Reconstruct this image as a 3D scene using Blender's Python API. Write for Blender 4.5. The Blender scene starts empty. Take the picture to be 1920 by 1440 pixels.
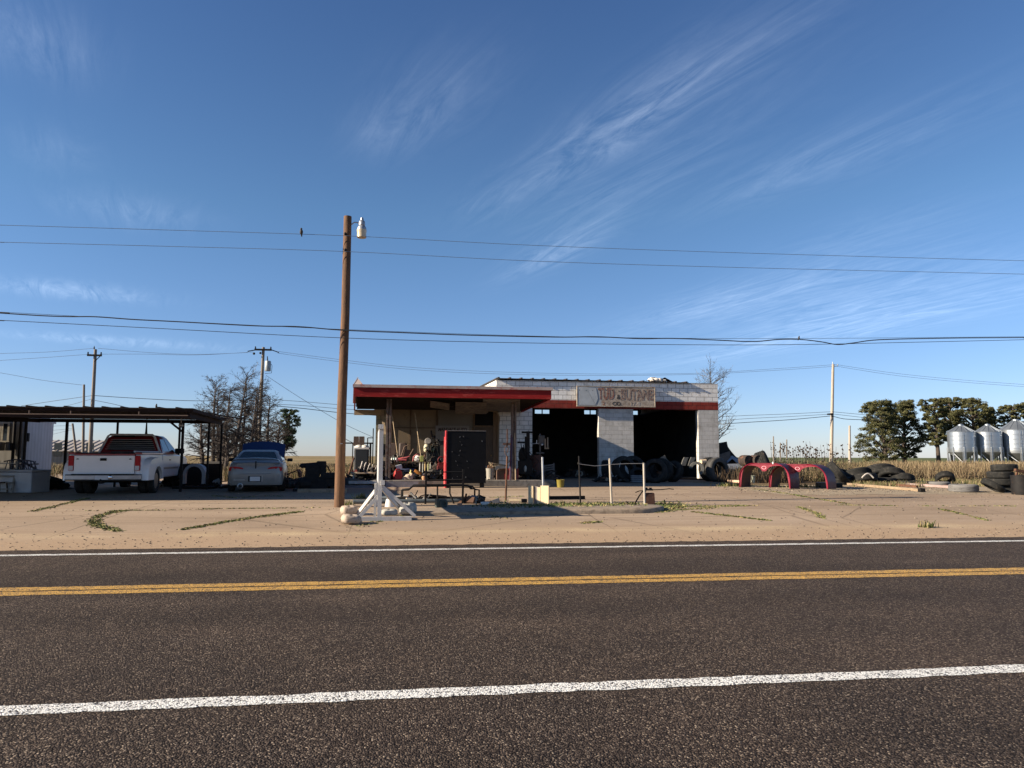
import bpy, bmesh, math, random
import numpy as np
from mathutils import Vector, Matrix, Euler
R = math.radians
rnd = random.Random(11)
S = bpy.context.scene
C = S.collection

# ---------------------------------------------------------------- camera
F, H = 1400.0, 1.55
YAW, PITCH, ROLL = R(8.1), R(5.55), 0.003
FH = Vector((math.sin(YAW), math.cos(YAW), 0))
RT0 = Vector((math.cos(YAW), -math.sin(YAW), 0))
FW = FH*math.cos(PITCH) + Vector((0, 0, math.sin(PITCH)))
UP0 = Vector((0, 0, math.cos(PITCH))) - FH*math.sin(PITCH)
RT = RT0*math.cos(ROLL) + UP0*math.sin(ROLL)
UP = UP0*math.cos(ROLL) - RT0*math.sin(ROLL)
CAM = Vector((0, 0, H))
cd = bpy.data.cameras.new('camera'); cam = bpy.data.objects.new('camera', cd); C.objects.link(cam)
cd.sensor_width = 36; cd.lens = F/1920*36; cd.clip_end = 20000; cd.clip_start = 0.05
cam.matrix_world = Matrix(((RT.x, UP.x, -FW.x, 0), (RT.y, UP.y, -FW.y, 0), (RT.z, UP.z, -FW.z, H), (0, 0, 0, 1)))
S.camera = cam

# ground height across the road (the lot stands a little above the road)
GZ = [(-500, 0), (13.3, 0), (15, .12), (18, .29), (22, .39), (30, .5), (36, .55), (9000, .55)]
def gz(y):
    for (a, za), (b, zb) in zip(GZ, GZ[1:]):
        if y <= b: return za + (zb-za)*max(0, (y-a)/(b-a))
    return .55
def ray(px, py):
    d = FW*F + RT*(px-960) + UP*(720-py)
    return d/d.dot(FH)
def P(px, py, d): return CAM + ray(px, py)*d          # a point at depth d
def PY(px, py, y):                                     # a point on the upright plane Y = y
    r = ray(px, py); return CAM + r*(y/r.y)
def G(px, py):                                         # the ground seen there
    r = ray(px, py)
    t = .8*H/max(-r.z, 1e-4)
    for i in range(40):
        t = .5*t + .5*(H-gz(t*r.y))/max(-r.z, 1e-4)
    p = CAM + r*t; p.z = gz(p.y); return p
def dep(p): return (Vector(p)-CAM).dot(FH)
def onground(x, y): return Vector((x, y, gz(y)))

# ---------------------------------------------------------------- materials
MATS = {}
def nodes_of(name):
    m = bpy.data.materials.new(name); m.use_nodes = True
    nt = m.node_tree; b = nt.nodes['Principled BSDF']
    return m, nt, b
def N(nt, t, **kw):
    n = nt.nodes.new(t)
    for k, v in kw.items():
        if k in n.inputs.keys() if isinstance(k, str) else False: n.inputs[k].default_value = v
        else: setattr(n, k, v)
    return n
def ramp(nt, fac, stops):
    r = nt.nodes.new('ShaderNodeValToRGB'); nt.links.new(fac, r.inputs[0])
    e = r.color_ramp.elements
    while len(e) < len(stops): e.new(.5)
    for el, (p, c) in zip(e, stops):
        el.position = p; el.color = (*c, 1) if len(c) == 3 else c
    return r.outputs[0]
def noise(nt, scale, detail=4, vec=None, rough=.6, dist=0):
    n = nt.nodes.new('ShaderNodeTexNoise'); n.inputs['Scale'].default_value = scale
    n.inputs['Detail'].default_value = detail; n.inputs['Roughness'].default_value = rough
    n.inputs['Distortion'].default_value = dist
    if vec is not None: nt.links.new(vec, n.inputs['Vector'])
    return n.outputs['Fac']
def mixc(nt, fac, a, b, blend='MIX'):
    m = nt.nodes.new('ShaderNodeMix'); m.data_type = 'RGBA'; m.blend_type = blend
    for sock, v in ((m.inputs[0], fac), (m.inputs[6], a), (m.inputs[7], b)):
        if isinstance(v, (int, float)): sock.default_value = v
        elif isinstance(v, tuple): sock.default_value = (*v, 1) if len(v) == 3 else v
        else: nt.links.new(v, sock)
    return m.outputs[2]
def math_(nt, op, a, b=None, c=None, clamp=False):
    m = nt.nodes.new('ShaderNodeMath'); m.operation = op; m.use_clamp = clamp
    for i, v in enumerate((a, b, c)):
        if v is None: continue
        if isinstance(v, (int, float)): m.inputs[i].default_value = v
        else: nt.links.new(v, m.inputs[i])
    return m.outputs[0]
def objvec(nt, scale=(1, 1, 1)):
    tc = nt.nodes.new('ShaderNodeTexCoord')
    if scale == (1, 1, 1): return tc.outputs['Object']
    mp = nt.nodes.new('ShaderNodeMapping'); mp.inputs['Scale'].default_value = scale
    nt.links.new(tc.outputs['Object'], mp.inputs[0]); return mp.outputs[0]
def bump(nt, b, h, strength=.4, dist=.02):
    n = nt.nodes.new('ShaderNodeBump'); n.inputs['Strength'].default_value = strength
    n.inputs['Distance'].default_value = dist
    nt.links.new(h, n.inputs['Height']); nt.links.new(n.outputs[0], b.inputs['Normal'])
def lum(c, k): return tuple(min(1, x*k) for x in c)
def mat(name, col, rough=.7, metal=0, var=.3, scale=4, col2=None, amt=.5, bmp=.25, bscale=60, stretch=(1, 1, 1), coat=0, spec=.5):
    """plain surface with uneven tone, a second colour in patches (rust, dirt, wear) and fine relief"""
    if name in MATS: return MATS[name]
    m, nt, b = nodes_of(name)
    v = objvec(nt, stretch)
    n1 = noise(nt, scale, 5, v, .65)
    c = ramp(nt, n1, [(.28, lum(col, 1-var)), (.72, lum(col, 1+var))])
    if col2:
        n2 = noise(nt, scale*1.7+1.3, 6, v, .7, .3)
        f = ramp(nt, n2, [(.5-.16*amt+.1*(1-amt), (0, 0, 0)), (.62-.1*amt+.1*(1-amt), (1, 1, 1))])
        c = mixc(nt, f, c, col2)
    nt.links.new(c, b.inputs['Base Color'])
    b.inputs['Roughness'].default_value = rough; b.inputs['Metallic'].default_value = metal
    b.inputs['Coat Weight'].default_value = coat
    b.inputs['Specular IOR Level'].default_value = spec
    if bmp: bump(nt, b, noise(nt, bscale, 3, v), bmp, .01)
    MATS[name] = m; return m
def glass(name='dark_glass', col=(.02, .024, .028)):
    if name in MATS: return MATS[name]
    m, nt, b = nodes_of(name)
    b.inputs['Base Color'].default_value = (*col, 1); b.inputs['Roughness'].default_value = .06
    b.inputs['Specular IOR Level'].default_value = .6
    MATS[name] = m; return m

# ---------------------------------------------------------------- mesh builder
def frame(d):
    d = d.normalized(); a = Vector((0, 0, 1)) if abs(d.z) < .9 else Vector((1, 0, 0))
    u = d.cross(a).normalized(); return u, u.cross(d).normalized()
class MB:
    def __init__(s): s.v = []; s.f = []; s.mi = []; s.cur = 0
    def add(s, vs, fs, M=None):
        o = len(s.v)
        s.v += [tuple(M @ Vector(p)) if M is not None else tuple(p) for p in vs]
        s.f += [tuple(i+o for i in f) for f in fs]; s.mi += [s.cur]*len(fs)
        return s
    def box(s, c, d, rot=None, taper=1.0):
        x, y, z = d[0]/2, d[1]/2, d[2]/2; t = taper
        vs = [(-x, -y, -z), (x, -y, -z), (x, y, -z), (-x, y, -z), (-x*t, -y*t, z), (x*t, -y*t, z), (x*t, y*t, z), (-x*t, y*t, z)]
        fs = [(3, 2, 1, 0), (4, 5, 6, 7), (0, 1, 5, 4), (1, 2, 6, 5), (2, 3, 7, 6), (3, 0, 4, 7)]
        M = Matrix.Translation(Vector(c))
        if rot is not None: M = M @ Euler(rot).to_matrix().to_4x4()
        return s.add(vs, fs, M)
    def span(s, a, b):                                   # box between two corners
        a = Vector(a); b = Vector(b)
        return s.box((a+b)/2, [abs(k) for k in (b-a)])
    def bar(s, p, q, w, h):                              # square bar from p to q
        p = Vector(p); q = Vector(q); u, v = frame(q-p)
        vs = [e + u*a*w/2 + v*b*h/2 for e in (p, q) for a, b in ((-1, -1), (1, -1), (1, 1), (-1, 1))]
        return s.add(vs, [(0, 1, 2, 3), (7, 6, 5, 4), (0, 4, 5, 1), (1, 5, 6, 2), (2, 6, 7, 3), (3, 7, 4, 0)])
    def path(s, pts, r, n=8, cap=True):
        pts = [Vector(p) for p in pts]; m = len(pts)
        rs = r if isinstance(r, (list, tuple)) else [r]*m
        vs = []; u = None
        for i, p in enumerate(pts):
            d = (pts[min(i+1, m-1)] - pts[max(i-1, 0)])
            if d.length < 1e-9: d = Vector((0, 0, 1))
            d.normalize()
            if u is None: u, w = frame(d)
            else:
                u = (u - d*u.dot(d))
                u = u.normalized() if u.length > 1e-6 else frame(d)[0]
                w = u.cross(d).normalized()
            for k in range(n):
                a = 2*math.pi*k/n
                vs.append(p + (u*math.cos(a) + w*math.sin(a))*rs[i])
        fs = [(i*n+k, i*n+(k+1) % n, (i+1)*n+(k+1) % n, (i+1)*n+k) for i in range(m-1) for k in range(n)]
        if cap: fs += [tuple(range(n))[::-1], tuple((m-1)*n+k for k in range(n))]
        return s.add(vs, fs)
    def tube(s, p, q, r, r2=None, n=10): return s.path([p, q], [r, r if r2 is None else r2], n)
    def lathe(s, prof, n=24, M=None, close=False):
        vs = [(r*math.cos(2*math.pi*k/n), r*math.sin(2*math.pi*k/n), z) for r, z in prof for k in range(n)]
        m = len(prof)
        fs = [(i*n+k, i*n+(k+1) % n, (i+1)*n+(k+1) % n, (i+1)*n+k) for i in range(m-1) for k in range(n)]
        if close: fs += [((m-1)*n+k, (m-1)*n+(k+1) % n, (k+1) % n, k) for k in range(n)]
        else:
            if prof[0][0] > 1e-6: fs.append(tuple(range(n))[::-1])
            if prof[-1][0] > 1e-6: fs.append(tuple((m-1)*n+k for k in range(n)))
        return s.add(vs, fs, M)
    def prism(s, poly, a, b, axis='x'):
        """polygon in the other two axes, swept along axis from a to b"""
        def pt(u, v, w):
            return {'x': (w, u, v), 'y': (u, w, v), 'z': (u, v, w)}[axis]
        n = len(poly)
        vs = [pt(u, v, a) for u, v in poly] + [pt(u, v, b) for u, v in poly]
        fs = [tuple(range(n))[::-1], tuple(range(n, 2*n))] + [(i, (i+1) % n, n+(i+1) % n, n+i) for i in range(n)]
        return s.add(vs, fs)
    def loft(s, secs, cap=True, closed=True):
        n = len(secs[0]); vs = [p for q in secs for p in q]
        k = n if closed else n-1
        fs = [(i*n+j, i*n+(j+1) % n, (i+1)*n+(j+1) % n, (i+1)*n+j) for i in range(len(secs)-1) for j in range(k)]
        if cap and closed: fs += [tuple(range(n))[::-1], tuple((len(secs)-1)*n+j for j in range(n))]
        return s.add(vs, fs)
    def ball(s, c, r, n=10, m=6, M=None, jit=0):
        r = (r, r, r) if isinstance(r, (int, float)) else r
        vs = []; fs = []
        for i in range(m+1):
            t = math.pi*i/m
            for k in range(n):
                a = 2*math.pi*k/n; j = 1+rnd.uniform(-jit, jit)
                vs.append((c[0]+r[0]*j*math.sin(t)*math.cos(a), c[1]+r[1]*j*math.sin(t)*math.sin(a), c[2]+r[2]*j*math.cos(t)))
        fs = [(i*n+k, (i+1)*n+k, (i+1)*n+(k+1) % n, i*n+(k+1) % n) for i in range(m) for k in range(n)]
        return s.add(vs, fs, M)
    def quad(s, *p): return s.add(p, [tuple(range(len(p)))])
    def slab(s, pts, t):                                 # polygon (3D) thickened along its normal
        pts = [Vector(p) for p in pts]; nrm = (pts[1]-pts[0]).cross(pts[2]-pts[0]).normalized()*t
        n = len(pts)
        return s.add(pts + [p-nrm for p in pts], [tuple(range(n)), tuple(range(2*n-1, n-1, -1))] + [(i, n+i, n+(i+1) % n, (i+1) % n) for i in range(n)])
    def build(s, name, mt, parent=None, smooth=None, bevel=0, off=None, seg=2):
        me = bpy.data.meshes.new(name)
        vs = s.v if off is None else [tuple(Vector(p)-Vector(off)) for p in s.v]
        me.from_pydata(vs, [], s.f)
        for m_ in (mt if isinstance(mt, (list, tuple)) else [mt]): me.materials.append(m_)
        if isinstance(mt, (list, tuple)): me.polygons.foreach_set('material_index', s.mi)
        bm = bmesh.new(); bm.from_mesh(me); bmesh.ops.recalc_face_normals(bm, faces=bm.faces); bm.to_mesh(me); bm.free()
        if smooth:
            me.polygons.foreach_set('use_smooth', [True]*len(me.polygons))
            me.set_sharp_from_angle(angle=R(smooth))
        o = bpy.data.objects.new(name, me); C.objects.link(o)
        if parent: o.parent = parent
        if bevel:
            bv = o.modifiers.new('bevel', 'BEVEL'); bv.width = bevel; bv.segments = seg; bv.limit_method = 'ANGLE'; bv.angle_limit = R(35)
            bv.harden_normals = False
        return o
def tag(o, label, cat, group=None):
    o['label'] = label; o['category'] = cat
    if group: o['group'] = group
    return o
def thing(name, label, cat, loc=(0, 0, 0), rz=0, group=None):
    o = bpy.data.objects.new(name, None); C.objects.link(o); o.empty_display_size = .2
    o.location = loc; o.rotation_euler = (0, 0, rz); return tag(o, label, cat, group)
def one(name, mb, mt, label, cat, loc=(0, 0, 0), rz=0, group=None, smooth=None, bevel=0, rot=None):
    o = mb.build(name, mt, None, smooth, bevel); o.location = loc
    o.rotation_euler = rot if rot is not None else (0, 0, rz)
    return tag(o, label, cat, group)
def dup(root, loc, rot, label, group=None, scale=None):
    r = root.copy(); C.objects.link(r); r.location = loc; r.rotation_euler = rot; r['label'] = label
    if group: r['group'] = group
    if scale: r.scale = scale
    for ch in list(root.children):
        c = ch.copy(); C.objects.link(c); c.parent = r
        for g in ch.children:
            d = g.copy(); C.objects.link(d); d.parent = c
    return r
def struct(name, mb, mt, smooth=None, kind='structure'):
    o = mb.build(name, mt, None, smooth); o['kind'] = kind; return o
def text_mb(txt, size, depth=.004, bold=0, shear=0, space=1.0):
    cu = bpy.data.curves.new('t', 'FONT'); cu.body = txt; cu.size = size; cu.extrude = depth
    cu.offset = bold; cu.shear = shear; cu.align_x = 'CENTER'; cu.align_y = 'CENTER'; cu.space_character = space; cu.resolution_u = 3
    o = bpy.data.objects.new('t', cu); C.objects.link(o)
    dg = bpy.context.evaluated_depsgraph_get(); dg.update()
    me = bpy.data.meshes.new_from_object(o.evaluated_get(dg))
    mb = MB(); mb.add([tuple(v.co) for v in me.vertices], [tuple(p.vertices) for p in me.polygons])
    bpy.data.objects.remove(o); bpy.data.curves.remove(cu); bpy.data.meshes.remove(me)
    return mb
def moved(mb, M):
    o = MB(); o.add(mb.v, mb.f, M); return o

# ---------------------------------------------------------------- light
SUN_EL, SUN_AZ = R(23), R(7)      # the sun stands to the left, a little towards the camera's side
sdir = Vector((-math.cos(SUN_AZ)*math.cos(SUN_EL), -math.sin(SUN_AZ)*math.cos(SUN_EL), math.sin(SUN_EL)))
ld = bpy.data.lights.new('sun', 'SUN'); ld.energy = 5.0; ld.angle = R(.5); ld.color = (1, .86, .68)
sun = bpy.data.objects.new('sun', ld); C.objects.link(sun)
sun.rotation_euler = sdir.to_track_quat('Z', 'Y').to_euler()
w = bpy.data.worlds.new('World'); S.world = w; w.use_nodes = True
nt = w.node_tree; bg = nt.nodes['Background']
sky = nt.nodes.new('ShaderNodeTexSky'); sky.sky_type = 'NISHITA'; sky.sun_disc = False
sky.sun_elevation = SUN_EL; sky.sun_rotation = math.atan2(sdir.x, sdir.y) % (2*math.pi)
sky.altitude = 600; sky.air_density = 1.0; sky.dust_density = .25; sky.ozone_density = 2.6
# thin cirrus streaks, drawn out along one compass direction on a high level
tc = nt.nodes.new('ShaderNodeTexCoord'); sx = nt.nodes.new('ShaderNodeSeparateXYZ'); nt.links.new(tc.outputs['Generated'], sx.inputs[0])
CH = R(-19.4); cu_, cv_ = (math.sin(CH), math.cos(CH)), (math.cos(CH), -math.sin(CH))
inv = math_(nt, 'DIVIDE', 1, math_(nt, 'ADD', math_(nt, 'MAXIMUM', sx.outputs[2], 0), .05))
X_ = math_(nt, 'MULTIPLY', sx.outputs[0], inv); Y_ = math_(nt, 'MULTIPLY', sx.outputs[1], inv)
U_ = math_(nt, 'ADD', math_(nt, 'MULTIPLY', X_, cu_[0]), math_(nt, 'MULTIPLY', Y_, cu_[1]))
V_ = math_(nt, 'ADD', math_(nt, 'MULTIPLY', X_, cv_[0]), math_(nt, 'MULTIPLY', Y_, cv_[1]))
def uv_of(px, py):
    d = ray(px, py).normalized(); k = 1/(max(d.z, 0)+.05); x, y = d.x*k, d.y*k
    return x*cu_[0]+y*cu_[1], x*cv_[0]+y*cv_[1]
cxyz = nt.nodes.new('ShaderNodeCombineXYZ')
nt.links.new(math_(nt, 'MULTIPLY', U_, .8), cxyz.inputs[0]); nt.links.new(math_(nt, 'MULTIPLY', V_, 4.0), cxyz.inputs[1])
wisp = noise(nt, 2.1, 11, cxyz.outputs[0], .68, 1.7)
wisp = ramp(nt, wisp, [(.36, (0, 0, 0)), (.74, (1, 1, 1))])
cx2 = nt.nodes.new('ShaderNodeCombineXYZ'); nt.links.new(U_, cx2.inputs[0]); nt.links.new(V_, cx2.inputs[1])
fine = noise(nt, 9, 6, cx2.outputs[0], .7, .6)
wisp = math_(nt, 'MULTIPLY', wisp, math_(nt, 'MULTIPLY_ADD', fine, 1.1, .42))
tot = None
# (start pixel, end pixel, width across, strength) of each streak as seen from the road
for a, b, wd, st in [((985, 345), (1330, 125), .11, .75), ((1110, 285), (1500, 60), .10, .3), ((975, 510), (1130, 428), .10, .85), ((1000, 430), (1420, 240), .14, .34),
                     ((1230, 610), (1560, 510), .25, .8), ((1330, 390), (1640, 250), .12, .36), ((1380, 600), (1880, 520), .38, .6), ((1250, 668), (1860, 578), .33, .95), ((1500, 640), (1900, 560), .3, .25),
                     ((745, 240), (900, 120), .13, .36), ((690, 275), (760, 225), .10, .35), ((1480, 480), (1780, 400), .2, .25), ((1500, 330), (1880, 190), .15, .22),
                     ((70, 545), (180, 545), .35, 1.1), ((100, 628), (320, 650), .6, .8), ((210, 405), (290, 390), .2, .5), ((40, 85), (90, 70), .12, .5), ((80, 290), (120, 270), .1, .3), ((880, 410), (960, 330), .1, .25)]:
    (u0, v0), (u1, v1) = uv_of(*a), uv_of(*b)
    ulo, uhi = min(u0, u1), max(u0, u1); vc = (v0+v1)/2; L = max(uhi-ulo, .25)
    dv = math_(nt, 'DIVIDE', math_(nt, 'SUBTRACT', V_, vc), max(wd, abs(v1-v0)*.6))
    du = math_(nt, 'DIVIDE', math_(nt, 'SUBTRACT', U_, (ulo+uhi)/2), L*.62)
    r2 = math_(nt, 'ADD', math_(nt, 'MULTIPLY', dv, dv), math_(nt, 'MULTIPLY', du, du))
    g = math_(nt, 'MULTIPLY', math_(nt, 'EXPONENT', math_(nt, 'MULTIPLY', r2, -1.0)), st)
    tot = g if tot is None else math_(nt, 'ADD', tot, g)
cl = math_(nt, 'MULTIPLY', math_(nt, 'MULTIPLY', tot, wisp), .46, clamp=True)
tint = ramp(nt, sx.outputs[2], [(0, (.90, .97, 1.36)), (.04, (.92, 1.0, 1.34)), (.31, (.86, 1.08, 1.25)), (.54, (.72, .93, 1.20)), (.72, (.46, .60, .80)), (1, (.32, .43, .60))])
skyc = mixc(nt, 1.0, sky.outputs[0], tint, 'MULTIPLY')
cloudc = mixc(nt, 1.0, skyc, (4.6, 4.9, 5.2), 'ADD')
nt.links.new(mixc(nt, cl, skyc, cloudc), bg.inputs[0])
bg.inputs[1].default_value = .05
S.view_settings.view_transform = 'Standard'; S.view_settings.look = 'None'; S.view_settings.gamma = 1
S.view_settings.exposure = 1.15
S.cycles.max_bounces = 6; S.cycles.diffuse_bounces = 3; S.cycles.glossy_bounces = 3
S.cycles.use_denoising = True
# ================================================================ ground, road, lot
def strip(x0, x1, y0, y1, dz=0, nx=1, ny=None, jit=0, step=None):
    """sheet that follows the ground's profile"""
    ys = sorted({y0, y1} | {y for y, _ in GZ if y0 < y < y1} | ({y0+(y1-y0)*k/ny for k in range(ny)} if ny else set()))
    xs = [x0+(x1-x0)*k/nx for k in range(nx+1)]
    mb = MB(); r = random.Random(3)
    for j, y in enumerate(ys):
        for x in xs:
            yy = y + (r.uniform(-jit, jit) if jit and (j == len(ys)-1 or j == 0) else 0)
            mb.v.append((x, yy, gz(yy)+dz))
    n = len(xs)
    mb.f = [(j*n+i, j*n+i+1, (j+1)*n+i+1, (j+1)*n+i) for j in range(len(ys)-1) for i in range(n-1)]; mb.mi = [0]*len(mb.f)
    return mb
# open country: dry grass near, greener and ploughed bands far off
m, nt, b = nodes_of('field_soil'); v = objvec(nt)
sp = nt.nodes.new('ShaderNodeSeparateXYZ'); nt.links.new(v, sp.inputs[0])
c = ramp(nt, noise(nt, .9, 8, v, .7), [(.3, (.07, .05, .03)), (.55, (.15, .11, .065)), (.75, (.22, .17, .10))])
vs_ = objvec(nt, (.012, .05, 1))
band = ramp(nt, noise(nt, 1.0, 3, vs_), [(.42, (.07, .095, .035)), (.5, (.11, .12, .05)), (.6, (.26, .19, .10))])
far = ramp(nt, math_(nt, 'DIVIDE', sp.outputs[1], 400), [(.12, (0, 0, 0)), (.22, (1, 1, 1))])
green = ramp(nt, math_(nt, 'MULTIPLY_ADD', sp.outputs[0], .004, .35), [(.3, (0, 0, 0)), (.5, (1, 1, 1))])
far2 = mixc(nt, green, mixc(nt, .35, (.27, .19, .10), band), mixc(nt, .4, (.075, .10, .035), band))
nt.links.new(mixc(nt, far, c, far2), b.inputs['Base Color']); b.inputs['Roughness'].default_value = .95; b.inputs['Specular IOR Level'].default_value = .1
bump(nt, b, noise(nt, 14, 6, v), .6, .05)
M_FIELD = m
g = MB(); big = strip(-4000, 4000, -200, 8000, 0, 8); struct('ground', big, M_FIELD)

# chip-seal asphalt
m, nt, b = nodes_of('chip_seal'); v = objvec(nt)
vo = nt.nodes.new('ShaderNodeTexVoronoi'); vo.inputs['Scale'].default_value = 88; nt.links.new(v, vo.inputs['Vector'])
sc = nt.nodes.new('ShaderNodeSeparateColor'); nt.links.new(vo.outputs['Color'], sc.inputs[0])
stone = ramp(nt, sc.outputs[0], [(0, (.013, .0097, .0080)), (.4, (.032, .0245, .0203)), (.75, (.066, .0510, .0420)), (.93, (.110, .087, .070)), (.995, (.24, .20, .16))])
lane = noise(nt, 1, 3, objvec(nt, (.05, .55, 1)), .5)
stone = mixc(nt, 1.0, stone, ramp(nt, lane, [(.3, (.74, .73, .73)), (.7, (1.3, 1.28, 1.26))]), 'MULTIPLY')
stone = mixc(nt, 1.0, stone, ramp(nt, noise(nt, .8, 6, v, .7), [(.3, (.80, .80, .81)), (.7, (1.24, 1.20, 1.15))]), 'MULTIPLY')
nt.links.new(stone, b.inputs['Base Color']); b.inputs['Roughness'].default_value = .85; b.inputs['Specular IOR Level'].default_value = .12
bump(nt, b, math_(nt, 'SUBTRACT', 1, vo.outputs['Distance']), .9, .012)
M_ROAD = m
road = struct('road', strip(-160, 160, -3.5, 13.35, .004, 2200, None, .028), M_ROAD)

# worn road paint over the chips
def paint(name, col, wear):
    m, nt, b = nodes_of(name); v = objvec(nt)
    vo = nt.nodes.new('ShaderNodeTexVoronoi'); vo.inputs['Scale'].default_value = 88; nt.links.new(v, vo.inputs['Vector'])
    sc = nt.nodes.new('ShaderNodeSeparateColor'); nt.links.new(vo.outputs['Color'], sc.inputs[0])
    hole = math_(nt, 'GREATER_THAN', math_(nt, 'ADD', sc.outputs[1], math_(nt, 'MULTIPLY', math_(nt, 'SUBTRACT', noise(nt, 7, 4, v, .6), .5), .7)), wear)
    cc = ramp(nt, noise(nt, 30, 3, v), [(.3, lum(col, .8)), (.7, lum(col, 1.1))])
    nt.links.new(mixc(nt, hole, cc, (.035, .028, .024)), b.inputs['Base Color'])
    b.inputs['Roughness'].default_value = .6
    bump(nt, b, math_(nt, 'SUBTRACT', 1, vo.outputs['Distance']), .7, .01); return m
M_WHITE = paint('white_road_paint', (.80, .79, .74), .74); M_YELL = paint('yellow_road_paint', (.64, .37, .07), .66)
def y_at(py): return G(960, py).y
for nm, yc, wd, mm in [('edge_line', y_at(1295), .185, M_WHITE), ('edge_line', y_at(1028.5), .17, M_WHITE),
                       ('centre_line', y_at(1094.7), .235, M_YELL), ('centre_line', y_at(1087.2), .235, M_YELL)]:
    struct(nm, strip(-160, 160, yc-wd/2, yc+wd/2, .008, 2400, None, .016), mm)

# dusty concrete of the forecourt
m, nt, b = nodes_of('dusty_concrete'); v = objvec(nt)
base_ = ramp(nt, noise(nt, .35, 7, objvec(nt, (.35, 1, 1)), .62), [(.28, (.238, .175, .121)), (.5, (.326, .247, .176)), (.72, (.40, .310, .226))])
spk = ramp(nt, noise(nt, 38, 4, v, .75), [(.3, (.72, .70, .68)), (.48, (1, 1, 1)), (.72, (1.12, 1.12, 1.12))])
base_ = mixc(nt, 1.0, base_, spk, 'MULTIPLY')
tyre_ = ramp(nt, noise(nt, 1.1, 5, objvec(nt, (.12, 2.6, 1)), .6), [(.52, (1, 1, 1)), (.72, (.74, .72, .70))])
base_ = mixc(nt, .8, base_, tyre_, 'MULTIPLY')
br = nt.nodes.new('ShaderNodeTexBrick'); br.inputs['Scale'].default_value = 1; br.offset = .0
br.inputs['Brick Width'].default_value = 5.2; br.inputs['Row Height'].default_value = 3.1; br.inputs['Mortar Size'].default_value = .016; br.inputs['Mortar Smooth'].default_value = .3
mp = nt.nodes.new('ShaderNodeMapping'); mp.inputs['Location'].default_value = (1.3, .55, 0); mp.inputs['Rotation'].default_value = (0, 0, R(1.2))
nv = nt.nodes.new('ShaderNodeVectorMath'); nv.operation = 'MULTIPLY_ADD'
nn = nt.nodes.new('ShaderNodeTexNoise'); nn.inputs['Scale'].default_value = .8; nn.inputs['Detail'].default_value = 4; nt.links.new(v, nn.inputs['Vector'])
nv.inputs[1].default_value = (.12, .12, 0); nt.links.new(nn.outputs['Color'], nv.inputs[0]); nt.links.new(v, nv.inputs[2]); nt.links.new(nv.outputs[0], mp.inputs[0]); nt.links.new(mp.outputs[0], br.inputs['Vector'])
base_ = mixc(nt, math_(nt, 'MULTIPLY', br.outputs['Fac'], .75), base_, (.10, .075, .05))
vc = nt.nodes.new('ShaderNodeTexVoronoi'); vc.feature = 'DISTANCE_TO_EDGE'; vc.inputs['Scale'].default_value = .22; nt.links.new(nv.outputs[0], vc.inputs['Vector'])
crack = ramp(nt, vc.outputs['Distance'], [(.0, (1, 1, 1)), (.008, (0, 0, 0))])
base_ = mixc(nt, math_(nt, 'MULTIPLY', crack, .6), base_, (.11, .08, .055))
# drift of yellow sand along the road edge
sp = nt.nodes.new('ShaderNodeSeparateXYZ'); nt.links.new(v, sp.inputs[0])
edge = ramp(nt, math_(nt, 'ADD', math_(nt, 'DIVIDE', sp.outputs[1], 20), math_(nt, 'MULTIPLY', math_(nt, 'SUBTRACT', noise(nt, .5, 4, v), .5), .09)), [(.70, (1, 1, 1)), (.78, (0, 0, 0))])
sand = ramp(nt, noise(nt, 55, 4, v, .8), [(.3, (.24, .165, .105)), (.5, (.36, .255, .165)), (.68, (.46, .345, .22))])
base_ = mixc(nt, math_(nt, 'MULTIPLY', edge, .85), base_, sand)
dy = math_(nt, 'DIVIDE', math_(nt, 'SUBTRACT', math_(nt, 'ADD', sp.outputs[1], math_(nt, 'MULTIPLY', noise(nt, .45, 4, v), .9)), 15.15), .26)
drift = math_(nt, 'MULTIPLY', math_(nt, 'EXPONENT', math_(nt, 'MULTIPLY', math_(nt, 'MULTIPLY', dy, dy), -1)), ramp(nt, noise(nt, .35, 3, v), [(.40, (.1, .1, .1)), (.6, (1, 1, 1))]))
base_ = mixc(nt, math_(nt, 'MULTIPLY', drift, ramp(nt, noise(nt, 40, 4, v, .8), [(.4, (0, 0, 0)), (.6, (1, 1, 1))])), base_, (.56, .44, .27))
stain_ = ramp(nt, noise(nt, .55, 6, v, .72, .6), [(.60, (0, 0, 0)), (.72, (1, 1, 1))])
base_ = mixc(nt, math_(nt, 'MULTIPLY', stain_, .32), base_, (.15, .11, .075))
pale_ = ramp(nt, noise(nt, .8, 5, objvec(nt, (.3, 1.6, 1)), .7), [(.62, (0, 0, 0)), (.75, (1, 1, 1))])
base_ = mixc(nt, math_(nt, 'MULTIPLY', pale_, .4), base_, (.50, .39, .28))
nt.links.new(base_, b.inputs['Base Color']); b.inputs['Roughness'].default_value = .92; b.inputs['Specular IOR Level'].default_value = .15
bump(nt, b, noise(nt, 26, 6, v, .7), .5, .012)
M_LOT = m
struct('forecourt', strip(-120, 120, 13.2, 25.2, .0035, 60, None, .05), M_LOT)
struct('forecourt', strip(-60, 13.2, 25.2, 46, .0035, 40), M_LOT)
M_KERB = mat('kerb_concrete', (.27, .21, .15), .9, var=.2, scale=3, col2=(.16, .12, .085), amt=.4, bmp=.5, bscale=30)
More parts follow.
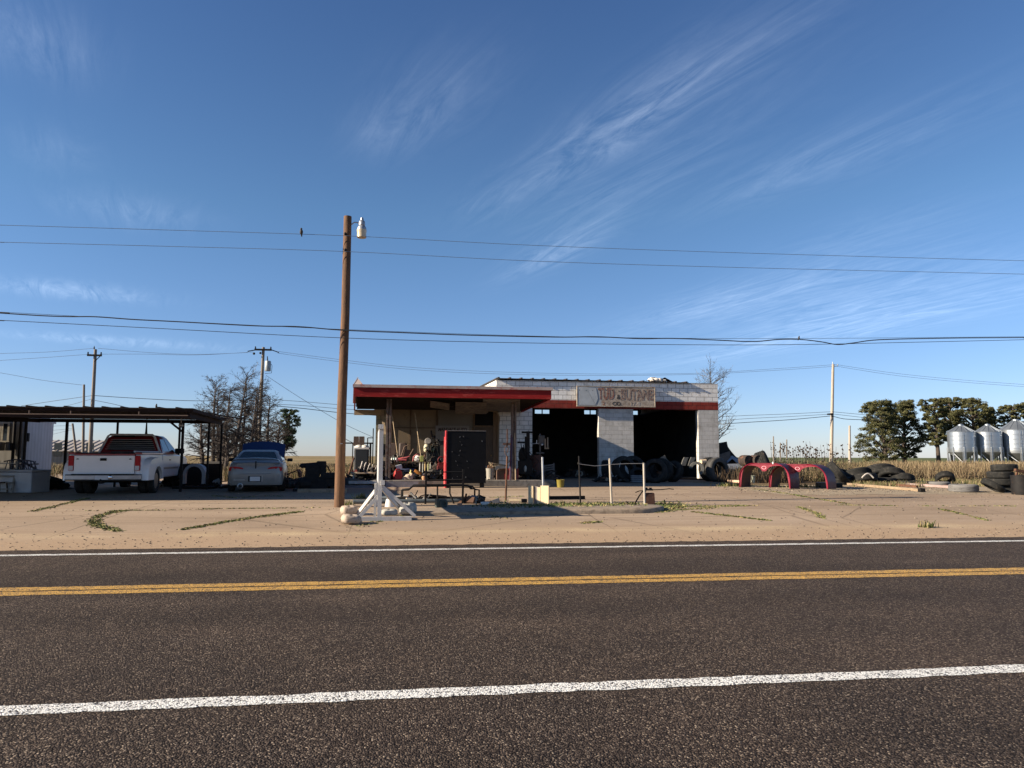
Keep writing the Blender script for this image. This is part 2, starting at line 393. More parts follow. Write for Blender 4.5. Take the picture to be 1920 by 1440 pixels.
# low kerbed island with rounded ends
p0, p1 = G(690, 962), G(1238, 957)
f0, f1 = G(1150, 963.5).y, G(1150, 947.5).y
ring = []
xa, xb, rr, ym = p0.x, p1.x, (f1-f0)/2, (f0+f1)/2
for k in range(13): a = -math.pi/2+math.pi*k/12; ring.append((xb-rr+rr*1.2*math.cos(a), ym+rr*math.sin(a)))
for k in range(13): a = math.pi/2+math.pi*k/12; ring.append((xa+rr+rr*1.2*math.cos(a), ym+rr*math.sin(a)))
isl = MB(); zt = gz(ym)+.075
XT0, XT1 = G(835, 957).x, G(1090, 957).x
def tap(x): return max(0.0, min(1.0, (x-XT0)/(XT1-XT0)))
def izt(x): return gz(ym)+.075*tap(x)
ctr = Vector((sum(p[0] for p in ring)/26, ym, 0))
lv = [[(x, y, gz(y)-.1) for x, y in ring], [(x, y, izt(x)-.05*tap(x)) for x, y in ring],
      [(x+(ctr.x-x)*.004, y+(ym-y)*.05, izt(x)-.012*tap(x)+.002) for x, y in ring], [(x+(ctr.x-x)*.012, y+(ym-y)*.16, izt(x)+.004) for x, y in ring]]
isl.loft(lv); struct('kerb_island', isl, M_KERB, smooth=50)
IS_Y, IS_Z = ym, zt

# strip of pale gravel where the concrete ends on the right
m, nt, b = nodes_of('pale_gravel'); v = objvec(nt)
nt.links.new(ramp(nt, noise(nt, 22, 5, v, .8), [(.32, (.12, .09, .055)), (.48, (.26, .20, .13)), (.66, (.46, .38, .26))]), b.inputs['Base Color']); b.inputs['Roughness'].default_value = .95
bump(nt, b, noise(nt, 25, 5, v), .8, .03)
struct('gravel_verge', strip(11.6, 90, 21.9, 27.5, .007, 300, 14, .35), m)
# ---- weeds, pebbles, dry grass (nobody could count them)
def blades(pts, hmin, hmax, wid, lean=.35, nmat=3, seed=5, tri=True):
    r = np.random.default_rng(seed); n = len(pts)
    pts = np.asarray(pts, float)
    h = r.uniform(hmin, hmax, n); a = r.uniform(0, 2*np.pi, n); la = r.uniform(0, 2*np.pi, n); le = r.uniform(0, lean, n)*h
    w_ = r.uniform(.6, 1.4, n)*wid
    dx, dy = np.cos(a)*w_/2, np.sin(a)*w_/2
    V = np.zeros((n, 4, 3))
    V[:, 0] = pts + np.stack([-dx, -dy, 0*h], 1); V[:, 1] = pts + np.stack([dx, dy, 0*h], 1)
    tip = pts + np.stack([np.cos(la)*le, np.sin(la)*le, h], 1)
    V[:, 2] = tip + np.stack([dx*.35, dy*.35, 0*h], 1); V[:, 3] = tip - np.stack([dx*.35, dy*.35, 0*h], 1)
    mb = MB(); mb.v = [tuple(p) for p in V.reshape(-1, 3)]
    mb.f = [(4*i, 4*i+1, 4*i+2, 4*i+3) for i in range(n)]; mb.mi = list(r.integers(0, nmat, n))
    return mb
def raw(name, mb, mts, kind='stuff'):
    me = bpy.data.meshes.new(name); me.from_pydata(mb.v, [], mb.f)
    for m_ in mts: me.materials.append(m_)
    me.polygons.foreach_set('material_index', [int(k) for k in mb.mi])
    o = bpy.data.objects.new(name, me); C.objects.link(o); o['kind'] = kind; return o
def leafmat(name, col, tr=.25):
    if name in MATS: return MATS[name]
    m, nt, b = nodes_of(name); v = objvec(nt)
    nt.links.new(ramp(nt, noise(nt, 3, 3, v), [(.3, lum(col, .7)), (.7, lum(col, 1.3))]), b.inputs['Base Color'])
    b.inputs['Roughness'].default_value = .8; b.inputs['Specular IOR Level'].default_value = .15
    MATS[name] = m; return m
M_STRAW = [leafmat('straw_pale', (.30, .235, .14)), leafmat('straw_tan', (.20, .145, .085)), leafmat('straw_brown', (.11, .075, .045)), leafmat('straw_green', (.085, .09, .035))]
M_WEED = [leafmat('weed_green', (.075, .10, .03)), leafmat('weed_olive', (.14, .15, .055)), leafmat('weed_dry', (.26, .21, .10))]
r5 = random.Random(5)
def along(line, n, spread):
    pts = [G(*p) for p in line]; out = []
    Ls = [(q-p).length for p, q in zip(pts, pts[1:])]; T = sum(Ls)
    cl = [r5.random()*T for _ in range(max(3, n//14))]
    for i in range(n):
        t = min(T-1e-4, max(0, r5.choice(cl)+r5.gauss(0, .12))); 
        for (p, q), L in zip(zip(pts, pts[1:]), Ls):
            if t <= L: break
            t -= L
        o = p + (q-p)*(t/L); o = o + Vector((r5.gauss(0, spread), r5.gauss(0, spread), 0)); o.z = gz(o.y)+.003; out.append(tuple(o))
    return out
wp = []
for line, n, sp_ in [([(62, 959), (110, 948), (165, 934)], 700, .05), ([(232, 957), (190, 966), (174, 975), (182, 986), (222, 996)], 1200, .07),
                     ([(345, 993), (430, 978), (480, 970), (560, 960)], 1500, .055), ([(150, 958), (300, 957), (430, 954), (560, 953), (600, 952)], 500, .04),
                     ([(1300, 960), (1370, 968), (1440, 976)], 700, .05), ([(1415, 917), (1500, 930), (1590, 945)], 900, .05), ([(1495, 950), (1530, 962), (1550, 978)], 400, .05),
                     ([(1765, 955), (1800, 963), (1850, 976)], 400, .04), ([(1300, 905), (1380, 909), (1450, 912), (1540, 914)], 900, .10), ([(1240, 952), (1300, 950), (1420, 948)], 900, .10),
                     ([(1230, 961), (1260, 957), (1340, 952)], 500, .08), ([(1560, 947), (1700, 949), (1900, 949)], 300, .04), ([(660, 990), (780, 960), (900, 965), (960, 975)], 350, .10),
                     ([(1095, 981), (1120, 979)], 160, .06), ([(820, 962), (880, 960)], 300, .06), ([(400, 930), (440, 934), (500, 930), (530, 931)], 160, .05), ([(870, 932), (925, 933), (980, 931)], 200, .05)]:
    wp += along(line, n, sp_)
raw('crack_weeds', blades(wp, .004, .022, .05, 2.6, 3, 8), M_WEED)
ip = []
for i in range(2600):
    px = r5.choice([1035, 1060, 1100, 1130, 1180, 1235, 1245, 1260, 1000, 960, 930]) + r5.gauss(0, 17); py = r5.gauss(949, 3)
    p = G(px, py); p.z = max(gz(p.y), izt(p.x) if abs(p.y-IS_Y) < .8 and p.x < p1.x-.2 else 0); ip.append(tuple(p))
raw('kerb_weeds', blades(ip, .008, .055, .05, 2.0, 3, 9), M_WEED)
tp = []
for (px, py, n, s_, ) in [(1738, 989, 70, .10), (676, 935, 90, .08), (1370, 912, 200, .3), (1500, 914, 200, .3), (648, 948, 60, .1)]:
    o = G(px, py)
    for i in range(n): tp.append((o.x+r5.gauss(0, s_), o.y+r5.gauss(0, s_*.5), gz(o.y)))
raw('weed_tufts', blades(tp, .03, .16, .025, .9, 3, 10), M_WEED)
# pebbles scattered along the asphalt's edge
pb = MB(); rp = random.Random(8)
def pebble(x, y, s_):
    o = len(pb.v); z = gz(y)+.004
    for dx, dy, dz in ((-1, -.6, 0), (1, -.7, 0), (.9, .8, 0), (-.8, .7, 0), (-.4, -.3, 1), (.5, -.3, .9), (.3, .4, 1), (-.4, .35, .8)):
        pb.v.append((x+dx*s_*rp.uniform(.7, 1.2), y+dy*s_*rp.uniform(.7, 1.2), z+dz*s_*rp.uniform(.6, 1)))
    for f in ((4, 5, 6, 7), (0, 1, 5, 4), (1, 2, 6, 5), (2, 3, 7, 6), (3, 0, 4, 7)): pb.f.append(tuple(k+o for k in f))
    pb.mi += [rp.choice((0, 0, 1, 2))]*5
for i in range(1500):
    y = 13.35+abs(rp.gauss(0, 1))*.6; x = rp.uniform(-12, 19); pebble(x, y, rp.uniform(.005, .016))
for i in range(1500):
    y = rp.uniform(13.4, 24); x = rp.uniform(-.55, 1.0)*y; pebble(x, y, rp.uniform(.006, .02))
for i in range(700):
    y = rp.uniform(23, 26.5); x = rp.uniform(11, 20); pebble(x, y, rp.uniform(.01, .03))
raw('gravel', pb, [mat('pebble_dark', (.05, .04, .035), .9), mat('pebble_tan', (.25, .18, .12), .9), mat('pebble_pale', (.4, .32, .23), .9)])
# tall dry grass behind the lot
def in_px(px0, px1, y0, y1, n, seed, pw=1.0):
    r = random.Random(seed); out = []
    cl = [(r.uniform(px0, px1), y0+(y1-y0)*r.random()**pw) for _ in range(n//45)]
    while len(out) < n:
        cx, cy = r.choice(cl); px = cx+r.gauss(0, 5); y = cy+r.gauss(0, .35)
        if y < y0: continue
        p = PY(px, 860, y); out.append((p.x, p.y, gz(y)))
    return out
gp = in_px(1392, 1960, 30.5, 56, 42000, 1, 1.5); raw('dry_grass', blades(gp, .12, .80, .018, .8, 4, 21), M_STRAW)
gp = in_px(1640, 1960, 29.5, 34, 12000, 2); raw('tawny_grass', blades(gp, .15, .95, .016, .7, 3, 22), M_STRAW[:3])
gp = in_px(60, 760, 36, 75, 22000, 3) + in_px(420, 720, 31, 40, 6000, 4); raw('field_grass', blades(gp, .08, .5, .022, .9, 4, 23), M_STRAW)
gp = in_px(1600, 1960, 26.0, 30.0, 8000, 7); raw('short_grass', blades(gp, .05, .22, .02, .6, 4, 24), [M_WEED[1], M_STRAW[3], M_STRAW[0], M_STRAW[1]])
# ================================================================ the workshop with its canopy
YF = 34.0
def fx(px, y=YF): return PY(px, 830, y).x
def fz(px, py, y=YF): return PY(px, py, y).z
def blockwork(name, col, dark, mortar=.012, w_=.4064, h_=.2032, stain=(.30, .26, .21), st=.35, bw=.5):
    m, nt, b = nodes_of(name); tc = nt.nodes.new('ShaderNodeTexCoord')
    s_ = nt.nodes.new('ShaderNodeSeparateXYZ'); nt.links.new(tc.outputs['Object'], s_.inputs[0])
    cb = nt.nodes.new('ShaderNodeCombineXYZ'); nt.links.new(math_(nt, 'ADD', s_.outputs[0], s_.outputs[1]), cb.inputs[0]); nt.links.new(s_.outputs[2], cb.inputs[1])
    br = nt.nodes.new('ShaderNodeTexBrick'); br.inputs['Scale'].default_value = 1; br.offset = .5
    br.inputs['Brick Width'].default_value = w_; br.inputs['Row Height'].default_value = h_
    br.inputs['Mortar Size'].default_value = mortar; br.inputs['Mortar Smooth'].default_value = .2; br.inputs['Bias'].default_value = 0
    br.inputs['Color1'].default_value = (*lum(col, .88), 1); br.inputs['Color2'].default_value = (*lum(col, 1.06), 1); br.inputs['Mortar'].default_value = (*dark, 1)
    nt.links.new(cb.outputs[0], br.inputs['Vector'])
    c = br.outputs['Color']
    v = tc.outputs['Object']
    f = ramp(nt, noise(nt, 2.2, 7, v, .72, .4), [(.5, (0, 0, 0)), (.66, (1, 1, 1))])
    c = mixc(nt, math_(nt, 'MULTIPLY', f, st), c, stain)
    f = ramp(nt, noise(nt, 1, 5, objvec(nt, (5, 5, .5)), .7), [(.52, (0, 0, 0)), (.70, (1, 1, 1))])
    c = mixc(nt, math_(nt, 'MULTIPLY', f, st*.8), c, lum(stain, .75))
    nt.links.new(c, b.inputs['Base Color']); b.inputs['Roughness'].default_value = .85; b.inputs['Specular IOR Level'].default_value = .2
    hgt = math_(nt, 'ADD', math_(nt, 'MULTIPLY', br.outputs['Fac'], -1), math_(nt, 'MULTIPLY', noise(nt, 60, 3, v), .35))
    bump(nt, b, hgt, .7, .01)
    return m
M_BLOCK = blockwork('white_painted_block', (.80, .775, .73), (.30, .285, .265))
M_BLOCK_OLD = blockwork('worn_painted_block', (.54, .515, .475), (.37, .35, .32), .008, .4064, .2032, (.20, .175, .14), .5)
M_BAND = blockwork('red_painted_block', (.21, .028, .020), (.05, .012, .010), .010, .4064, .2032, (.30, .09, .06), .35)
M_BAYSHADE = mat('shade_toned_block', (.035, .033, .030), .95, var=.4, scale=1.5)  # near-black base colour stands in for the shade inside the bays
M_TIN = mat('dark_tin', (.06, .055, .055), .6, .3, .35, 3, (.10, .06, .04))
M_RED = mat('canopy_red', (.21, .012, .011), .6, var=.28, scale=1.3, col2=(.32, .05, .04), amt=.25, spec=.15, bscale=30, stretch=(.6, 1, 3))
M_TRIM = mat('weathered_trim', (.33, .27, .25), .7, var=.25, scale=2.5, col2=(.30, .07, .06), amt=.35, stretch=(.6, 1, 1))
M_OLDWOOD = mat('old_wood', (.10, .065, .04), .9, var=.4, scale=3, stretch=(1, 1, 4))
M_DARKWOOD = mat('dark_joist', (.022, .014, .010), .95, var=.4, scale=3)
M_PALEWOOD = mat('pale_timber', (.36, .27, .17), .85, var=.25, scale=2, stretch=(.4, 3, 5), col2=(.22, .15, .09), amt=.25)
M_TANBOARD = mat('tan_board', (.18, .132, .082), .8, var=.12, scale=1.2, col2=(.12, .085, .05), amt=.25)
M_PLY = mat('flaking_plywood', (.135, .10, .07), .85, var=.5, scale=2.5, col2=(.06, .04, .03), amt=.55)
M_STEELPOST = mat('brown_steel', (.13, .10, .085), .6, .2, .3, 4, (.08, .04, .025))
XL, XR = fx(930), fx(1348)
D1, D2, D3, D4 = fx(998), fx(1123), fx(1188), fx(1310)
ZT = fz(1345, 720); ZB1, ZB0 = fz(1330, 754), fz(1330, 769)
TH = .3; GB = .5; YB = 45.0
LOC = Vector(((XL+XR)/2, YF, .55))
bld = thing('repair_garage', 'long low white block garage with red band, two open bays and a red edged canopy', 'garage', LOC)
OFF = LOC
def bp(name, mb, mt, parent=bld, **k): return mb.build(name, mt, parent, off=(OFF if parent is bld else (0, 0, 0)), **k)
wl = MB()                                                     # walls above the band, side and back walls
wl.span((XL, YF, ZB1), (XR, YF+TH, ZT))
wl.span((XL, YF+TH, GB), (XL+TH, YB, ZT)); wl.span((XR-TH, YF+TH, GB), (XR, YB, ZT))
wl.prism([(YF+.01, ZT), (YB, ZT), (YB, ZT+.45)], XL+.002, XL+TH-.002, 'x')
bp('upper_wall', wl, M_BLOCK)
pr = MB(); pr.span((D2, YF, GB), (D3, YF+TH, ZB0)); bp('pier', pr, M_BLOCK_OLD)
pr = MB(); pr.span((D4, YF, GB), (XR-.0015, YF+TH-.002, ZB0)); bp('pier', pr, M_BLOCK_OLD)
pr = MB(); pr.span((XL+.001, YF, GB), (D1, YF+TH, ZB0)); bp('pier', pr, M_BLOCK)
bd = MB(); bd.span((XL+.002, YF-.004, ZB0), (XR+.004, YF+TH, ZB1)); bp('red_band', bd, M_BAND)
# inside of the bays, its deep shade painted in as near-black surfaces
bk = MB(); slits = [(1003, 1031), (1096, 1119), (1188, 1198)]
z0s, z1s = fz(1015, 775.5, YB), fz(1015, 768, YB)-.0
zc_in = z1s+.12
xs = [XL+TH]
for a, b_ in slits: xs += [fx(a, YB), fx(b_, YB)]
xs.append(XR-TH)
bk.span((XL, YB, GB), (XR, YB+.2, z0s)); bk.span((XL, YB, z1s), (XR, YB+.2, ZT+.3))
for i in range(0, len(xs), 2): bk.span((xs[i], YB+.002, z0s), (xs[i+1], YB+.198, z1s))
bp('back_wall', bk, M_BAYSHADE)
for i in (1, 3):
    f_ = MB(); xm = (xs[i]+xs[i+1])/2
    f_.span((xm-.03, YB+.05, z0s), (xm+.03, YB+.12, z1s)); bp('window_bar', f_, M_DARKWOOD)
iw = MB()
iw.span((XL+TH+.001, YF+TH, GB), (XL+TH+.03, YB, ZB1)); iw.span((XR-TH-.03, YF+TH, GB), (XR-TH, YB, ZB1))
iw.span((XL+TH, YF+TH, zc_in), (XR-TH, YB, zc_in+.05)); iw.span((XL+TH+.03, YF+TH+.02, .56), (XR-TH-.03, YB, .575))
bp('shade_toned_lining', iw, M_BAYSHADE)
rf = MB(); xr1 = fx(1292); zr = fz(1000, 711.5)                 # ribbed tin roof, open at its right end
rf.add([(XL-.03, YF-.12, zr), (xr1, YF-.12, zr-.05), (xr1+.5, YB+.3, zr+.42), (XL-.03, YB+.3, zr+.5), (XL-.03, YF-.12, zr+.03), (xr1, YF-.12, zr-.02), (xr1+.5, YB+.3, zr+.45), (XL-.03, YB+.3, zr+.53)],
       [(3, 2, 1, 0), (4, 5, 6, 7), (0, 1, 5, 4), (1, 2, 6, 5), (2, 3, 7, 6), (3, 0, 4, 7)])
k = 0; x = XL+.1
while x < xr1-.1:
    t = (x-XL)/(xr1-XL)
    rf.bar((x, YF-.15, zr+.045-.05*t), (x, YB+.3, zr+.545-.08*t), .09, .055); x += .53
bp('tin_roof', rf, M_TIN)
rf = MB(); rf.span((xr1-.4, YF+.02, ZT+.001), (XR-.25, YB, ZT+.03)); bp('bare_roof_edge', rf, M_TIN)

# office front under the canopy
CL0, CL1, CR0, CR1, YC = fx(662, 26), fx(662), fx(1034, 26), fx(979), 26.0
zf0, zf1, zt0 = fz(848, 746, YC), fz(848, 729, YC), fz(848, 723.5, YC)
ow = MB(); OX = fx(704); zo = zf0+.05
ow.span((OX, YF+.02, GB), (fx(724), YF+.3, zo)); bp('office_pier', ow, blockwork('olive_block', (.24, .21, .14), (.15, .13, .09)))
ow = MB(); ow.span((fx(724)+.001, YF+.06, GB), (XL-.001, YF+.28, zo)); ow.span((OX+.05, YF+.3, GB), (OX+.3, YB-1, zo)); ow.span((OX+.05, YB-1.2, GB), (XL, YB-1, zo)); bp('office_wall', ow, M_TANBOARD)
ow = MB(); ow.span((OX-.1, YF+.32, zo), (XL-.003, YB-.9, zo+.12)); bp('office_roof', ow, M_TIN)
def panel(name, px0, py0, px1, py1, y0, y1, mt, par=bld):
    m_ = MB(); m_.span((fx(px0), y0, fz(px0, py1)), (fx(px1), y1, fz(px1, py0))); return bp(name, m_, mt)
panel('window_board', 734, 768, 768, 801, YF+.03, YF+.06, M_TANBOARD); panel('window_board', 770, 768, 817, 801, YF+.03, YF+.06, M_TANBOARD)
panel('window_board', 734, 803, 768, 850, YF+.03, YF+.06, M_TANBOARD); panel('window_board', 770, 803, 817, 850, YF+.03, YF+.06, M_TANBOARD)
fr = MB()
for px in (733, 769, 818.5): fr.span((fx(px)-.03, YF-.005, GB), (fx(px)+.03, YF+.0595, fz(px, 766)))
for py in (802, 767): fr.span((fx(733)+.03, YF+.005, fz(770, py)-.025), (fx(818)-.03, YF+.0596, fz(770, py)+.025))
bp('window_frame', fr, M_OLDWOOD)
panel('smooth_board', 821, 766, 886, 850, YF+.02, YF+.059, mat('grey_board', (.145, .125, .10), .7, var=.12, scale=.8))
panel('transom_window', 890, 766, 924, 797.5, YF+.035, YF+.058, mat('blacked_glass', (.008, .008, .009), .4, var=.2, spec=.1))
fr = MB()
fr.span((fx(887), YF-.01, fz(887, 800)), (fx(890)-.001, YF+.057, fz(887, 765))); fr.span((fx(890), YF-.005, fz(900, 800.5)), (fx(934), YF+.034, fz(900, 798)))
fr.span((fx(924.5), YF-.005, GB+.15), (fx(934.5), YF+.056, fz(930, 765))); fr.span((fx(885), YF-.008, GB+.15), (fx(889), YF+.056, fz(885, 801)))
bp('door_frame', fr, mat('varnished_brown', (.12, .065, .025), .5, var=.4, scale=2, stretch=(4, 1, .5)))
dr = MB(); dr.span((fx(889.5), YF+.012, GB+.15), (fx(924), YF+.055, fz(900, 801)))
do = bp('door', dr, mat('brown_door', (.07, .042, .022), .6, var=.3, scale=1.5))
kb = MB(); kb.ball((0, 0, 0), .035); k_ = kb.build('door_knob', mat('dull_brass', (.25, .18, .08), .4, 1), do); k_.location = Vector((fx(921), YF-.03, 1.6))-OFF
st = MB(); st.span((fx(640, 27.2), 27.2, .3), (fx(1041, 27.2), YF-.31, .69)); bp('concrete_step', st, mat('step_concrete', (.17, .15, .13), .9, var=.3, scale=2, col2=(.09, .08, .07), amt=.4), bevel=.02)

# canopy: splayed left edge, ragged soffit
cn = MB()
def quadpts(z, ins=0): return [(CL0+ins, YC+ins, z), (CR0-ins, YC+ins, z), (CR1-ins, YF, z), (CL1+ins, YF, z)]
a = quadpts(zf0+.16, .09); b_ = quadpts(zf1+.0, .09)
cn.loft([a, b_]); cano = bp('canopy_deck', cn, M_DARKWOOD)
fa = MB()
def board(p, q, z0, z1, t):
    p = Vector((p[0], p[1], 0)); q = Vector((q[0], q[1], 0)); d = (q-p).normalized(); nrm = Vector((d.y, -d.x, 0))
    pts = [p, q, q-nrm*t, p-nrm*t]
    fa.loft([[(u.x, u.y, z0) for u in pts], [(u.x, u.y, z1) for u in pts]])
board((CL0, YC), (CR0, YC), zf0, zf1, .06); board((CR0, YC+.06), (CR1, YF-.01), zf0, zf1, .06); board((CL1, YF-.01), (CL0, YC+.06), zf0, zf1, .06)
bp('red_fascia', fa, M_RED)
fa = MB(); e = .05
board((CL0-e, YC-e), (CR0+e, YC-e), zf1+.002, zt0, .3); board((CR0+e, YC+.25), (CR1+e, YF-.01), zf1+.002, zt0, .3); board((CL1-e, YF-.01), (CL0-e, YC+.25), zf1+.002, zt0, .3)
bp('roof_trim', fa, M_TRIM)
rt = MB(); rt.loft([quadpts(zf1+.003, .2), quadpts(zt0-.03, .2)]); bp('canopy_roof', rt, M_TIN)
js = MB()
for i in range(12):
    y = YC+.5+i*.62; t = (y-YC)/(YF-YC); js.span((CL0+(CL1-CL0)*t+.13, y-.02, zf0+.02), (CR0+(CR1-CR0)*t-.13, y+.02, zf0+.158))
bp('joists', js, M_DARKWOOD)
sl = MB()
def soff(px0, px1, y0, y1, z0, z1, drop=0):
    sl.slab([(fx(px0, y0), y0, z0), (fx(px1, y0), y0, z0-drop), (fx(px1, y1), y1, z1-drop), (fx(px0, y1), y1, z1)], .015)
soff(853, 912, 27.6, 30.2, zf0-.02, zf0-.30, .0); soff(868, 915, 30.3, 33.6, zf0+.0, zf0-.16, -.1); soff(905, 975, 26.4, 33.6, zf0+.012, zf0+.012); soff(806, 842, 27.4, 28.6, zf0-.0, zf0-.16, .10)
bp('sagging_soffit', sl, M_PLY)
be = MB(); be.span((fx(663), YF-.12, fz(680, 778.5)), (fx(717), YF+.0, fz(680, 768.5))); bp('end_beam', be, M_PALEWOOD)
be = MB(); be.bar((fx(783, 31), 31, fz(783, 757, 31)), (fx(850, 31), 31, fz(850, 761, 31)), .06, .09); bp('hanging_board', be, M_PLY)
for px, yp in ((728.5, 27.7), (963.5, 27.7)):
    po = MB(); x = fx(px, yp); po.span((x-.1, yp-.05, .6), (x-.02, yp+.11, zf0+.15)); po.span((x+.02, yp-.06, .6), (x+.09, yp+.1, zf0+.15)); po.span((x-.019, yp-.0, .6), (x+.019, yp+.06, zf0+.15))
    bp('canopy_post', po, M_STEELPOST, bevel=.006)
br_ = MB(); br_.bar((fx(716), YF-.5, fz(716, 770)), (fx(722), YF-.9, fz(722, 816)), .05, .12); bp('leaning_plank', br_, M_PALEWOOD)
pp = MB(); pp.path([(fx(915), YF-1, zf0), (fx(927), YF-1, zf0-.05), (fx(933), YF-.6, zf0-.3), (fx(934), YF-.15, zf0-.6), (fx(934), YF-.1, 1.2)], .035, 8); bp('conduit', pp, M_TANBOARD, smooth=40)
# torn flashing and a lump of insulation on top
t_ = MB(); t_.slab([(0, 0, 0), (.28, -.05, .02), (.12, .1, .22)], .02); t_.slab([(-.05, .05, 0), (.1, .12, .28), (.02, .3, .02)], .02)
one('torn_flashing', t_, M_TRIM, 'torn strip of metal sticking up at the left end of the canopy roof', 'metal scrap', (fx(662, 26.1), 26.1, zt0))
t_ = MB(); rr_ = random.Random(2)
for i in range(9): t_.ball((rr_.uniform(-.35, .4), rr_.uniform(-.2, .2), rr_.uniform(.03, .16)), (rr_.uniform(.08, .2), .15, rr_.uniform(.05, .12)), 9, 6, None, .25)
one('insulation_heap', t_, mat('white_insulation', (.62, .56, .48), .95, var=.25, scale=8), 'crumpled white insulation heap on the garage roof edge', 'roof debris', (fx(1236), YF+.15, zr-.02), smooth=60)
t_ = MB(); t_.loft([[(x, 0, z), (x, .5, z*.9), (x, .5, z*.9-.015), (x, 0, z-.015)] for x, z in ((-.6, .0), (-.15, .20), (.1, .06), (.35, .2), (.75, -.0))])
one('bent_tin_sheet', t_, M_TIN, 'dark tin sheet bent up around the white insulation heap', 'roof debris', (fx(1236), YF+.05, zr+.02))

# ---- signs
def sign_metal():
    m, nt, b = nodes_of('faded_sign_tin'); v = objvec(nt)
    sp = nt.nodes.new('ShaderNodeSeparateXYZ'); nt.links.new(v, sp.inputs[0])
    a = ramp(nt, noise(nt, 2.5, 7, v, .7), [(.3, (.26, .28, .29)), (.7, (.40, .41, .41))])
    c2 = ramp(nt, noise(nt, 3.5, 7, v, .72), [(.32, (.16, .11, .08)), (.5, (.34, .28, .22)), (.7, (.46, .40, .33))])
    f = math_(nt, 'GREATER_THAN', math_(nt, 'ADD', sp.outputs[0], math_(nt, 'ABSOLUTE', math_(nt, 'MULTIPLY', sp.outputs[2], 0))), -.72)
    c = mixc(nt, f, a, c2); nt.links.new(c, b.inputs['Base Color']); b.inputs['Roughness'].default_value = .7
    bump(nt, b, noise(nt, 5, 4, v), .3, .02); return m
sx0, sx1 = fx(1081), fx(1227); sz0, sz1 = fz(1150, 762.5), fz(1150, 725.5); sw, sh = sx1-sx0, sz1-sz0
sg = thing('tin_sign', 'weathered tin sign with faded red lettering mounted on the white parapet over the bays', 'sign', ((sx0+sx1)/2, YF-.11, (sz0+sz1)/2))
p_ = MB(); p_.box((0, 0, 0), (sw, .12, sh)); p_.build('panel', sign_metal(), sg)
fr = MB(); t = .035
for z in (-sh/2, sh/2): fr.box((0, -.045, z), (sw+.04, .06, t))
for x in (-sw/2, sw/2): fr.box((x, -.045, 0), (t, .06, sh-t))
fr.build('frame', mat('sign_edge', (.42, .36, .28), .7, var=.25, scale=3, col2=(.2, .09, .05), amt=.3), sg)
ch = MB(); M_AR = mat('sign_arrow_tin', (.36, .385, .40), .6, var=.15, scale=3)
ch.slab([(-sw*.5+.03, -.064, sh*.5-.04), (-sw*.395, -.064, sh*.5-.04), (-sw*.265, -.064, -sh*.45), (-sw*.5+.03, -.064, -sh*.45)], .004)
ch.slab([(-sw*.39, -.066, sh*.5-.05), (-sw*.26, -.066, sh*.42), (-sw*.235, -.066, -sh*.1), (-sw*.265, -.066, -sh*.40)], .004)
ch.build('arrow_patch', M_AR, sg)
RX = Matrix.Rotation(R(90), 4, 'X')
def fitted(txt, w_, h_, cx, cz, y, bold=.0, shear=0, space=1.0, depth=.003):
    q = text_mb(txt, 1, .01, bold, shear, space); xs = [p[0] for p in q.v]; ys = [p[1] for p in q.v]; zs_ = [p[2] for p in q.v]
    o = MB(); o.add([(cx+((p[0]-min(xs))/(max(xs)-min(xs))-.5)*w_, y-depth*(p[2]-min(zs_))/(max(zs_)-min(zs_)), cz+((p[1]-min(ys))/(max(ys)-min(ys))-.5)*h_) for p in q.v], q.f); return o
def worn(name, c1, c2, k=.5):
    m, nt, b = nodes_of(name); v = objvec(nt)
    nt.links.new(ramp(nt, noise(nt, 9, 6, v, .75), [(k-.07, c1), (k+.07, c2)]), b.inputs['Base Color']); b.inputs['Roughness'].default_value = .8; return m
def u_of(zx): return (zx-70)/1755*sw-sw/2          # fractions measured along the sign
for txt, a_, b2, zc, hh, m_ in (('TUD', 540, 905, .13, .60, worn('red_lettering', (.17, .05, .035), (.27, .19, .15), .50)), ('BUTANE', 1050, 1795, .10, .56, worn('rust_lettering', (.10, .05, .04), (.27, .20, .16), .46)),
                           ('CO.', 855, 1070, -.36, .20, worn('black_lettering', (.03, .025, .02), (.10, .08, .06), .55)), ('&', 960, 1040, -.02, .24, worn('black_ampersand', (.03, .025, .02), (.08, .06, .05), .6)),
                           ('2', 635, 690, -.35, .19, worn('rust_numeral', (.30, .13, .07), (.32, .2, .13))), ('17-8', 1270, 1480, -.36, .19, worn('pale_numerals', (.52, .47, .40), (.36, .29, .23), .5))):
    fitted(txt, u_of(b2)-u_of(a_), hh*sh, (u_of(a_)+u_of(b2))/2, zc*sh, -.063, .03 if len(txt) > 2 else .02).build('lettering', m_, sg)
for i in range(12):
    hd = MB(); hd.ball((-sw*.47+i*sw*.084, -.062, sh*.30+.02*math.sin(i*5)), (.022, .012, .028), 8, 5); hd.build('bolt_hole', mat('black_hole', (.01, .008, .008), .9), sg)
zs = (fz(848, 799.5), fz(848, 816))
s2 = thing('board_sign', 'dim grey board sign with dark slanted lettering under the canopy', 'sign', (fx(848), YF-.005, (zs[0]+zs[1])/2))
p_ = MB(); p_.box((0, 0, -.12), (fx(880)-fx(817), .03, zs[0]-zs[1]+.3)); p_.build('panel', mat('grey_sign_board', (.20, .18, .165), .7, var=.15, scale=2), s2)
dk = mat('sign_dark_paint', (.035, .018, .016), .7)
tw = fx(880)-fx(817)
fitted("MANUAL'S AUTO", tw*.86, .17, 0, .06, -.0165, .03, .3, .95).build('lettering', dk, s2)
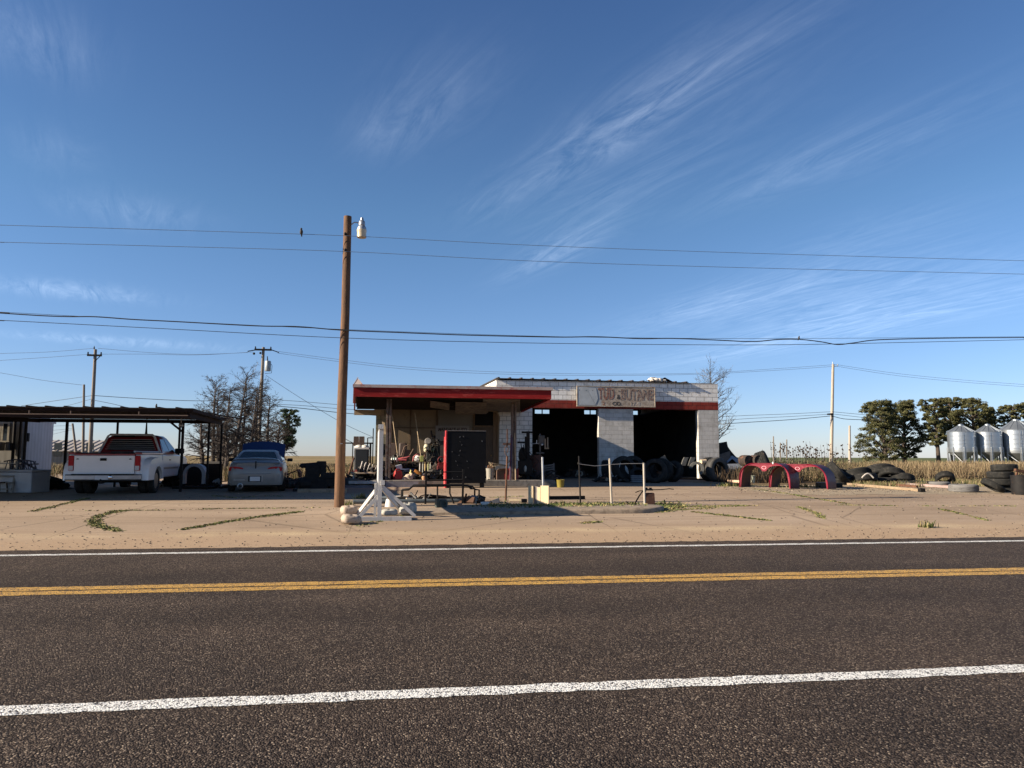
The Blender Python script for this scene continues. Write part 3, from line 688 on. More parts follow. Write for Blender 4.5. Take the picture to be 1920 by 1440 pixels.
# ================================================================ left side: home, carport, vehicles
def loc_of(px, py): return G(px, py)
M_WHITEP = mat('white_car_paint', (.80, .79, .78), .3, var=.06, scale=1.5, coat=.4, bmp=0)
M_REDP = mat('red_car_paint', (.22, .012, .014), .3, var=.1, scale=1.5, coat=.4, bmp=0)
M_BEIGEP = mat('beige_car_paint', (.25, .24, .222), .4, .1, .12, 1.5, coat=.2, bmp=0)
M_BLUEP = mat('blue_car_paint', (.012, .035, .11), .5, .1, .15, 1.5, coat=.1, bmp=0)
M_BLACK = mat('black_plastic', (.012, .012, .012), .7, var=.2, spec=.2)
M_TYRE = mat('tyre_rubber', (.022, .021, .020), .85, var=.35, scale=5, col2=(.05, .043, .036), amt=.25, bscale=90, spec=.2)
M_CHROME = mat('dull_chrome', (.30, .30, .31), .35, .9, .2, 3)
M_LAMP = mat('red_lamp', (.38, .008, .010), .35, var=.1, bmp=0, spec=.2)
M_PLATE = mat('number_plate', (.55, .55, .55), .5, var=.05)
M_RUST = mat('rusty_steel', (.12, .055, .03), .9, .1, .4, 5, (.05, .03, .02), .4)
M_BLACKST = mat('black_steel', (.013, .012, .012), .7, .1, .3, 5, (.035, .022, .015), .2, spec=.2)
M_GALV = mat('galvanised', (.42, .44, .46), .42, .75, .12, 2)
M_GREYW = mat('grey_weathered_wood', (.22, .19, .15), .9, var=.3, scale=2, stretch=(5, 5, .6))
glass()

def wheel(par, x, y, r, w_, name='wheel', rimc=M_CHROME, side=1):
    """tyre with a dished rim; the axle lies along x"""
    M = Matrix.Translation((x, y, r)) @ Matrix.Rotation(R(90), 4, 'Y')
    t = MB(); h = w_/2
    t.lathe([(r*.62, -h*.85), (r*.9, -h), (r*.97, -h*.8), (r, -h*.5), (r, h*.5), (r*.97, h*.8), (r*.9, h), (r*.62, h*.85)], 28, M, True)
    o = t.build(name, M_TYRE, par, 40)
    q = MB(); sgn = 1 if x >= 0 else -1
    q.lathe([(0, sgn*h*.45), (r*.2, sgn*h*.5), (r*.28, sgn*h*.2), (r*.52, sgn*h*.25), (r*.63, sgn*h*.8)], 20, M); q.build('rim', rimc, o, 40)
    return o
def arch_poly(y0, y1, zb, zt_pts, arches):
    """side profile (y,z): bottom edge with round wheel cut-outs, then the top line"""
    pts = [(y0, zb)]
    for yc, r in arches:
        zc = .36
        dz = zb-zc; a0 = math.asin(max(-1, min(1, dz/r)))
        for k in range(11):
            a = math.pi-a0 + (2*a0-math.pi)*k/10
            pts.append((yc+r*math.cos(a), zc+r*math.sin(a)))
    pts.append((y1, zb)); return pts + zt_pts

# ---- pickup
o_ = G(196, 927); TL = Vector((P(194, 900, 21.4).x, P(194, 900, 21.4).y, 0)); TL.z = gz(TL.y+.8)
tr = thing('pickup_truck', 'white and red crew pickup with flared rear fenders parked under the carport', 'pickup truck', TL, R(3.2))
b1 = MB()
for s_ in (-1, 1):
    b1.prism(arch_poly(.06, 2.4, .46, [(2.4, 1.16), (.06, 1.16)], [(1.3, .46)]), s_*.80, s_*.95, 'x')
b1.span((-.8, .12, .62), (.8, 2.4, .68)); b1.span((-.8, 2.3, .68), (.8, 2.4, 1.15))
b1.build('bed', M_WHITEP, tr, bevel=.02)
rl = MB()
for s_ in (-1, 1): rl.span((s_*.78, .05, 1.161), (s_*.97, 2.4, 1.225))
rl.span((-.779, 2.3, 1.161), (.779, 2.4, 1.22)); rl.build('bed_rail', M_REDP, tr, bevel=.015)
fl = MB()
for s_ in (-1, 1):
    secs = []
    for x, k in ((.945, 1.0), (1.06, .985), (1.13, .95)):
        pl = []
        n = 14
        for i in range(n+1):
            a = math.pi*i/n; pl.append((s_*x, 1.16-(1.0*k if i < n/2 else .78*k)*(abs(math.cos(a))**.7)*(1 if i < n/2 else -1), .42+.68*k*math.sin(a)**.55))
        for i in range(n+1):
            a = math.pi*(n-i)/n; pl.append((s_*x, 1.3-.45*math.cos(a), .42+.40*math.sin(a)))
        secs.append(pl)
    fl.loft(secs); fl.build('rear_fender', M_WHITEP, tr, 40); fl = MB()
tg = MB(); tg.span((-.795, 0.0, .60), (.795, .07, 1.13)); tgo = tg.build('tailgate', M_WHITEP, tr, bevel=.015)
tg = MB(); tg.span((-.797, -.004, 1.131), (.797, .075, 1.185)); tg.build('tailgate_trim', M_REDP, tgo, bevel=.01)
tg = MB(); tg.box((-.03, -.008, 1.02), (.17, .02, .075)); tg.build('handle', M_BLACK, tgo)
for x in (-.7, .68):
    q = MB(); q.prism([(x-.04, 1.02), (x+.04, 1.02), (x+.012, 1.05), (x-.012, 1.05)], -.012, 0, 'y'); q.build('badge', M_BLACK, tgo)
for s_ in (-1, 1):
    q = MB(); q.span((s_*.803, -.01, .70), (s_*.945, .12, 1.13)); to = q.build('tail_lamp', M_LAMP, tr, bevel=.02)
    q = MB(); q.span((s_*.81, -.018, .71), (s_*.93, -.0105, .84)); q.build('clear_lens', M_CHROME, to)
bu = MB(); bu.loft([[(x*1.0, -.10+.12*abs(x/1.0)**4, .42), (x, -.16+.12*abs(x)**4, .46), (x, -.16+.12*abs(x)**4, .57), (x, -.12+.12*abs(x)**4, .60), (x, .05, .60), (x, .05, .42)] for x in [-1, -.7, -.25, .25, .7, 1]])
bo = bu.build('rear_bumper', M_CHROME, tr, 30)
q = MB(); q.span((-.80, -.17, .575), (.80, -.02, .612)); q.build('step_pad', M_BLACK, bo)
q = MB(); q.span((-.17, -.172, .45), (.16, -.16, .57)); q.build('licence_plate', M_PLATE, bo)
q = MB(); q.ball((.22, -.17, .52), (.06, .02, .05)); q.build('tow_light', mat('bright_chrome', (.7, .7, .7), .15, 1), bo)
q = MB(); q.span((-.06, -.2, .34), (.03, .0, .40)); q.ball((-.015, -.2, .44), .03); q.build('tow_hitch', M_BLACKST, bo)
cb = MB(); cb.prism(arch_poly(2.46, 5.95, .44, [(5.95, .75), (5.9, 1.02), (5.6, 1.10), (4.55, 1.17), (2.46, 1.17)], [(5.0, .44)]), -.95, .95, 'x'); cb.build('cab_body', M_WHITEP, tr, bevel=.04)
secs = []
for z, y0, y1, w_ in ((1.172, 2.47, 4.62, .93), (1.25, 2.48, 4.5, .92), (1.70, 2.62, 3.75, .74), (1.78, 2.75, 3.6, .66), (1.80, 2.9, 3.45, .5)):
    secs.append([(-w_, y0, z), (w_, y0, z), (w_, y1, z), (-w_, y1, z)])
ca = MB(); ca.loft(secs); co = ca.build('cab_roof', M_REDP, tr, 60, bevel=.03)
def lp(z, y, s_=1, e=.006):                                   # a point on the cab's side at height z
    t = (z-1.25)/.45; return (s_*(.92+(.74-.92)*t+e), y, z)
for s_ in (-1, 1):
    q = MB(); q.slab([lp(1.27, 2.62, s_), lp(1.27, 3.35, s_), lp(1.66, 3.2, s_), lp(1.66, 2.74, s_)][::s_], .01); q.build('side_window', glass(), co)
    q = MB(); q.slab([lp(1.27, 3.42, s_), lp(1.27, 4.28, s_), lp(1.66, 3.68, s_), lp(1.66, 3.27, s_)][::s_], .01); q.build('side_window', glass(), co)
    q = MB(); q.span((s_*.93, 4.05, 1.2), (s_*1.22, 4.18, 1.38)); q.build('mirror', M_BLACK, tr, bevel=.03)
    q = MB(); q.span((s_*.951, 2.55, .70), (s_*.958, 4.5, .76)); q.build('side_moulding', M_CHROME, tr)
    q = MB(); q.span((s_*.951, 3.30, .98), (s_*.965, 3.45, 1.01)); q.build('door_handle', M_BLACK, tr)
q = MB(); q.slab([(-.70, 2.47, 1.30), (.70, 2.47, 1.30), (.58, 2.60, 1.64), (-.58, 2.60, 1.64)][::-1], .012); q.build('rear_window', glass(), co)
hr = MB(); M_WTUBE = mat('white_tube', (.6, .58, .57), .4, var=.1)
hr.path([(-.90, 2.34, 1.23), (-.86, 2.34, 1.30), (-.68, 2.42, 1.74), (-.62, 2.42, 1.79), (.62, 2.42, 1.79), (.68, 2.42, 1.74), (.86, 2.34, 1.30), (.90, 2.34, 1.23)], .035, 8)
ho = hr.build('headache_rack', M_WTUBE, tr, 50)
sl = MB()
for i in range(6):
    t = i/5; z = 1.34+.30*t; w_ = .74-.14*t; sl.box((0, 2.40+.04*t, z), (2*w_, .02, .009), (R(-15), 0, 0))
sl.build('louvre', M_WTUBE, ho)
q = MB(); q.span((-.5, 2.38, 1.715), (.1, 2.44, 1.765)); q.build('brake_light', M_BLACK, ho)
q = MB(); q.path([(.25, 3.1, 1.79), (.25, 3.1, 1.90), (.25, 3.1, 2.55)], [.05, .035, .004], 8); q.build('antenna', M_BLACK, tr)
q = MB(); q.span((-.75, .5, .69), (-.1, 1.6, 1.22)); q.span((-.2, 1.2, .69), (.25, 2.1, 1.26)); q.build('bed_load', mat('bed_clutter', (.05, .045, .04), .9, var=.6, scale=6, col2=(.14, .05, .05), amt=.4), tr)
q = MB(); q.tube((.70, .3, 1.25), (.86, 2.2, 1.25), .03); q.build('rail_bar', M_GALV, tr)
for x in (-.98, -.75, .75, .98): wheel(tr, x, 1.3, .38, .22)
for x in (-.84, .84): wheel(tr, x, 5.0, .38, .24)
q = MB(); q.span((-.8, .3, .38), (.8, 5.6, .5)); q.tube((-.8, 1.3, .38), (.8, 1.3, .38), .06); q.build('chassis', M_BLACKST, tr)

# ---- sedan with its bonnet up
SP = P(479, 880, 23.2); SL = Vector((SP.x, SP.y, gz(SP.y+.7)))
cr = thing('sedan_car', 'beige two door sedan seen from behind with its blue bonnet raised', 'car', SL, R(6.5))
secs = []
for y, w_, zb, zm, zt_ in ((0, .60, .34, .5, .66), (.05, .74, .24, .52, .80), (.16, .80, .22, .55, .90), (.5, .84, .20, .58, .94), (1.2, .85, .2, .58, .95), (3.0, .85, .2, .58, .94), (3.9, .82, .2, .55, .84), (4.3, .72, .22, .5, .72), (4.42, .55, .3, .48, .6)):
    secs.append([(-w_*.92, y, zb), (-w_, y, zm-.12), (-w_, y, zm+.02), (-w_*.93, y, zt_-.06), (-w_*.84, y, zt_), (w_*.84, y, zt_), (w_*.93, y, zt_-.06), (w_, y, zm+.02), (w_, y, zm-.12), (w_*.92, y, zb)])
q = MB(); q.loft(secs); q.build('body', M_BEIGEP, cr, 50)
secs = []
for z, y0, y1, w_ in ((.92, .70, 3.15, .76), (1.0, .85, 3.0, .74), (1.24, 1.38, 2.42, .58), (1.30, 1.55, 2.3, .52), (1.32, 1.75, 2.15, .40)):
    secs.append([(-w_, y0+.08, z), (-w_*.85, y0, z), (w_*.85, y0, z), (w_, y0+.08, z), (w_, y1, z), (-w_, y1, z)])
q = MB(); q.loft(secs); ro = q.build('roof', M_BEIGEP, cr, 50)
q = MB(); q.slab([(-.60, .872, 1.0), (.60, .872, 1.0), (.475, 1.355, 1.235), (-.475, 1.355, 1.235)][::-1], .02)
q.build('rear_window', glass('tinted_glass', (.025, .04, .04)), ro)
for s_ in (-1, 1):
    q = MB(); q.slab([(s_*.742, 1.1, 1.0), (s_*.742, 2.85, 1.0), (s_*.592, 2.35, 1.235), (s_*.592, 1.5, 1.235)][::s_], .01); q.build('side_window', glass(), ro)
    q = MB()
    secs_ = []
    for x, y, z, h in ((.36, -.022, .70, .04), (.46, -.018, .70, .075), (.60, -.01, .705, .085), (.72, .03, .71, .075), (.785, .10, .715, .05)):
        secs_.append([(s_*x, y-.012+.05, z-h), (s_*x, y-.012+.05, z+h), (s_*x, y+.1, z+h), (s_*x, y+.1, z-h)])
    q.loft(secs_); q.build('tail_lamp', M_LAMP, cr, 40)
    q = MB(); q.span((s_*.84, 2.55, .93), (s_*1.02, 2.65, 1.04)); q.build('mirror', M_BLACK, cr, bevel=.03)
sp_ = MB(); sp_.loft([[(x, .10+.10*(1-abs(x)/.72), z-.025), (x, .10+.10*(1-abs(x)/.72)-.05, z), (x, .25, z+.022), (x, .30, z-.01)] for x, z in ((-.72, .93), (-.66, 1.0), (-.45, 1.035), (0, 1.045), (.45, 1.035), (.66, 1.0), (.72, .93))])
sp_.build('spoiler', M_BEIGEP, cr, 50)
tk = MB(); tk.loft([[(x, .045+.02*abs(x), .60), (x, .045+.02*abs(x), .905-.03*abs(x)), (x, .12, .93-.03*abs(x)), (x, .12, .60)] for x in (-.56, -.3, 0, .3, .56)])
to = tk.build('boot_lid', mat('grey_boot_paint', (.17, .168, .16), .4, .2, .1, 2, coat=.3, bmp=0), cr, 40)
q = MB(); q.span((-.015, .025, .60), (.02, .043, .96)); q.build('strap', M_BLACK, to)
bm_ = MB(); bm_.loft([[(x, y, z0), (x, y-.03, z0+.03), (x, y-.03, z1-.02), (x, y+.02, z1)] for x, y, z0, z1 in ((-.80, .22, .24, .58), (-.72, .06, .22, .58), (-.4, -.01, .22, .58), (.4, -.01, .22, .58), (.72, .06, .22, .58), (.80, .22, .24, .58))])
bo = bm_.build('rear_bumper', M_BEIGEP, cr, 50)
q = MB(); q.span((-.20, -.052, .33), (.18, -.042, .50)); q.build('plate_recess', M_BLACK, bo)
q = MB(); q.span((-.15, -.06, .345), (.15, -.0525, .485)); po = q.build('licence_plate', M_PLATE, bo)
q = MB(); q.span((.20, -.05, .33), (.215, -.041, .51)); q.span((-.62, -.047, .375), (-.3, -.041, .39)); q.build('bumper_crease', mat('crease_grey', (.5, .49, .47), .4), bo)
q = MB(); M_ = Matrix.Translation((-.42, -.03, .20)) @ Matrix.Rotation(R(90), 4, 'X')
q.lathe([(.05, -.2), (.08, -.2), (.085, .08), (.06, .085), (.055, 0), (0, -.05)], 16, M_); q.build('exhaust_tip', M_CHROME, cr, 40)
hd = MB(); hd.loft([[(x, 3.15, .93-.02*x*x), (x, 3.62+.02, 1.64-.10*(x/.7)**2), (x, 3.65+.02, 1.62-.10*(x/.7)**2), (x, 3.2, .90)] for x in (-.72, -.5, -.2, .2, .5, .72)]); hd.build('raised_bonnet', M_BLUEP, cr, 40)
for x in (-.76, .76):
    wheel(cr, x, .85, .30, .2); wheel(cr, x, 3.5, .30, .2)
q = MB(); q.span((-.7, .3, .16), (.7, 4.0, .26)); q.build('underbody', M_BLACK, cr)

# ---- carport
cy0, cy1 = 20.4, 27.7
cx0 = -23.0
cxa, cxb = PY(362, 765, cy0).x, PY(416, 785, cy1).x
zc0, zc1 = PY(200, 781, cy0).z, PY(200, 763.5, cy0).z
cp = thing('carport', 'long open carport with a rusty brown flat roof over the parked pickup', 'carport', (-13, cy0, gz(22)))
co_ = Vector((-13, cy0, gz(22)))
M_CPR = mat('carport_brown', (.016, .0095, .008), .85, 0, .3, 2.5, (.035, .018, .013), .3, spec=.15)
def cpb(name, mb, mt, **k): return mb.build(name, mt, cp, off=co_, **k)
r_ = MB()
r_.add([(cx0, cy0, zc1-.03), (cxa, cy0, zc1-.03), (cxb+.15, cy1, zc1+.03), (cx0, cy1, zc1+.03), (cx0, cy0, zc1), (cxa, cy0, zc1), (cxb+.15, cy1, zc1+.06), (cx0, cy1, zc1+.06)],
       [(3, 2, 1, 0), (4, 5, 6, 7), (0, 1, 5, 4), (1, 2, 6, 5), (2, 3, 7, 6), (3, 0, 4, 7)])
x = cx0
while x < cxa-.1:
    r_.bar((x, cy0, zc1+.012), (x+.12, cy1, zc1+.072), .05, .03); x += .45
cpb('roof_sheet', r_, M_CPR)
r_ = MB(); r_.span((cx0, cy0+.02, zc0-.03), (cxa-.12, cy0+.12, zc0+.06)); r_.span((cx0, cy0+.03, zc1-.10), (cxa-.05, cy0+.1, zc1-.031)); r_.span((cx0, cy1-.12, zc1-.10), (cxb, cy1-.02, zc1+.02)); cpb('beam', r_, M_CPR)
r_ = MB(); r_.bar((cxa-.15, cy0+.13, zc0+.06), (cxb, cy1-.13, zc1-.07), .08, .14); r_.bar((cxa-.03, cy0+.02, zc1-.05), (cxb+.12, cy1-.02, zc1+.03), .05, .08)
for xx in (-20, -17.5, -15, -12.6):
    q = MB(); q.bar((xx, cy0+.13, zc0+.06), (xx+.2, cy1-.13, zc1-.06), .06, .12); cpb('rafter', q, M_CPR)
cpb('rafter', r_, M_CPR)
for px in (54, 132, 260): xx = PY(px, 770, cy0).x; tb = MB(); tb.span((xx-.012, cy0+.01, zc0+.061), (xx+.012, cy0+.06, zc1-.101)); cpb('fascia_strut', tb, mat('pale_strut', (.12, .08, .06), .8))
tb = MB(); tb.span((cx0, cy0-.004, zc0+.035), (cxa-.12, cy0+.019, zc0+.06)); cpb('edge_strip', tb, mat('pale_strut', (0, 0, 0)))
for px, yy, wd in ((47, cy1-.9, .07), (37, cy1-.1, .06), (124, cy1-.1, .075), (219, cy1-.1, .06), (336, cy1-.1, .06), (342, cy0+4.2, .07), (391, cy1-1.8, .06), (415, cy1-.1, .06)):
    xx = PY(px, 830, yy).x; q = MB(); q.span((xx-wd/2, yy-wd/2, gz(yy)), (xx+wd/2, yy+wd/2, zc0-.04+(zc1-.06-zc0)*max(0, (yy-cy0)/(cy1-cy0)))); cpb('post', q, M_BLACKST)
q = MB(); xx = PY(342, 830, cy0+4.2).x; q.bar((xx, cy0+4.15, zc0-.25), (xx-.45, cy0+4.1, zc0+.12), .04, .06); cpb('knee_brace', q, M_CPR)
q = MB(); q.ball((xx-.02, cy0+4.05, zc0-.05), .08); q.tube((xx-.02, cy0+4.05, zc0-.05), (xx-.02, cy0+4.05, zc0+.15), .02); cpb('floodlight', q, M_GALV, smooth=50)

def bird(loc, label, s_=1.0, rz=0):
    q = MB(); q.ball((0, 0, .07*s_), (.045*s_, .055*s_, .075*s_), 10, 7); q.ball((0, -.03*s_, .15*s_), (.03*s_, .035*s_, .03*s_), 8, 6)
    q.path([(0, .03*s_, .04*s_), (0, .10*s_, -.03*s_)], [.03*s_, .012*s_], 6); q.path([(0, -.06*s_, .15*s_), (0, -.085*s_, .145*s_)], [.008*s_, .001], 5)
    return one('bird', q, mat('bird_feathers', (.03, .026, .024), .8), label, 'bird', loc, rz, smooth=60)
p = PY(293, 763.0, cy0+.2); p.z = zc1+.01; bird(p, 'small brown bird perched on the carport roof', .6, R(30))

HY = 28.2
# ---- mobile home
HX1 = PY(98, 840, HY+3.2).x; HX0 = PY(46, 840, HY).x
hm = thing('mobile_home', 'white mobile home behind the carport with a low gabled roof', 'mobile home', (HX0, HY, gz(HY)))
ho_ = Vector((HX0, HY, gz(HY)))
def siding(name, col, st):
    m, nt, b = nodes_of(name); v = objvec(nt); s_ = nt.nodes.new('ShaderNodeSeparateXYZ'); nt.links.new(v, s_.inputs[0])
    wv = math_(nt, 'PINGPONG', math_(nt, 'ADD', s_.outputs[0], s_.outputs[1]), .15)
    c = mixc(nt, ramp(nt, wv, [(0, (.5, .5, .5)), (.08, (0, 0, 0))]), ramp(nt, noise(nt, 1.5, 5, v), [(.3, lum(col, .85)), (.7, lum(col, 1.08))]), lum(col, .55))
    nt.links.new(c, b.inputs['Base Color']); b.inputs['Roughness'].default_value = .6; return m
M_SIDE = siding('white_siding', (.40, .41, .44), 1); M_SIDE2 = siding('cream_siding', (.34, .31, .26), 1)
zr0 = PY(60, 781, HY+1.2).z; zb = gz(HY)
d_ = Vector((HX1-HX0, 3.2, 0)); L_ = d_.length; dn = d_.normalized()
w_ = MB(); A = Vector((HX0, HY, 0)); B = A+d_; Cc = A+Vector((-14, .0, 0)); Dd = B+Vector((-14, 0, 0))
def wallq(mb, p, q, z0, z1): mb.add([(p.x, p.y, z0), (q.x, q.y, z0), (q.x, q.y, z1), (p.x, p.y, z1)], [(0, 1, 2, 3)])
def hbp(name, mb, mt, **k): return mb.build(name, mt, hm, off=ho_, **k)
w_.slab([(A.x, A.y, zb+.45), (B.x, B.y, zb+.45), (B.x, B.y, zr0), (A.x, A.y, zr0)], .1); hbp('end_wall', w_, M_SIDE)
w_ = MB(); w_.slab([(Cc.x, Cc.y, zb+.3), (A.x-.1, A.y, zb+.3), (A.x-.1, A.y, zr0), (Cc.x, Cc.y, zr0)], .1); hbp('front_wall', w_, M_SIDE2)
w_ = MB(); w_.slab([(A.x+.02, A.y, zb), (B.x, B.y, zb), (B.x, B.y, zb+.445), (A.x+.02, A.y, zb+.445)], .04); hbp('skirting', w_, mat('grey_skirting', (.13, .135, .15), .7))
w_ = MB(); e = dn*.25; n_ = Vector((dn.y, -dn.x, 0))*.02
zt_, zp = zr0+.12, PY(-40, 742, HY+1.7).z
w_.slab([A-e+n_+Vector((0, 0, zr0-.18)), B+e+n_+Vector((0, 0, zr0-.18)), B+e+n_+Vector((0, 0, zr0+.0)), A-e+n_+Vector((0, 0, zr0+.0))], .06); hbp('eave_trim', w_, M_SIDE)
w_ = MB(); Mx = Vector((-7, 1.5, 0))
w_.add([(A-e).to_tuple()[:2]+(zr0,), (B+e).to_tuple()[:2]+(zr0,), (B.x-14, B.y, zr0), (A.x-14, A.y, zr0), (A.x-5, HY+1.6, zp)], [(0, 1, 4), (1, 2, 4), (2, 3, 4), (3, 0, 4)]); hbp('roof', w_, mat('grey_shingle', (.30, .27, .25), .9, var=.2, scale=3))
for px0, px1, py0, py1, nm in ((-8, 2, 793, 826, 'window'), (4, 18, 793, 828, 'window')):
    a = PY(px0, py1, HY-.05); b_ = PY(px1, py0, HY-.05); q = MB(); q.span((a.x, HY-.08, a.z), (b_.x, HY-.03, b_.z)); wo = hbp(nm, q, glass())
    q = MB()
    for z in (a.z, b_.z): q.span((a.x-.04, HY-.1, z-.03), (b_.x+.04, HY-.06, z+.03))
    for x in (a.x, b_.x): q.span((x-.03, HY-.1, a.z+.03), (x+.03, HY-.06, b_.z-.03))
    f_ = q.build('frame', mat('cream_frame', (.42, .38, .30), .7), wo, off=(0, 0, 0)); f_.location = -ho_
for px0, px1, py0, py1 in ((1, 9, 829, 845), (16, 24, 829, 845)):
    a = PY(px0, py1, HY-.1); b_ = PY(px1, py0, HY-.1); q = MB(); q.span((a.x, HY-.35, a.z), (b_.x, HY-.05, b_.z)); hbp('cooler_unit', q, mat('cooler_grey', (.10, .095, .09), .7, var=.3), bevel=.02)
q = MB(); q.tube((PY(41, 790, HY-.1).x, HY-.15, zr0-.1), (PY(41, 790, HY-.1).x, HY-.15, zb+.2), .04); q.tube((PY(31, 790, HY-.1).x, HY-.2, zr0-.1), (PY(31, 790, HY-.1).x, HY-.2, zb+.2), .05); hbp('downpipe', q, M_BLACKST)
q = MB(); p = PY(51, 820, HY+.3); q.box((p.x, p.y-.05, p.z), (.16, .14, .30)); hbp('meter_box', q, M_BLACK, bevel=.02)
# things in the shade beside the home
def bx(name, px0, px1, py0, py1, d, depth, mt, label, cat, bevel=.015, lid=None, rz=0, z0=None):
    """a box-like thing seen between pixels; its front stands at depth d"""
    a = P(px0, py1, d); b_ = P(px1, py0, d); w_ = (b_-a).dot(RT0); h = b_.z-a.z
    q = MB(); q.box((0, depth/2, h/2), (w_, depth, h)); l = (a+b_)/2; l.z = a.z
    return q, l, w_, h
q, l, w_, h = bx('', 13, 47, 858, 900, 22.6, .75, None, '', ''); l.z = gz(23)
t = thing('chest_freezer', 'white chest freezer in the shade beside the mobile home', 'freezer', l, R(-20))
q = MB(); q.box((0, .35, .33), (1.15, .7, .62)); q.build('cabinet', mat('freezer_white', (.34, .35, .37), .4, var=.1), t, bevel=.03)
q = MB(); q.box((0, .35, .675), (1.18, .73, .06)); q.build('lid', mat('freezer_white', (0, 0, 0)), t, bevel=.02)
q = MB()
for i in range(14): q.tube((-.5+i*.075, .1+.1*(i % 3), .0), (-.5+i*.075+rnd.uniform(-.05, .05), .15, .26), .014)
q.path([(-.55, .1, .24), (-.2, .1, .30), (.2, .1, .28), (.5, .1, .25), (.62, .1, .05)], .018); q.path([(-.5, .3, .14), (.5, .3, .17)], .018)
one('wire_rack', q, mat('dark_blue_wire', (.03, .035, .06), .5), 'dark wire rack lying on top of the white chest freezer', 'rack', (l.x, l.y, l.z+.71), R(-20))
q = MB(); a = P(5, 905, 22.4); hh = .95
for s_ in (-.25, .25): q.bar((s_, 0, 0), (s_, .35, hh), .05, .06)
for k in range(5): q.box((0, .03+.07*k, .12+.19*k), (.5, .16, .03))
one('step_ladder', q, mat('pale_ladder', (.28, .25, .21), .7), 'pale wooden porch steps at the left edge of the mobile home', 'steps', (a.x, a.y, gz(a.y)), R(8))
q = MB(); a = P(84, 888, 24.5)
q.bar((-.9, 0, .95), (.55, .3, .02), .10, .05); one('loading_ramp', q, M_BLACKST, 'long black ramp leaning beside the mobile home corner', 'ramp', (a.x+.1, a.y, gz(a.y)))
q = MB(); q.ball((0, 0, .22), (.55, .4, .24), 12, 7, None, .2); q.ball((.4, .1, .12), (.3, .3, .14), 10, 6, None, .2)
one('junk_heap', q, M_BLACKST, 'dark heap of scrap at the foot of the black ramp', 'scrap heap', (a.x+.1, a.y-.2, gz(a.y)), smooth=30)
q = MB(); a = P(30, 880, 23.3); q.box((0, 0, .3), (.5, .5, .03))
for sx_ in (-.22, .22):
    for sy_ in (-.22, .22): q.bar((sx_, sy_, 0), (sx_*.9, sy_*.9, .29), .03, .03)
one('low_stool', q, M_OLDWOOD, 'low dark stool between the porch steps and the freezer', 'stool', (a.x-.1, a.y-.9, gz(a.y)))

# ---- fender and dark trailer right of the pickup
a = P(363, 907, 25.0)
def arch_fender(name, R_, w_, leg, mt, label, loc, rz):
    q = MB(); secs = []
    pts = [(-R_, -leg)] + [(-R_*math.cos(math.pi*k/14), R_*math.sin(math.pi*k/14)) for k in range(15)] + [(R_, -leg)]
    for x, z in pts:
        k = .74
        secs.append([(x, 0, z+leg), (x*k, -.03, max(0, (z*k))+leg if z > 0 else z+leg), (x*k, .02, max(0, (z*k))+leg if z > 0 else z+leg), (x*.97, w_, z*.97+leg)])
    q.loft(secs); return one(name, q, mt, label, 'fender', loc, rz, smooth=40)
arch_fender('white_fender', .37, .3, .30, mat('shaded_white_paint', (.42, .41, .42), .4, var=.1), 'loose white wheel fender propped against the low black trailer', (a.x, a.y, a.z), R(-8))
q = MB(); q.box((0, 0, .06), (1.3, .45, .10)); one('dark_pallet', q, M_BLACK, 'dark low pallet under the loose white fender', 'pallet', (a.x, a.y+.1, gz(a.y)-.02), R(-5), bevel=.02)
a = P(340, 900, 26.0); b_ = P(418, 868, 27.2)
q = MB(); dv = Vector((b_.x-a.x, b_.y-a.y, 0)); L_ = dv.length; ang = math.atan2(dv.y, dv.x)
t = thing('utility_trailer', 'low black flat sided trailer standing behind the white fender', 'trailer', (a.x, a.y, gz(a.y)), ang)
q.span((0, 0, .05), (L_, .06, .80)); q.span((0, 1.2, .12), (L_, 1.26, .80)); q.span((0, .06, .25), (L_, 1.2, .31)); q.span((L_-.05, .06, .31), (L_, 1.2, .88)); q.build('box', M_BLACKST, t)
for x in ():
    q = MB(); q.lathe([(.12, -.09), (.28, -.09), (.30, 0), (.28, .09), (.12, .09)], 20, Matrix.Translation((x, -.12, .3)) @ Matrix.Rotation(R(90), 4, 'X'), True); q.build('tyre', M_TYRE, t, 40)

# ---- black machine and scrap between the sedan and the timber pole
a = P(592, 918, 23.9); mz = gz(a.y)
t = thing('scrap_engine', 'black greasy engine and gearbox on a skid left of the timber pole', 'engine', (a.x, a.y, mz), R(5))
q = MB(); q.box((-.12, .3, .55), (.45, .5, .6)); q.box((.15, .3, .75), (.3, .4, .42)); q.box((-.1, .3, .22), (.9, .5, .3)); q.ball((-.35, .2, .25), (.25, .3, .22), 10, 7); q.build('block', M_BLACKST, t, bevel=.03)
q = MB(); q.path([(-.5, .2, .77), (-.48, .2, .81), (.0, .2, .84), (.15, .2, .84)], [.06, .08, .09, .08], 10); q.build('air_pipe', M_BLACKST, t, 40)
q = MB(); q.path([(-.35, .15, .72), (-.28, .15, .6), (-.22, .15, .42)], .02, 8); q.path([(.22, .15, .86), (.34, .15, .80), (.42, .15, .65), (.44, .15, .5)], .022, 8); q.build('hose', M_BLACK, t, 40)
q = MB(); q.box((.38, .3, .5), (.5, .5, .18)); q.box((.62, .3, .7), (.10, .3, .4)); q.box((.3, .3, .3), (.55, .45, .3)); q.build('gearbox', M_BLACKST, t, bevel=.02)
q = MB(); q.path([(-.60, .1, .12), (-.3, .1, .42), (-.1, .1, .62)], .05, 8); q.box((-.05, .3, .05), (1.3, .6, .08)); q.build('skid', M_BLACKST, t)
a = P(545, 890, 26); q = MB()
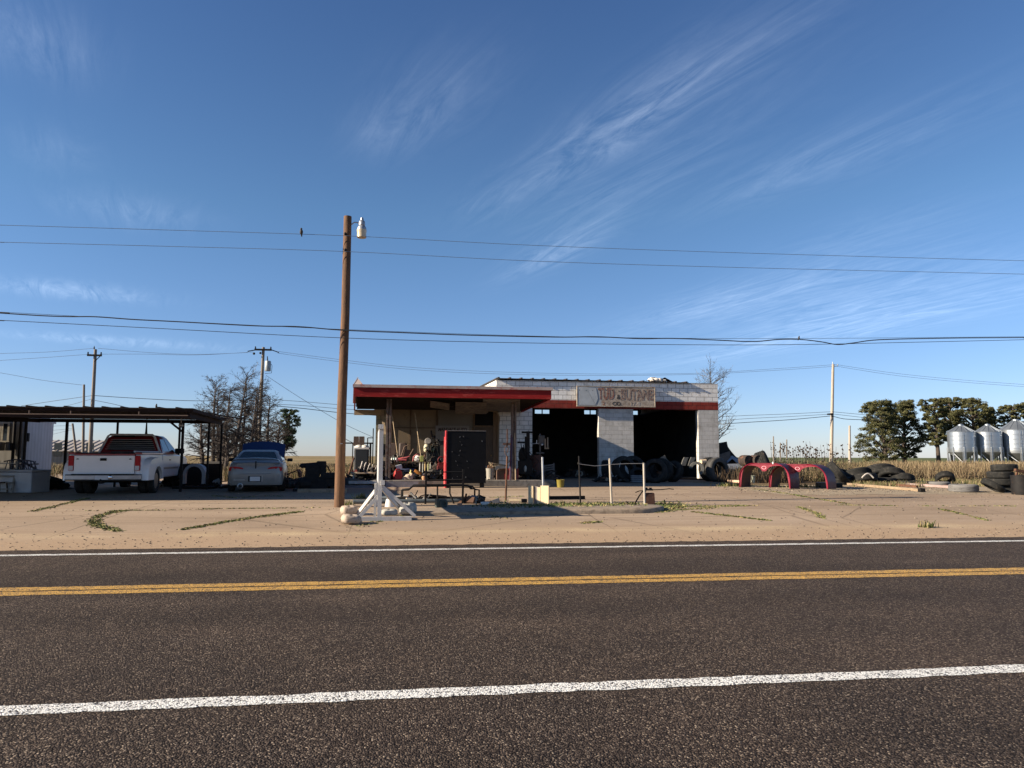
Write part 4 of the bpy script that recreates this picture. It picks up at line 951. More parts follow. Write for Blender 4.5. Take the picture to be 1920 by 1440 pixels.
q.loft([[(-.75, -.25, .28), (-.75, .35, .3), (-.75, .35, .26), (-.75, -.25, .25)], [(-.2, -.3, .42), (-.2, .35, .46), (-.2, .35, .42), (-.2, -.3, .38)], [(.25, -.3, .62), (.25, .3, .64), (.25, .3, .6), (.25, -.3, .58)], [(.36, -.28, .5), (.36, .3, .5), (.33, .3, .3), (.33, -.28, .28)]])
one('rusty_sheet', q, M_RUST, 'bent rusty red body panel propped up right of the sedan', 'car panel', (a.x, a.y, gz(a.y)), smooth=30)
for i, (px, py, s_) in enumerate(((538, 903, .18), (552, 900, .22), (566, 902, .16))):
    a = P(px, py, 25.6); q = MB()
    for k in range(5): q.ball((rnd.uniform(-.25, .25), rnd.uniform(-.1, .1), rnd.uniform(.05, .3)), (s_*.8, s_*.7, s_*.5), 8, 5, None, .3)
    one('scrap_parts', q, mat('mixed_scrap', (.05, .045, .04), .8, .2, .6, 9, (.22, .20, .17), .3), ['low scrap metal heap close to the sedan tyre', 'middle scrap metal heap under the rusty panel', 'scrap metal heap beside the black engine'][i], 'scrap heap', (a.x, a.y, gz(a.y)), smooth=25)
q = MB(); q.box((0, 0, .06), (1.5, .12, .12)); a = P(605, 915, 23.4); one('kerb_beam', q, M_KERB, 'long pale beam lying on the ground before the black engine', 'beam', (a.x, a.y, gz(a.y)))
# ================================================================ timber pole, sign stand, island things
M_POLE = mat('timber_pole', (.125, .062, .028), .85, var=.45, scale=3, stretch=(6, 6, .7), col2=(.07, .035, .02), amt=.35, bmp=.6, bscale=14)
M_GPOLE = mat('grey_timber', (.20, .17, .14), .9, var=.3, scale=2, stretch=(5, 5, .5), bmp=.4)
B = G(636, 951); PD = dep(B); top = P(652, 406, PD)
tp_ = thing('lamp_pole', 'tall brown timber pole with a hanging yard lamp at the road side of the forecourt', 'utility pole', B)
q = MB(); pts = [Vector((0, 0, -.1)), (top-B)*.33+Vector((-.01, 0, 0)), (top-B)*.66+Vector((.012, 0, 0)), top-B]; q.path(pts, [.125, .115, .105, .098], 18); q.build('pole', M_POLE, tp_, 50)
pu = (P(1, 1, 1)-CAM).length and PD/F
def rel(px, py, dy=0): v = P(px, py, PD+dy)-B; return v
q = MB(); q.path([rel(659, 421), rel(664, 417), rel(669, 417), rel(676, 420)], .016, 8); q.build('lamp_arm', M_GALV, tp_, 50)
lm = rel(678, 445); z_ = lambda py: rel(678, py).z
M_ = Matrix.Translation((lm.x, lm.y, 0))
q = MB(); q.lathe([(0, z_(408.5)), (.035, z_(408.5)), (.042, z_(413)), (.05, z_(413.5)), (.075, z_(415.5)), (.082, z_(422)), (.07, z_(423)), (.095, z_(425)), (.112, z_(428)), (.115, z_(431))], 18, M_); lh = q.build('lamp_head', mat('lamp_housing', (.35, .36, .38), .4, .5), tp_, 40)
q = MB(); q.lathe([(.125, z_(431)), (.125, z_(432.5)), (.115, z_(438)), (.118, z_(445.5)), (.10, z_(446)), (0, z_(446))], 20, M_); q.build('lamp_lens', mat('amber_lens', (.55, .44, .28), .25, var=.1, coat=.3), lh, 40)
for py in (441, 471):
    q = MB(); a = rel(648, py); q.ball((a.x, -.12, a.z), (.035, .04, .04), 8, 6); q.build('insulator', M_BLACK, tp_, 50)
q = MB(); a = rel(641, 832); q.box((a.x, -.12, a.z), (.05, .012, .015)); q.build('metal_tag', M_GALV, tp_)

# ---- white sign stand edge-on to the road
M_SW = mat('stand_white', (.52, .50, .47), .6, var=.12, scale=3, col2=(.40, .38, .35), amt=.25)
M_SG = mat('sign_panel_grey', (.42, .415, .41), .65, var=.08, scale=1, col2=(.40, .40, .40), amt=.2)
b0 = G(711, 977); SD = dep(b0); k_ = SD/F
st = thing('sign_stand', 'white timber stand holding a big sign panel edge-on, weighted with sandbags', 'sign stand', b0, R(2.6))
def sx_(px): return (px-711)*k_
def szz(py): return P(711, py, SD).z-b0.z
pn = MB(); pn.prism([(.0, szz(907)), (0, szz(803)), (2.75, szz(803)), (2.75, szz(907))], -.04, .055, 'x'); pn.build('panel', M_SG, st, bevel=.006)
for x, y, w2 in ((0, .02, .085), (-.09, .35, .05), (0, 2.7, .085)):
    q = MB(); q.bar((x, y, 0), (x, y, szz(907)), w2, w2); q.build('post', M_SW, st)
q = MB(); q.box((.0, .02, .045), (sx_(787)-sx_(668), .09, .09)); q.build('base_beam', M_SW, st, bevel=.004)
q = MB(); q.box((-.05, 1.1, .045), (1.25, .09, .09)); q.build('base_beam', M_SW, st, bevel=.004)
for a_, b_ in (((-.03, .02, szz(930)), (sx_(675), .02, .09)), ((-.07, .5, szz(920)), (sx_(671), .95, .09)), ((.04, .02, szz(911)), (sx_(777), .02, .09)), ((.04, .35, szz(916)), (sx_(758), 1.05, .09))):
    q = MB(); q.bar(a_, b_, .045, .07); q.build('brace', M_SW, st)
q = MB(); q.bar((-.06, -.02, szz(800)), (.05, -.02, szz(800)), .07, .1); q.box((.06, -.02, szz(905)), (.08, .08, .10)); q.build('cleat', M_SW, st)
def sandbag(loc, rz, label, s_=(1, 1, 1), mt=None, tip=0):
    q = MB(); n, m = 18, 10
    def se(v, e): return math.copysign(abs(v)**e, v)
    for i in range(m+1):
        f = math.pi*i/m-math.pi/2
        for k in range(n):
            a = 2*math.pi*k/n; wr = 1+.05*math.sin(7*a+i)*math.cos(f)+.04*math.sin(3*a+2.3*i)
            q.v.append((.28*se(math.cos(f), .5)*se(math.cos(a), .6)*wr, .17*se(math.cos(f), .5)*se(math.sin(a), .6)*wr, .09+.09*se(math.sin(f), .8)*(1+.12*math.sin(5*a))))
    q.f = [(i*n+k, i*n+(k+1) % n, (i+1)*n+(k+1) % n, (i+1)*n+k) for i in range(m) for k in range(n)]; q.mi = [0]*len(q.f)
    o = one('sandbag', q, mt or M_BAG, label, 'sandbag', loc, rz, 'sandbags weighing down the sign stand', smooth=70)
    o.scale = s_; o.rotation_euler = (0, tip, rz); return o
M_BAG = mat('sandbag_canvas', (.40, .32, .25), .95, var=.2, scale=6, col2=(.22, .17, .13), amt=.35, bmp=.5, bscale=30)
M_BAG2 = mat('sandbag_grey', (.36, .35, .31), .95, var=.35, scale=9, col2=(.10, .09, .08), amt=.3, bmp=.5, bscale=30)
p = G(658, 982); sandbag((p.x, p.y-.03, p.z), R(15), 'pinkish sandbag draped over the near left end of the stand', (.72, 1.15, 1.05), None, R(5))
p = G(654, 966); sandbag((p.x, p.y+.02, p.z), R(20), 'dusty sandbag behind the near left one on the stand', (.66, 1.0, 1.15))
p = G(730, 974); sandbag((p.x, p.y+.0, p.z+.085), R(5), 'grey striped sandbag lying on the front beam of the stand', (.62, .9, .75), M_BAG2)
p = G(765, 966); sandbag((p.x, p.y+.1, p.z), R(70), 'dark tan sandbag at the right end of the stand', (.95, .95, 1.5), M_BAG2)

# ---- posts on the island
def islz(p): return izt(p.x) if abs(p.y-IS_Y) < rr*.8 and p0.x+.2 < p.x < p1.x-.1 else gz(p.y)
for px, pb_, pt_, pxt, r_, mt_, lab in ((948, 939, 856, 951, .028, M_RUST, 'rusty brown steel post with a hook on top left of the pale boards'), (1019, 935, 857, 1017, .031, mat('zinc_post', (.40, .41, .42), .45, .5), 'silver zinc pipe post behind the pale boards'),
                                   (1088.5, 947, 855, 1085.5, .022, M_BLACKST, 'thin black steel post right of the silver pipe post'), (1147, 949, 866, 1143, .029, mat('red_white_post', (.38, .33, .26), .6, var=.2, col2=(.15, .03, .02), amt=.15), 'cream pipe post with a rusty red upper half'), (1209, 949, 868, 1207, .029, mat('cream_post', (.40, .36, .30), .6, var=.2, col2=(.2, .12, .08), amt=.15), 'cream pipe post beside the rusty jerry can')):
    a = G(px, pb_); d = dep(a); t_ = P(pxt, pt_, d)-a; a.z = islz(a) if px != 1019 else gz(a.y); q = MB(); q.tube((0, 0, -.05), t_, r_, r_*.96, 12)
    if px == 948: q.path([t_, t_+Vector((-.06, 0, .08)), t_+Vector((-.07, 0, .22)), t_+Vector((-.03, 0, .30)), t_+Vector((.03, 0, .22)), t_+Vector((.0, 0, .1))], .012, 6); q.bar(t_+Vector((0, 0, .28)), t_+Vector((0, 0, .75)), .03, .03); q.bar(t_+Vector((-.12, 0, .34)), t_+Vector((.1, 0, .34)), .03, .05)
    if px == 1088.5: q.tube(t_*.83+Vector((0, -.03, 0)), t_*.87+Vector((0, -.03, 0)), .05)
    if px == 1147: q.tube(t_*.99, t_*1.03, .02)
    one('pipe_post', q, mt_, lab, 'post', a, 0, 'pipe posts along the island', smooth=50)
a = P(1144, 871, 17.8); b_ = P(1207, 869, 17.8); c_ = P(1086, 870, 17.8)
q = MB(); q.path([c_, (c_+a)/2+Vector((0, 0, -.04)), a, (a+b_)/2+Vector((0, 0, .01)), b_], .006, 6); one('wire_strand', q, M_GALV, 'slack wire strung between the posts on the island', 'wire')
# boards leaning at the silver post
t = G(1010, 946); d = dep(t); u_ = d/F
bz = islz(t)
pl = thing('board_bundle', 'pale upright boards with a dark gap leaning at the silver post', 'boards', (t.x, t.y, bz), R(-34))
M_NEW = mat('fresh_pale_board', (.58, .47, .30), .8, var=.12, scale=2, stretch=(4, 4, .6), bmp=.2)
for x0, x1, hh in ((993, 1001, 34), (1008, 1013, 32), (1013.5, 1027, 35)):
    q = MB(); q.span(((x0-1010)*u_*1.22, -.02, 0), ((x1-1010)*u_*1.22, .03, hh*u_)); q.build('board', M_NEW, pl, bevel=.003)
q = MB(); q.span(((1001-1010)*u_*1.22+.002, .03, 0), ((1008-1010)*u_*1.22-.002, .06, 33*u_)); q.build('grey_board', mat('grey_board_b', (.20, .18, .17), .8), pl)
# rusty jerry can with hoses
t = G(1219, 948); d = dep(t); u_ = d/F
jc = thing('hydraulic_can', 'rusty dark brown oil can with black hoses beside the last post', 'can', (t.x, t.y, islz(t)), R(-6))
q = MB(); q.box((0, .1, .14), (19*u_, .22, 26*u_), None, .9); q.build('body', mat('dark_rust', (.055, .022, .014), .8, .1, .4, 6, (.10, .05, .03), .3), jc, bevel=.01)
q = MB(); q.box((-.02, .08, 29*u_), (15*u_, .14, .04)); q.ball((-.08, .05, 31*u_), .035, 8, 6); q.box((.03, .06, 31*u_), (.06, .05, .05)); q.build('cap', M_BLACKST, jc)
q = MB(); q.path([(-.10, -.02, 27*u_), (-.2, -.02, 26*u_), (-.28, -.02, 18*u_), (-.42, -.02, .02)], .018, 8); q.path([(-.10, -.02, 28*u_), (-.28, -.02, 27*u_), (-.38, -.02, 24*u_)], .012, 6); q.path([(.05, 0, 29*u_), (.3, 0, 29.5*u_), (.5, 0, 31*u_), (.62, 0, 30*u_)], .013, 6); q.build('hose', M_BLACK, jc, 50)
# long dark timber lying behind the island
a = G(1030, 945); q = MB(); q.bar((0, 0, .05), (1.0, .1, .05), .09, .09); one('dark_beam', q, M_BLACKST, 'dark beam lying right of the pale upright boards', 'beam', (a.x, a.y+.15, gz(a.y)+.1))
a = G(955, 941); q = MB(); q.bar((0, 0, .05), (.32, .0, .05), .06, .05); one('plank_offcut', q, M_NEW, 'short pale plank lying beside the rusty post', 'plank', (a.x, a.y+.1, islz(a)), R(-8))
a = G(984, 943); q = MB(); q.box((0, 0, .05), (.14, .12, .1)); one('dark_block', q, M_BLACK, 'small black block at the end of the short pale plank', 'block', (a.x, a.y+.1, islz(a)), bevel=.01)

# ---- steel rack, pipes and scrap round the island's left half
t = G(830, 945); d = dep(t); u_ = d/F
rk = thing('steel_rack', 'black tubular steel pickup rack standing in front of the tool cabinet', 'rack', (t.x, t.y, gz(t.y)), R(2))
def rx(px): return (px-830)*u_
def rz_(py): return P(830, py, d).z-gz(t.y)
q = MB()
for dy in (0, .55):
    e = dy*6
    q.path([(rx(754+e), dy, rz_(932)), (rx(754+e), dy, rz_(919)), (rx(767+e), dy, rz_(918)), (rx(775+e), dy, rz_(911)), (rx(799), dy, rz_(911)), (rx(865), dy, rz_(911)), (rx(885-e), dy, rz_(912)), (rx(890-e), dy, rz_(918)), (rx(898-e), dy, rz_(919)), (rx(898-e), dy, rz_(933))], .024, 8)
q.build('cross_hoop', M_BLACKST, rk, 50)
for px, dy in ((798, 0), (867, 0)):
    q = MB(); q.bar((rx(px), dy, 0), (rx(px+1), dy, rz_(880)), .05, .05); q.build('upright', M_BLACKST, rk)
for px0, px1 in ((821, 820), (846, 843)):
    q = MB(); q.path([(rx(px0+5 if px0 > 830 else px0), 0, .0), (rx(px1), 0, rz_(925)), (rx(px1), 0, rz_(912))], .022, 8); q.build('leg', M_BLACKST, rk, 50)
q = MB()
for py in (885, 900, 909): q.tube((rx(798), 0, rz_(py)), (rx(866), 0, rz_(py)), .016 if py < 890 else .024)
q.box((rx(832), .3, rz_(910)), (rx(864)-rx(800), .6, .03)); q.build('rail', M_BLACKST, rk)
for i, (x0, y0, x1, y1, r_, m_, lab) in enumerate(((662, 945, 880, 942, .055, mat('slate_pipe', (.10, .12, .13), .6), 'long slate grey pipe lying across behind the sign stand'), (750, 938, 905, 938, .05, M_BLACKST, 'black pipe lying behind the slate grey pipe'), (690, 936, 760, 937, .045, mat('slate_pipe', (0, 0, 0)), 'short grey pipe lying nearest the white bucket'))):
    a = G(x0, y0); b_ = G(x1, y1); q = MB(); q.tube((0, 0, r_), Vector((b_.x-a.x, b_.y-a.y, r_)), r_, None, 12); one('pipe', q, m_, lab, 'pipe', (a.x, a.y, gz(a.y)), 0, 'pipes lying behind the sign stand', smooth=40)
t = G(731, 950); q = MB(); q.lathe([(0, 0), (.13, 0), (.105, .17), (.09, .19), (0, .19)], 20); q.box((.02, 0, .21), (.2, .08, .03)); one('white_bucket', q, mat('white_plastic', (.66, .63, .57), .5, var=.1), 'upturned white bucket beside the slate grey pipe', 'bucket', (t.x, t.y, gz(t.y)), smooth=40)
t = G(764, 958); q = MB(); q.bar((0, 0, .05), (-.42, .1, .28), .09, .05); one('tool_box_plank', q, M_BLACKST, 'dark plank propped against the right brace of the sign stand', 'plank', (t.x-.02, t.y+.3, gz(t.y)))
t = G(757, 937); q = MB(); q.loft([[(x, -.10, .03*math.sin(x*3)+.015), (x, .10, .03*math.sin(x*3)+.03), (x, .10, .03*math.sin(x*3)+.02), (x, -.10, .03*math.sin(x*3)+.005)] for x in (-.24, -.1, 0, .1, .24)]); one('tin_offcut', q, mat('pale_tin', (.5, .45, .38), .6, .2), 'pale curled tin offcut at the left foot of the rack', 'metal scrap', (t.x, t.y, gz(t.y)+.09))
t = G(822, 938); q = MB(); q.box((0, 0, .12), (.55, .3, .04), (0, R(5), 0)); q.box((-.27, 0, .05), (.05, .28, .14)); one('steel_tray', q, M_BLACKST, 'black steel tray lying under the rack', 'tray', (t.x-.05, t.y, gz(t.y)))
t = G(828, 952); q = MB(); q.box((0, .1, .10), (.26, .2, .2)); q.lathe([(.05, -.02), (.10, -.02), (.10, .02), (.05, .02)], 16, Matrix.Translation((.05, -.02, .10)) @ Matrix.Rotation(R(90), 4, 'X'), True); one('gear_housing', q, mat('dark_green_iron', (.05, .065, .06), .6, .3), 'dark iron gear housing lying in front of the rack', 'machine part', (t.x, t.y, gz(t.y)), R(10), bevel=.008)
t = G(925, 944); q = MB(); q.slab([(-.14, -.05, 0), (.16, -.05, .10), (.16, .2, .13), (-.14, .2, .02)], .02); q.slab([(-.05, -.06, .0), (.15, -.06, .02), (.15, -.055, .15), (-.05, -.055, .08)], .02); one('bent_sheet', q, mat('grey_sheet', (.13, .13, .14), .6, .3), 'bent grey metal sheet right of the rack', 'metal sheet', (t.x, t.y, gz(t.y)))
t = G(908, 948); q = MB(); q.path([(-.09, 0, .05), (.02, 0, .05), (.07, 0, .06), (.12, .02, .07)], [.045, .05, .04, .018], 12); one('white_bottle', q, mat('white_plastic', (0, 0, 0)), 'white plastic bottle lying by the bent grey sheet', 'bottle', (t.x, t.y, gz(t.y)), smooth=50)
t = G(884, 938); q = MB(); q.prism([(-.1, 0), (.1, 0), (-.06, .11)], -.02, .02, 'y'); one('steel_wedge', q, M_BLACKST, 'small black steel wedge under the right arm of the rack', 'wedge', (t.x, t.y, gz(t.y)))
t = G(862, 948); q = MB(); q.box((0, 0, .03), (.1, .08, .06)); one('brick_piece', q, mat('pinkish_brick', (.33, .18, .12), .9), 'pinkish broken brick on the ground before the rack', 'brick', (t.x, t.y, gz(t.y)), R(20))
# tool cabinet: black front, bright red side
t = P(872, 905, 26.3); u_ = 26.3/F
tc_ = thing('tool_cabinet', 'tall black fronted cabinet panel with a bright red side edge', 'cabinet', (t.x, t.y, gz(t.y)), R(3))
cz0, cz1 = .03, P(872, 808, 26.3).z-gz(t.y); cw = 78*u_
q = MB(); q.span((-cw/2+.085, 0, cz0+.14), (cw/2, .5, cz1)); fo = q.build('front', mat('black_board', (.006, .0065, .008), .65, var=.3, scale=3, spec=.12), tc_, bevel=.006)
q = MB(); q.span((-cw/2+.03, -.012, cz0-.02), (-cw/2+.083, .49, cz1+.01)); q.build('red_side', mat('bright_red_paint', (.50, .028, .035), .5, var=.15, scale=2, col2=(.55, .25, .22), amt=.3, stretch=(1, 1, .5)), tc_, bevel=.008)
q = MB(); q.span((-cw/2+.09, -.012, cz1-.005), (cw/2, .02, cz1+.012)); q.build('top_edge', mat('worn_edge', (.2, .18, .16), .7), tc_)
rc = random.Random(4)
for i in range(15):
    x, z = rc.uniform(-cw/2+.16, cw/2-.05), rc.uniform(cz0+.2, cz1-.06)
    q = MB(); q.box((x, -.008, z), (rc.uniform(.015, .035), .012, rc.uniform(.015, .06)), (0, rc.uniform(-.6, .6), 0)); q.build('bracket', mat('dull_bracket', (.10, .10, .10), .6, .5), fo)
q = MB()
for x in (-cw/2+.15, cw/2-.1): q.box((x, .25, .08), (.1, .4, .16))
q.build('skid_foot', M_BLACKST, tc_)
# ================================================================ clutter under and around the canopy
SZ = .69
def onstep(px, py, zoff=0):                                   # where the ray meets the step's top (or a height above it)
    r = ray(px, py); t_ = (SZ+zoff-H)/r.z; return CAM+r*t_
def at_d(px, py, d): return P(px, py, d)
DJ = 28.6; UJ = DJ/F
def jp(px, d=DJ, base=SZ): p = P(px, 890, d); p.z = base; return p
def zz(py, d=DJ): return P(800, py, d).z
# work bench
p = jp(772)
wb = thing('work_bench', 'long wooden work bench loaded with tools under the canopy', 'work bench', p)
bx0, bx1 = (733-772)*UJ, (810-772)*UJ; bt = zz(865.5)-SZ
q = MB(); q.span((bx0, 0, bt-.06), (bx1, .8, bt)); q.build('bench_top', mat('bench_wood', (.26, .19, .10), .85, var=.2, scale=3, stretch=(.5, 3, 3)), wb, bevel=.005)
for x in (bx0+.08, bx1-.08):
    for y in (.08, .7):
        q = MB(); q.span((x-.04, y-.04, 0), (x+.04, y+.04, bt-.061)); q.build('leg', M_OLDWOOD, wb)
q = MB(); q.span((bx0+.1, .2, .16), (bx1-.1, .75, .19)); q.build('shelf', M_OLDWOOD, wb)
BZ = SZ+bt
def item(name, px, py, d, label, cat, fn, mt, rz=0, smooth=40, z=None, bevel=0, group=None):
    q = MB(); fn(q); l = P(px, py, d)
    if z is not None: l.z = z
    return one(name, q, mt, label, cat, l, rz, group, smooth=smooth, bevel=bevel)
# engine on the bench
l = P(808, 862, 28.9); l.z = BZ
en = thing('green_engine', 'green and black engine with a round motor standing on the work bench', 'engine', l)
q = MB(); q.box((0, .2, .18), (.34, .4, .34)); q.box((.2, .2, .3), (.3, .3, .6)); q.build('block', mat('engine_black', (.025, .028, .024), .6, .3, .5, 8), en, bevel=.02)
q = MB(); q.lathe([(0, -.13), (.11, -.13), (.13, -.1), (.13, .1), (.11, .13), (0, .13)], 18, Matrix.Translation((-.12, .1, .76)) @ Matrix.Rotation(R(75), 4, 'X')); q.build('motor', mat('grey_motor', (.24, .22, .20), .6, .3, .4, 8), en, 40)
q = MB(); q.lathe([(0, 0), (.10, 0), (.12, .03), (.12, .2), (.09, .28), (0, .28)], 16, Matrix.Translation((-.16, .1, .38))); q.build('filter', mat('cream_filter', (.55, .50, .34), .6, var=.2), en, 40)
q = MB(); q.ball((.06, .05, .47), (.08, .08, .15), 12, 8); q.build('reservoir', mat('pale_green_tank', (.26, .34, .22), .5), en, 50)
q = MB()
for i in range(12):
    a0 = rnd.uniform(-.1, .35); q.path([(a0, .0, rnd.uniform(.2, .7)), (a0+rnd.uniform(-.2, .2), -.05, rnd.uniform(.4, .9)), (a0+rnd.uniform(-.2, .2), .1, rnd.uniform(.2, .8))], .018, 6)
q.build('hose', M_BLACK, en, 50)
q = MB(); q.bar((.08, .2, .75), (.0, .2, 1.2), .06, .06); q.ball((.12, .2, .95), .06, 8, 6); q.ball((.25, .2, .8), .08, 8, 6); q.build('lever', M_BLACKST, en)
item('white_jug', 783, 864, 28.6, 'crumpled white plastic jug on the bench left of the engine', 'jug', lambda q: (q.ball((0, 0, .11), (.14, .12, .12), 10, 7, None, .2), q.path([(.08, 0, .15), (.16, 0, .2)], [.05, .03], 8)), mat('white_plastic', (0, 0, 0)), z=BZ)
item('lime_carton', 791, 857, 28.55, 'yellow green carton standing on the bench', 'carton', lambda q: q.box((0, 0, .11), (.12, .1, .22)), mat('lime_card', (.36, .38, .10), .7), z=BZ, bevel=.006)
item('pink_hose_coil', 782, 856, 28.9, 'dusty pink rubber hose looped behind the white jug', 'hose', lambda q: q.path([(-.15, 0, .0), (-.13, 0, .18), (-.02, 0, .27), (.1, 0, .22), (.14, 0, .05)], .03, 8), mat('dusty_pink', (.36, .12, .12), .8), z=BZ)
item('red_hand_grinder', 757, 862, 28.5, 'long red and pale hand tool lying on the left of the bench', 'power tool', lambda q: (q.path([(-.2, 0, .07), (-.05, 0, .11), (.1, 0, .14), (.22, 0, .2)], [.06, .055, .04, .02], 10), q.path([(-.16, -.05, .05), (.0, -.05, .06), (.1, -.05, .05)], .03, 8)), mat('faded_red_tool', (.42, .10, .10), .5, var=.4, scale=9), z=BZ)
for i, (px, c_, lab) in enumerate(((735, (.5, .48, .42), 'pale jar at the left end of the bench'), (739, (.30, .45, .42), 'mint green jar at the left of the bench'), (743, (.45, .5, .5), 'clear grey jar beside the mint green one'))):
    item('jar', px, 864, 28.5, lab, 'jar', lambda q: q.lathe([(0, 0), (.04, 0), (.045, .1), (.03, .12), (.03, .15), (0, .15)], 12), mat('jar_%d' % i, c_, .3, var=.1), z=BZ, group='jars on the bench')
for i, (px, c_, hh, lab) in enumerate(((787.5, (.5, .46, .42), .42, 'long white tool handle hanging below the bench'), (797, (.5, .36, .16), .26, 'tan tool handle hanging below the bench'), (803, (.42, .42, .2), .30, 'olive tool handle hanging below the bench'), (807, (.5, .5, .4), .36, 'cream tool handle hanging at the right end of the bench'), (793, (.3, .3, .26), .32, 'grey tool handle hanging below the bench'))):
    item('hanging_tool', px, 866, 28.4, lab, 'tool', lambda q: (q.tube((0, 0, -.08), (0, 0, -.08-hh), .022, .028, 8), q.tube((0, 0, -.02), (0, 0, -.08), .008)), mat('handle_%d' % i, c_, .6, var=.2), z=BZ, group='tools hanging from the bench edge')
item('belt_loop', 779, 868, 28.5, 'dark rubber belt looped under the bench edge', 'belt', lambda q: q.path([(-.12, 0, -.05), (-.1, 0, -.16), (0, 0, -.2), (.1, 0, -.16), (.12, 0, -.05)], .014, 6), M_BLACK, z=BZ)
item('blue_tarp', 765, 889, 28.7, 'folded dark blue tarpaulin on the shelf below the bench', 'tarpaulin', lambda q: (q.ball((0, 0, .22), (.34, .2, .07), 12, 6, None, .2), q.ball((.05, 0, .16), (.3, .2, .06), 12, 6, None, .2)), mat('navy_tarp', (.02, .03, .08), .7), z=SZ+.13)
def front(px, d=27.9): l = P(px, 898, d); l.z = SZ; return l
def fitem(name, px, label, cat, fn, mt, d=27.9, rz=0, smooth=40, bevel=0, dz=0, group=None):
    q = MB(); fn(q); l = front(px, d); l.z += dz; return one(name, q, mt, label, cat, l, rz, group, smooth=smooth, bevel=bevel)
l = front(746)
gc = thing('fuel_can', 'red plastic fuel can standing on the step below the bench', 'fuel can', l, R(20))
q = MB(); q.box((0, 0, .16), (.34, .22, .32), None, .75); q.build('body', mat('red_plastic', (.36, .02, .018), .5, var=.15), gc, bevel=.03)
q = MB(); q.path([(-.1, 0, .31), (-.06, 0, .38), (.06, 0, .38), (.1, 0, .31)], .02, 8); q.build('handle', mat('red_plastic', (0, 0, 0)), gc, 50)
fitem('printed_box', 748, 'white and blue printed box tilted above the red fuel can', 'box', lambda q: q.box((0, 0, .1), (.2, .14, .2), (0, R(-12), 0)), mat('white_blue_card', (.55, .58, .62), .6, var=.1, scale=3, col2=(.10, .25, .42), amt=.45, bmp=0), 28.1, R(15), dz=.34, bevel=.006)
fitem('yellow_bottle', 770, 'yellow capped pale bottle standing under the bench', 'bottle', lambda q: (q.lathe([(0, 0), (.045, 0), (.05, .14), (.025, .18), (.025, .24), (0, .24)], 12)), mat('pale_yellow', (.55, .52, .18), .5), 28.0, dz=.12)
fitem('rag_heap', 765, 'heap of cream and pink rags on the step right of the fuel can', 'rags', lambda q: (q.ball((0, 0, .09), (.16, .12, .12), 10, 6, None, .35), q.ball((-.13, -.02, .04), (.12, .1, .05), 9, 5, None, .35), q.ball((.12, 0, .12), (.09, .08, .1), 9, 5, None, .3)), mat('cream_rag', (.58, .47, .36), .95, var=.25, scale=9, col2=(.42, .13, .11), amt=.3), smooth=70)
fitem('orange_tube', 787, 'faded orange plastic scoop leaning below the bench', 'scoop', lambda q: q.path([(-.2, 0, .34), (-.08, 0, .27), (.06, 0, .2)], [.05, .075, .05], 10), mat('faded_orange', (.45, .18, .03), .6), 28.0)
fitem('white_trim_strip', 795, 'white plastic strip leaning to the right of the orange scoop', 'strip', lambda q: q.bar((-.04, 0, .22), (.12, 0, .0), .05, .03), mat('white_plastic', (0, 0, 0)), 27.8)
fitem('clay_pot', 795, 'small tan pot at the step edge near the rack', 'pot', lambda q: q.lathe([(0, 0), (.06, 0), (.09, .08), (.07, .14), (0, .14)], 14), mat('tan_clay', (.45, .25, .12), .8), 27.5)
for i, (px, lab) in enumerate(((806, 'grimy small engine parts left of the black cabinet'), (818, 'grimy small engine parts behind the rack'), (828, 'grimy small engine parts beside the red cabinet edge'))):
    fitem('engine_parts', px, lab, 'engine parts', lambda q: [q.ball((rnd.uniform(-.18, .18), rnd.uniform(-.1, .2), rnd.uniform(.05, .32)), (rnd.uniform(.04, .1), .08, rnd.uniform(.03, .09)), 8, 5, None, .3) for k in range(13)], mat('mixed_scrap', (0, 0, 0)), 27.9, 0, 25)
fitem('red_vise', 826, 'dark red machine stand left of the cabinet', 'machine', lambda q: (q.box((0, .2, .25), (.26, .3, .5)), q.box((0, .2, .55), (.2, .2, .12)), q.lathe([(.10, -.02), (.14, -.02), (.14, .02), (.10, .02)], 16, Matrix.Translation((.02, .02, .72)) @ Matrix.Rotation(R(90), 4, 'X'), True)), mat('dark_red_iron', (.14, .012, .012), .6, .2), 28.3, bevel=.012)
fitem('grey_tote', 829, 'dark window box standing against the office wall behind the red edge', 'cabinet', lambda q: (q.box((0, 0, .75), (.5, .3, 1.5))), mat('grey_steel_box', (.06, .05, .045), .7, .2), 31.5, bevel=.02)
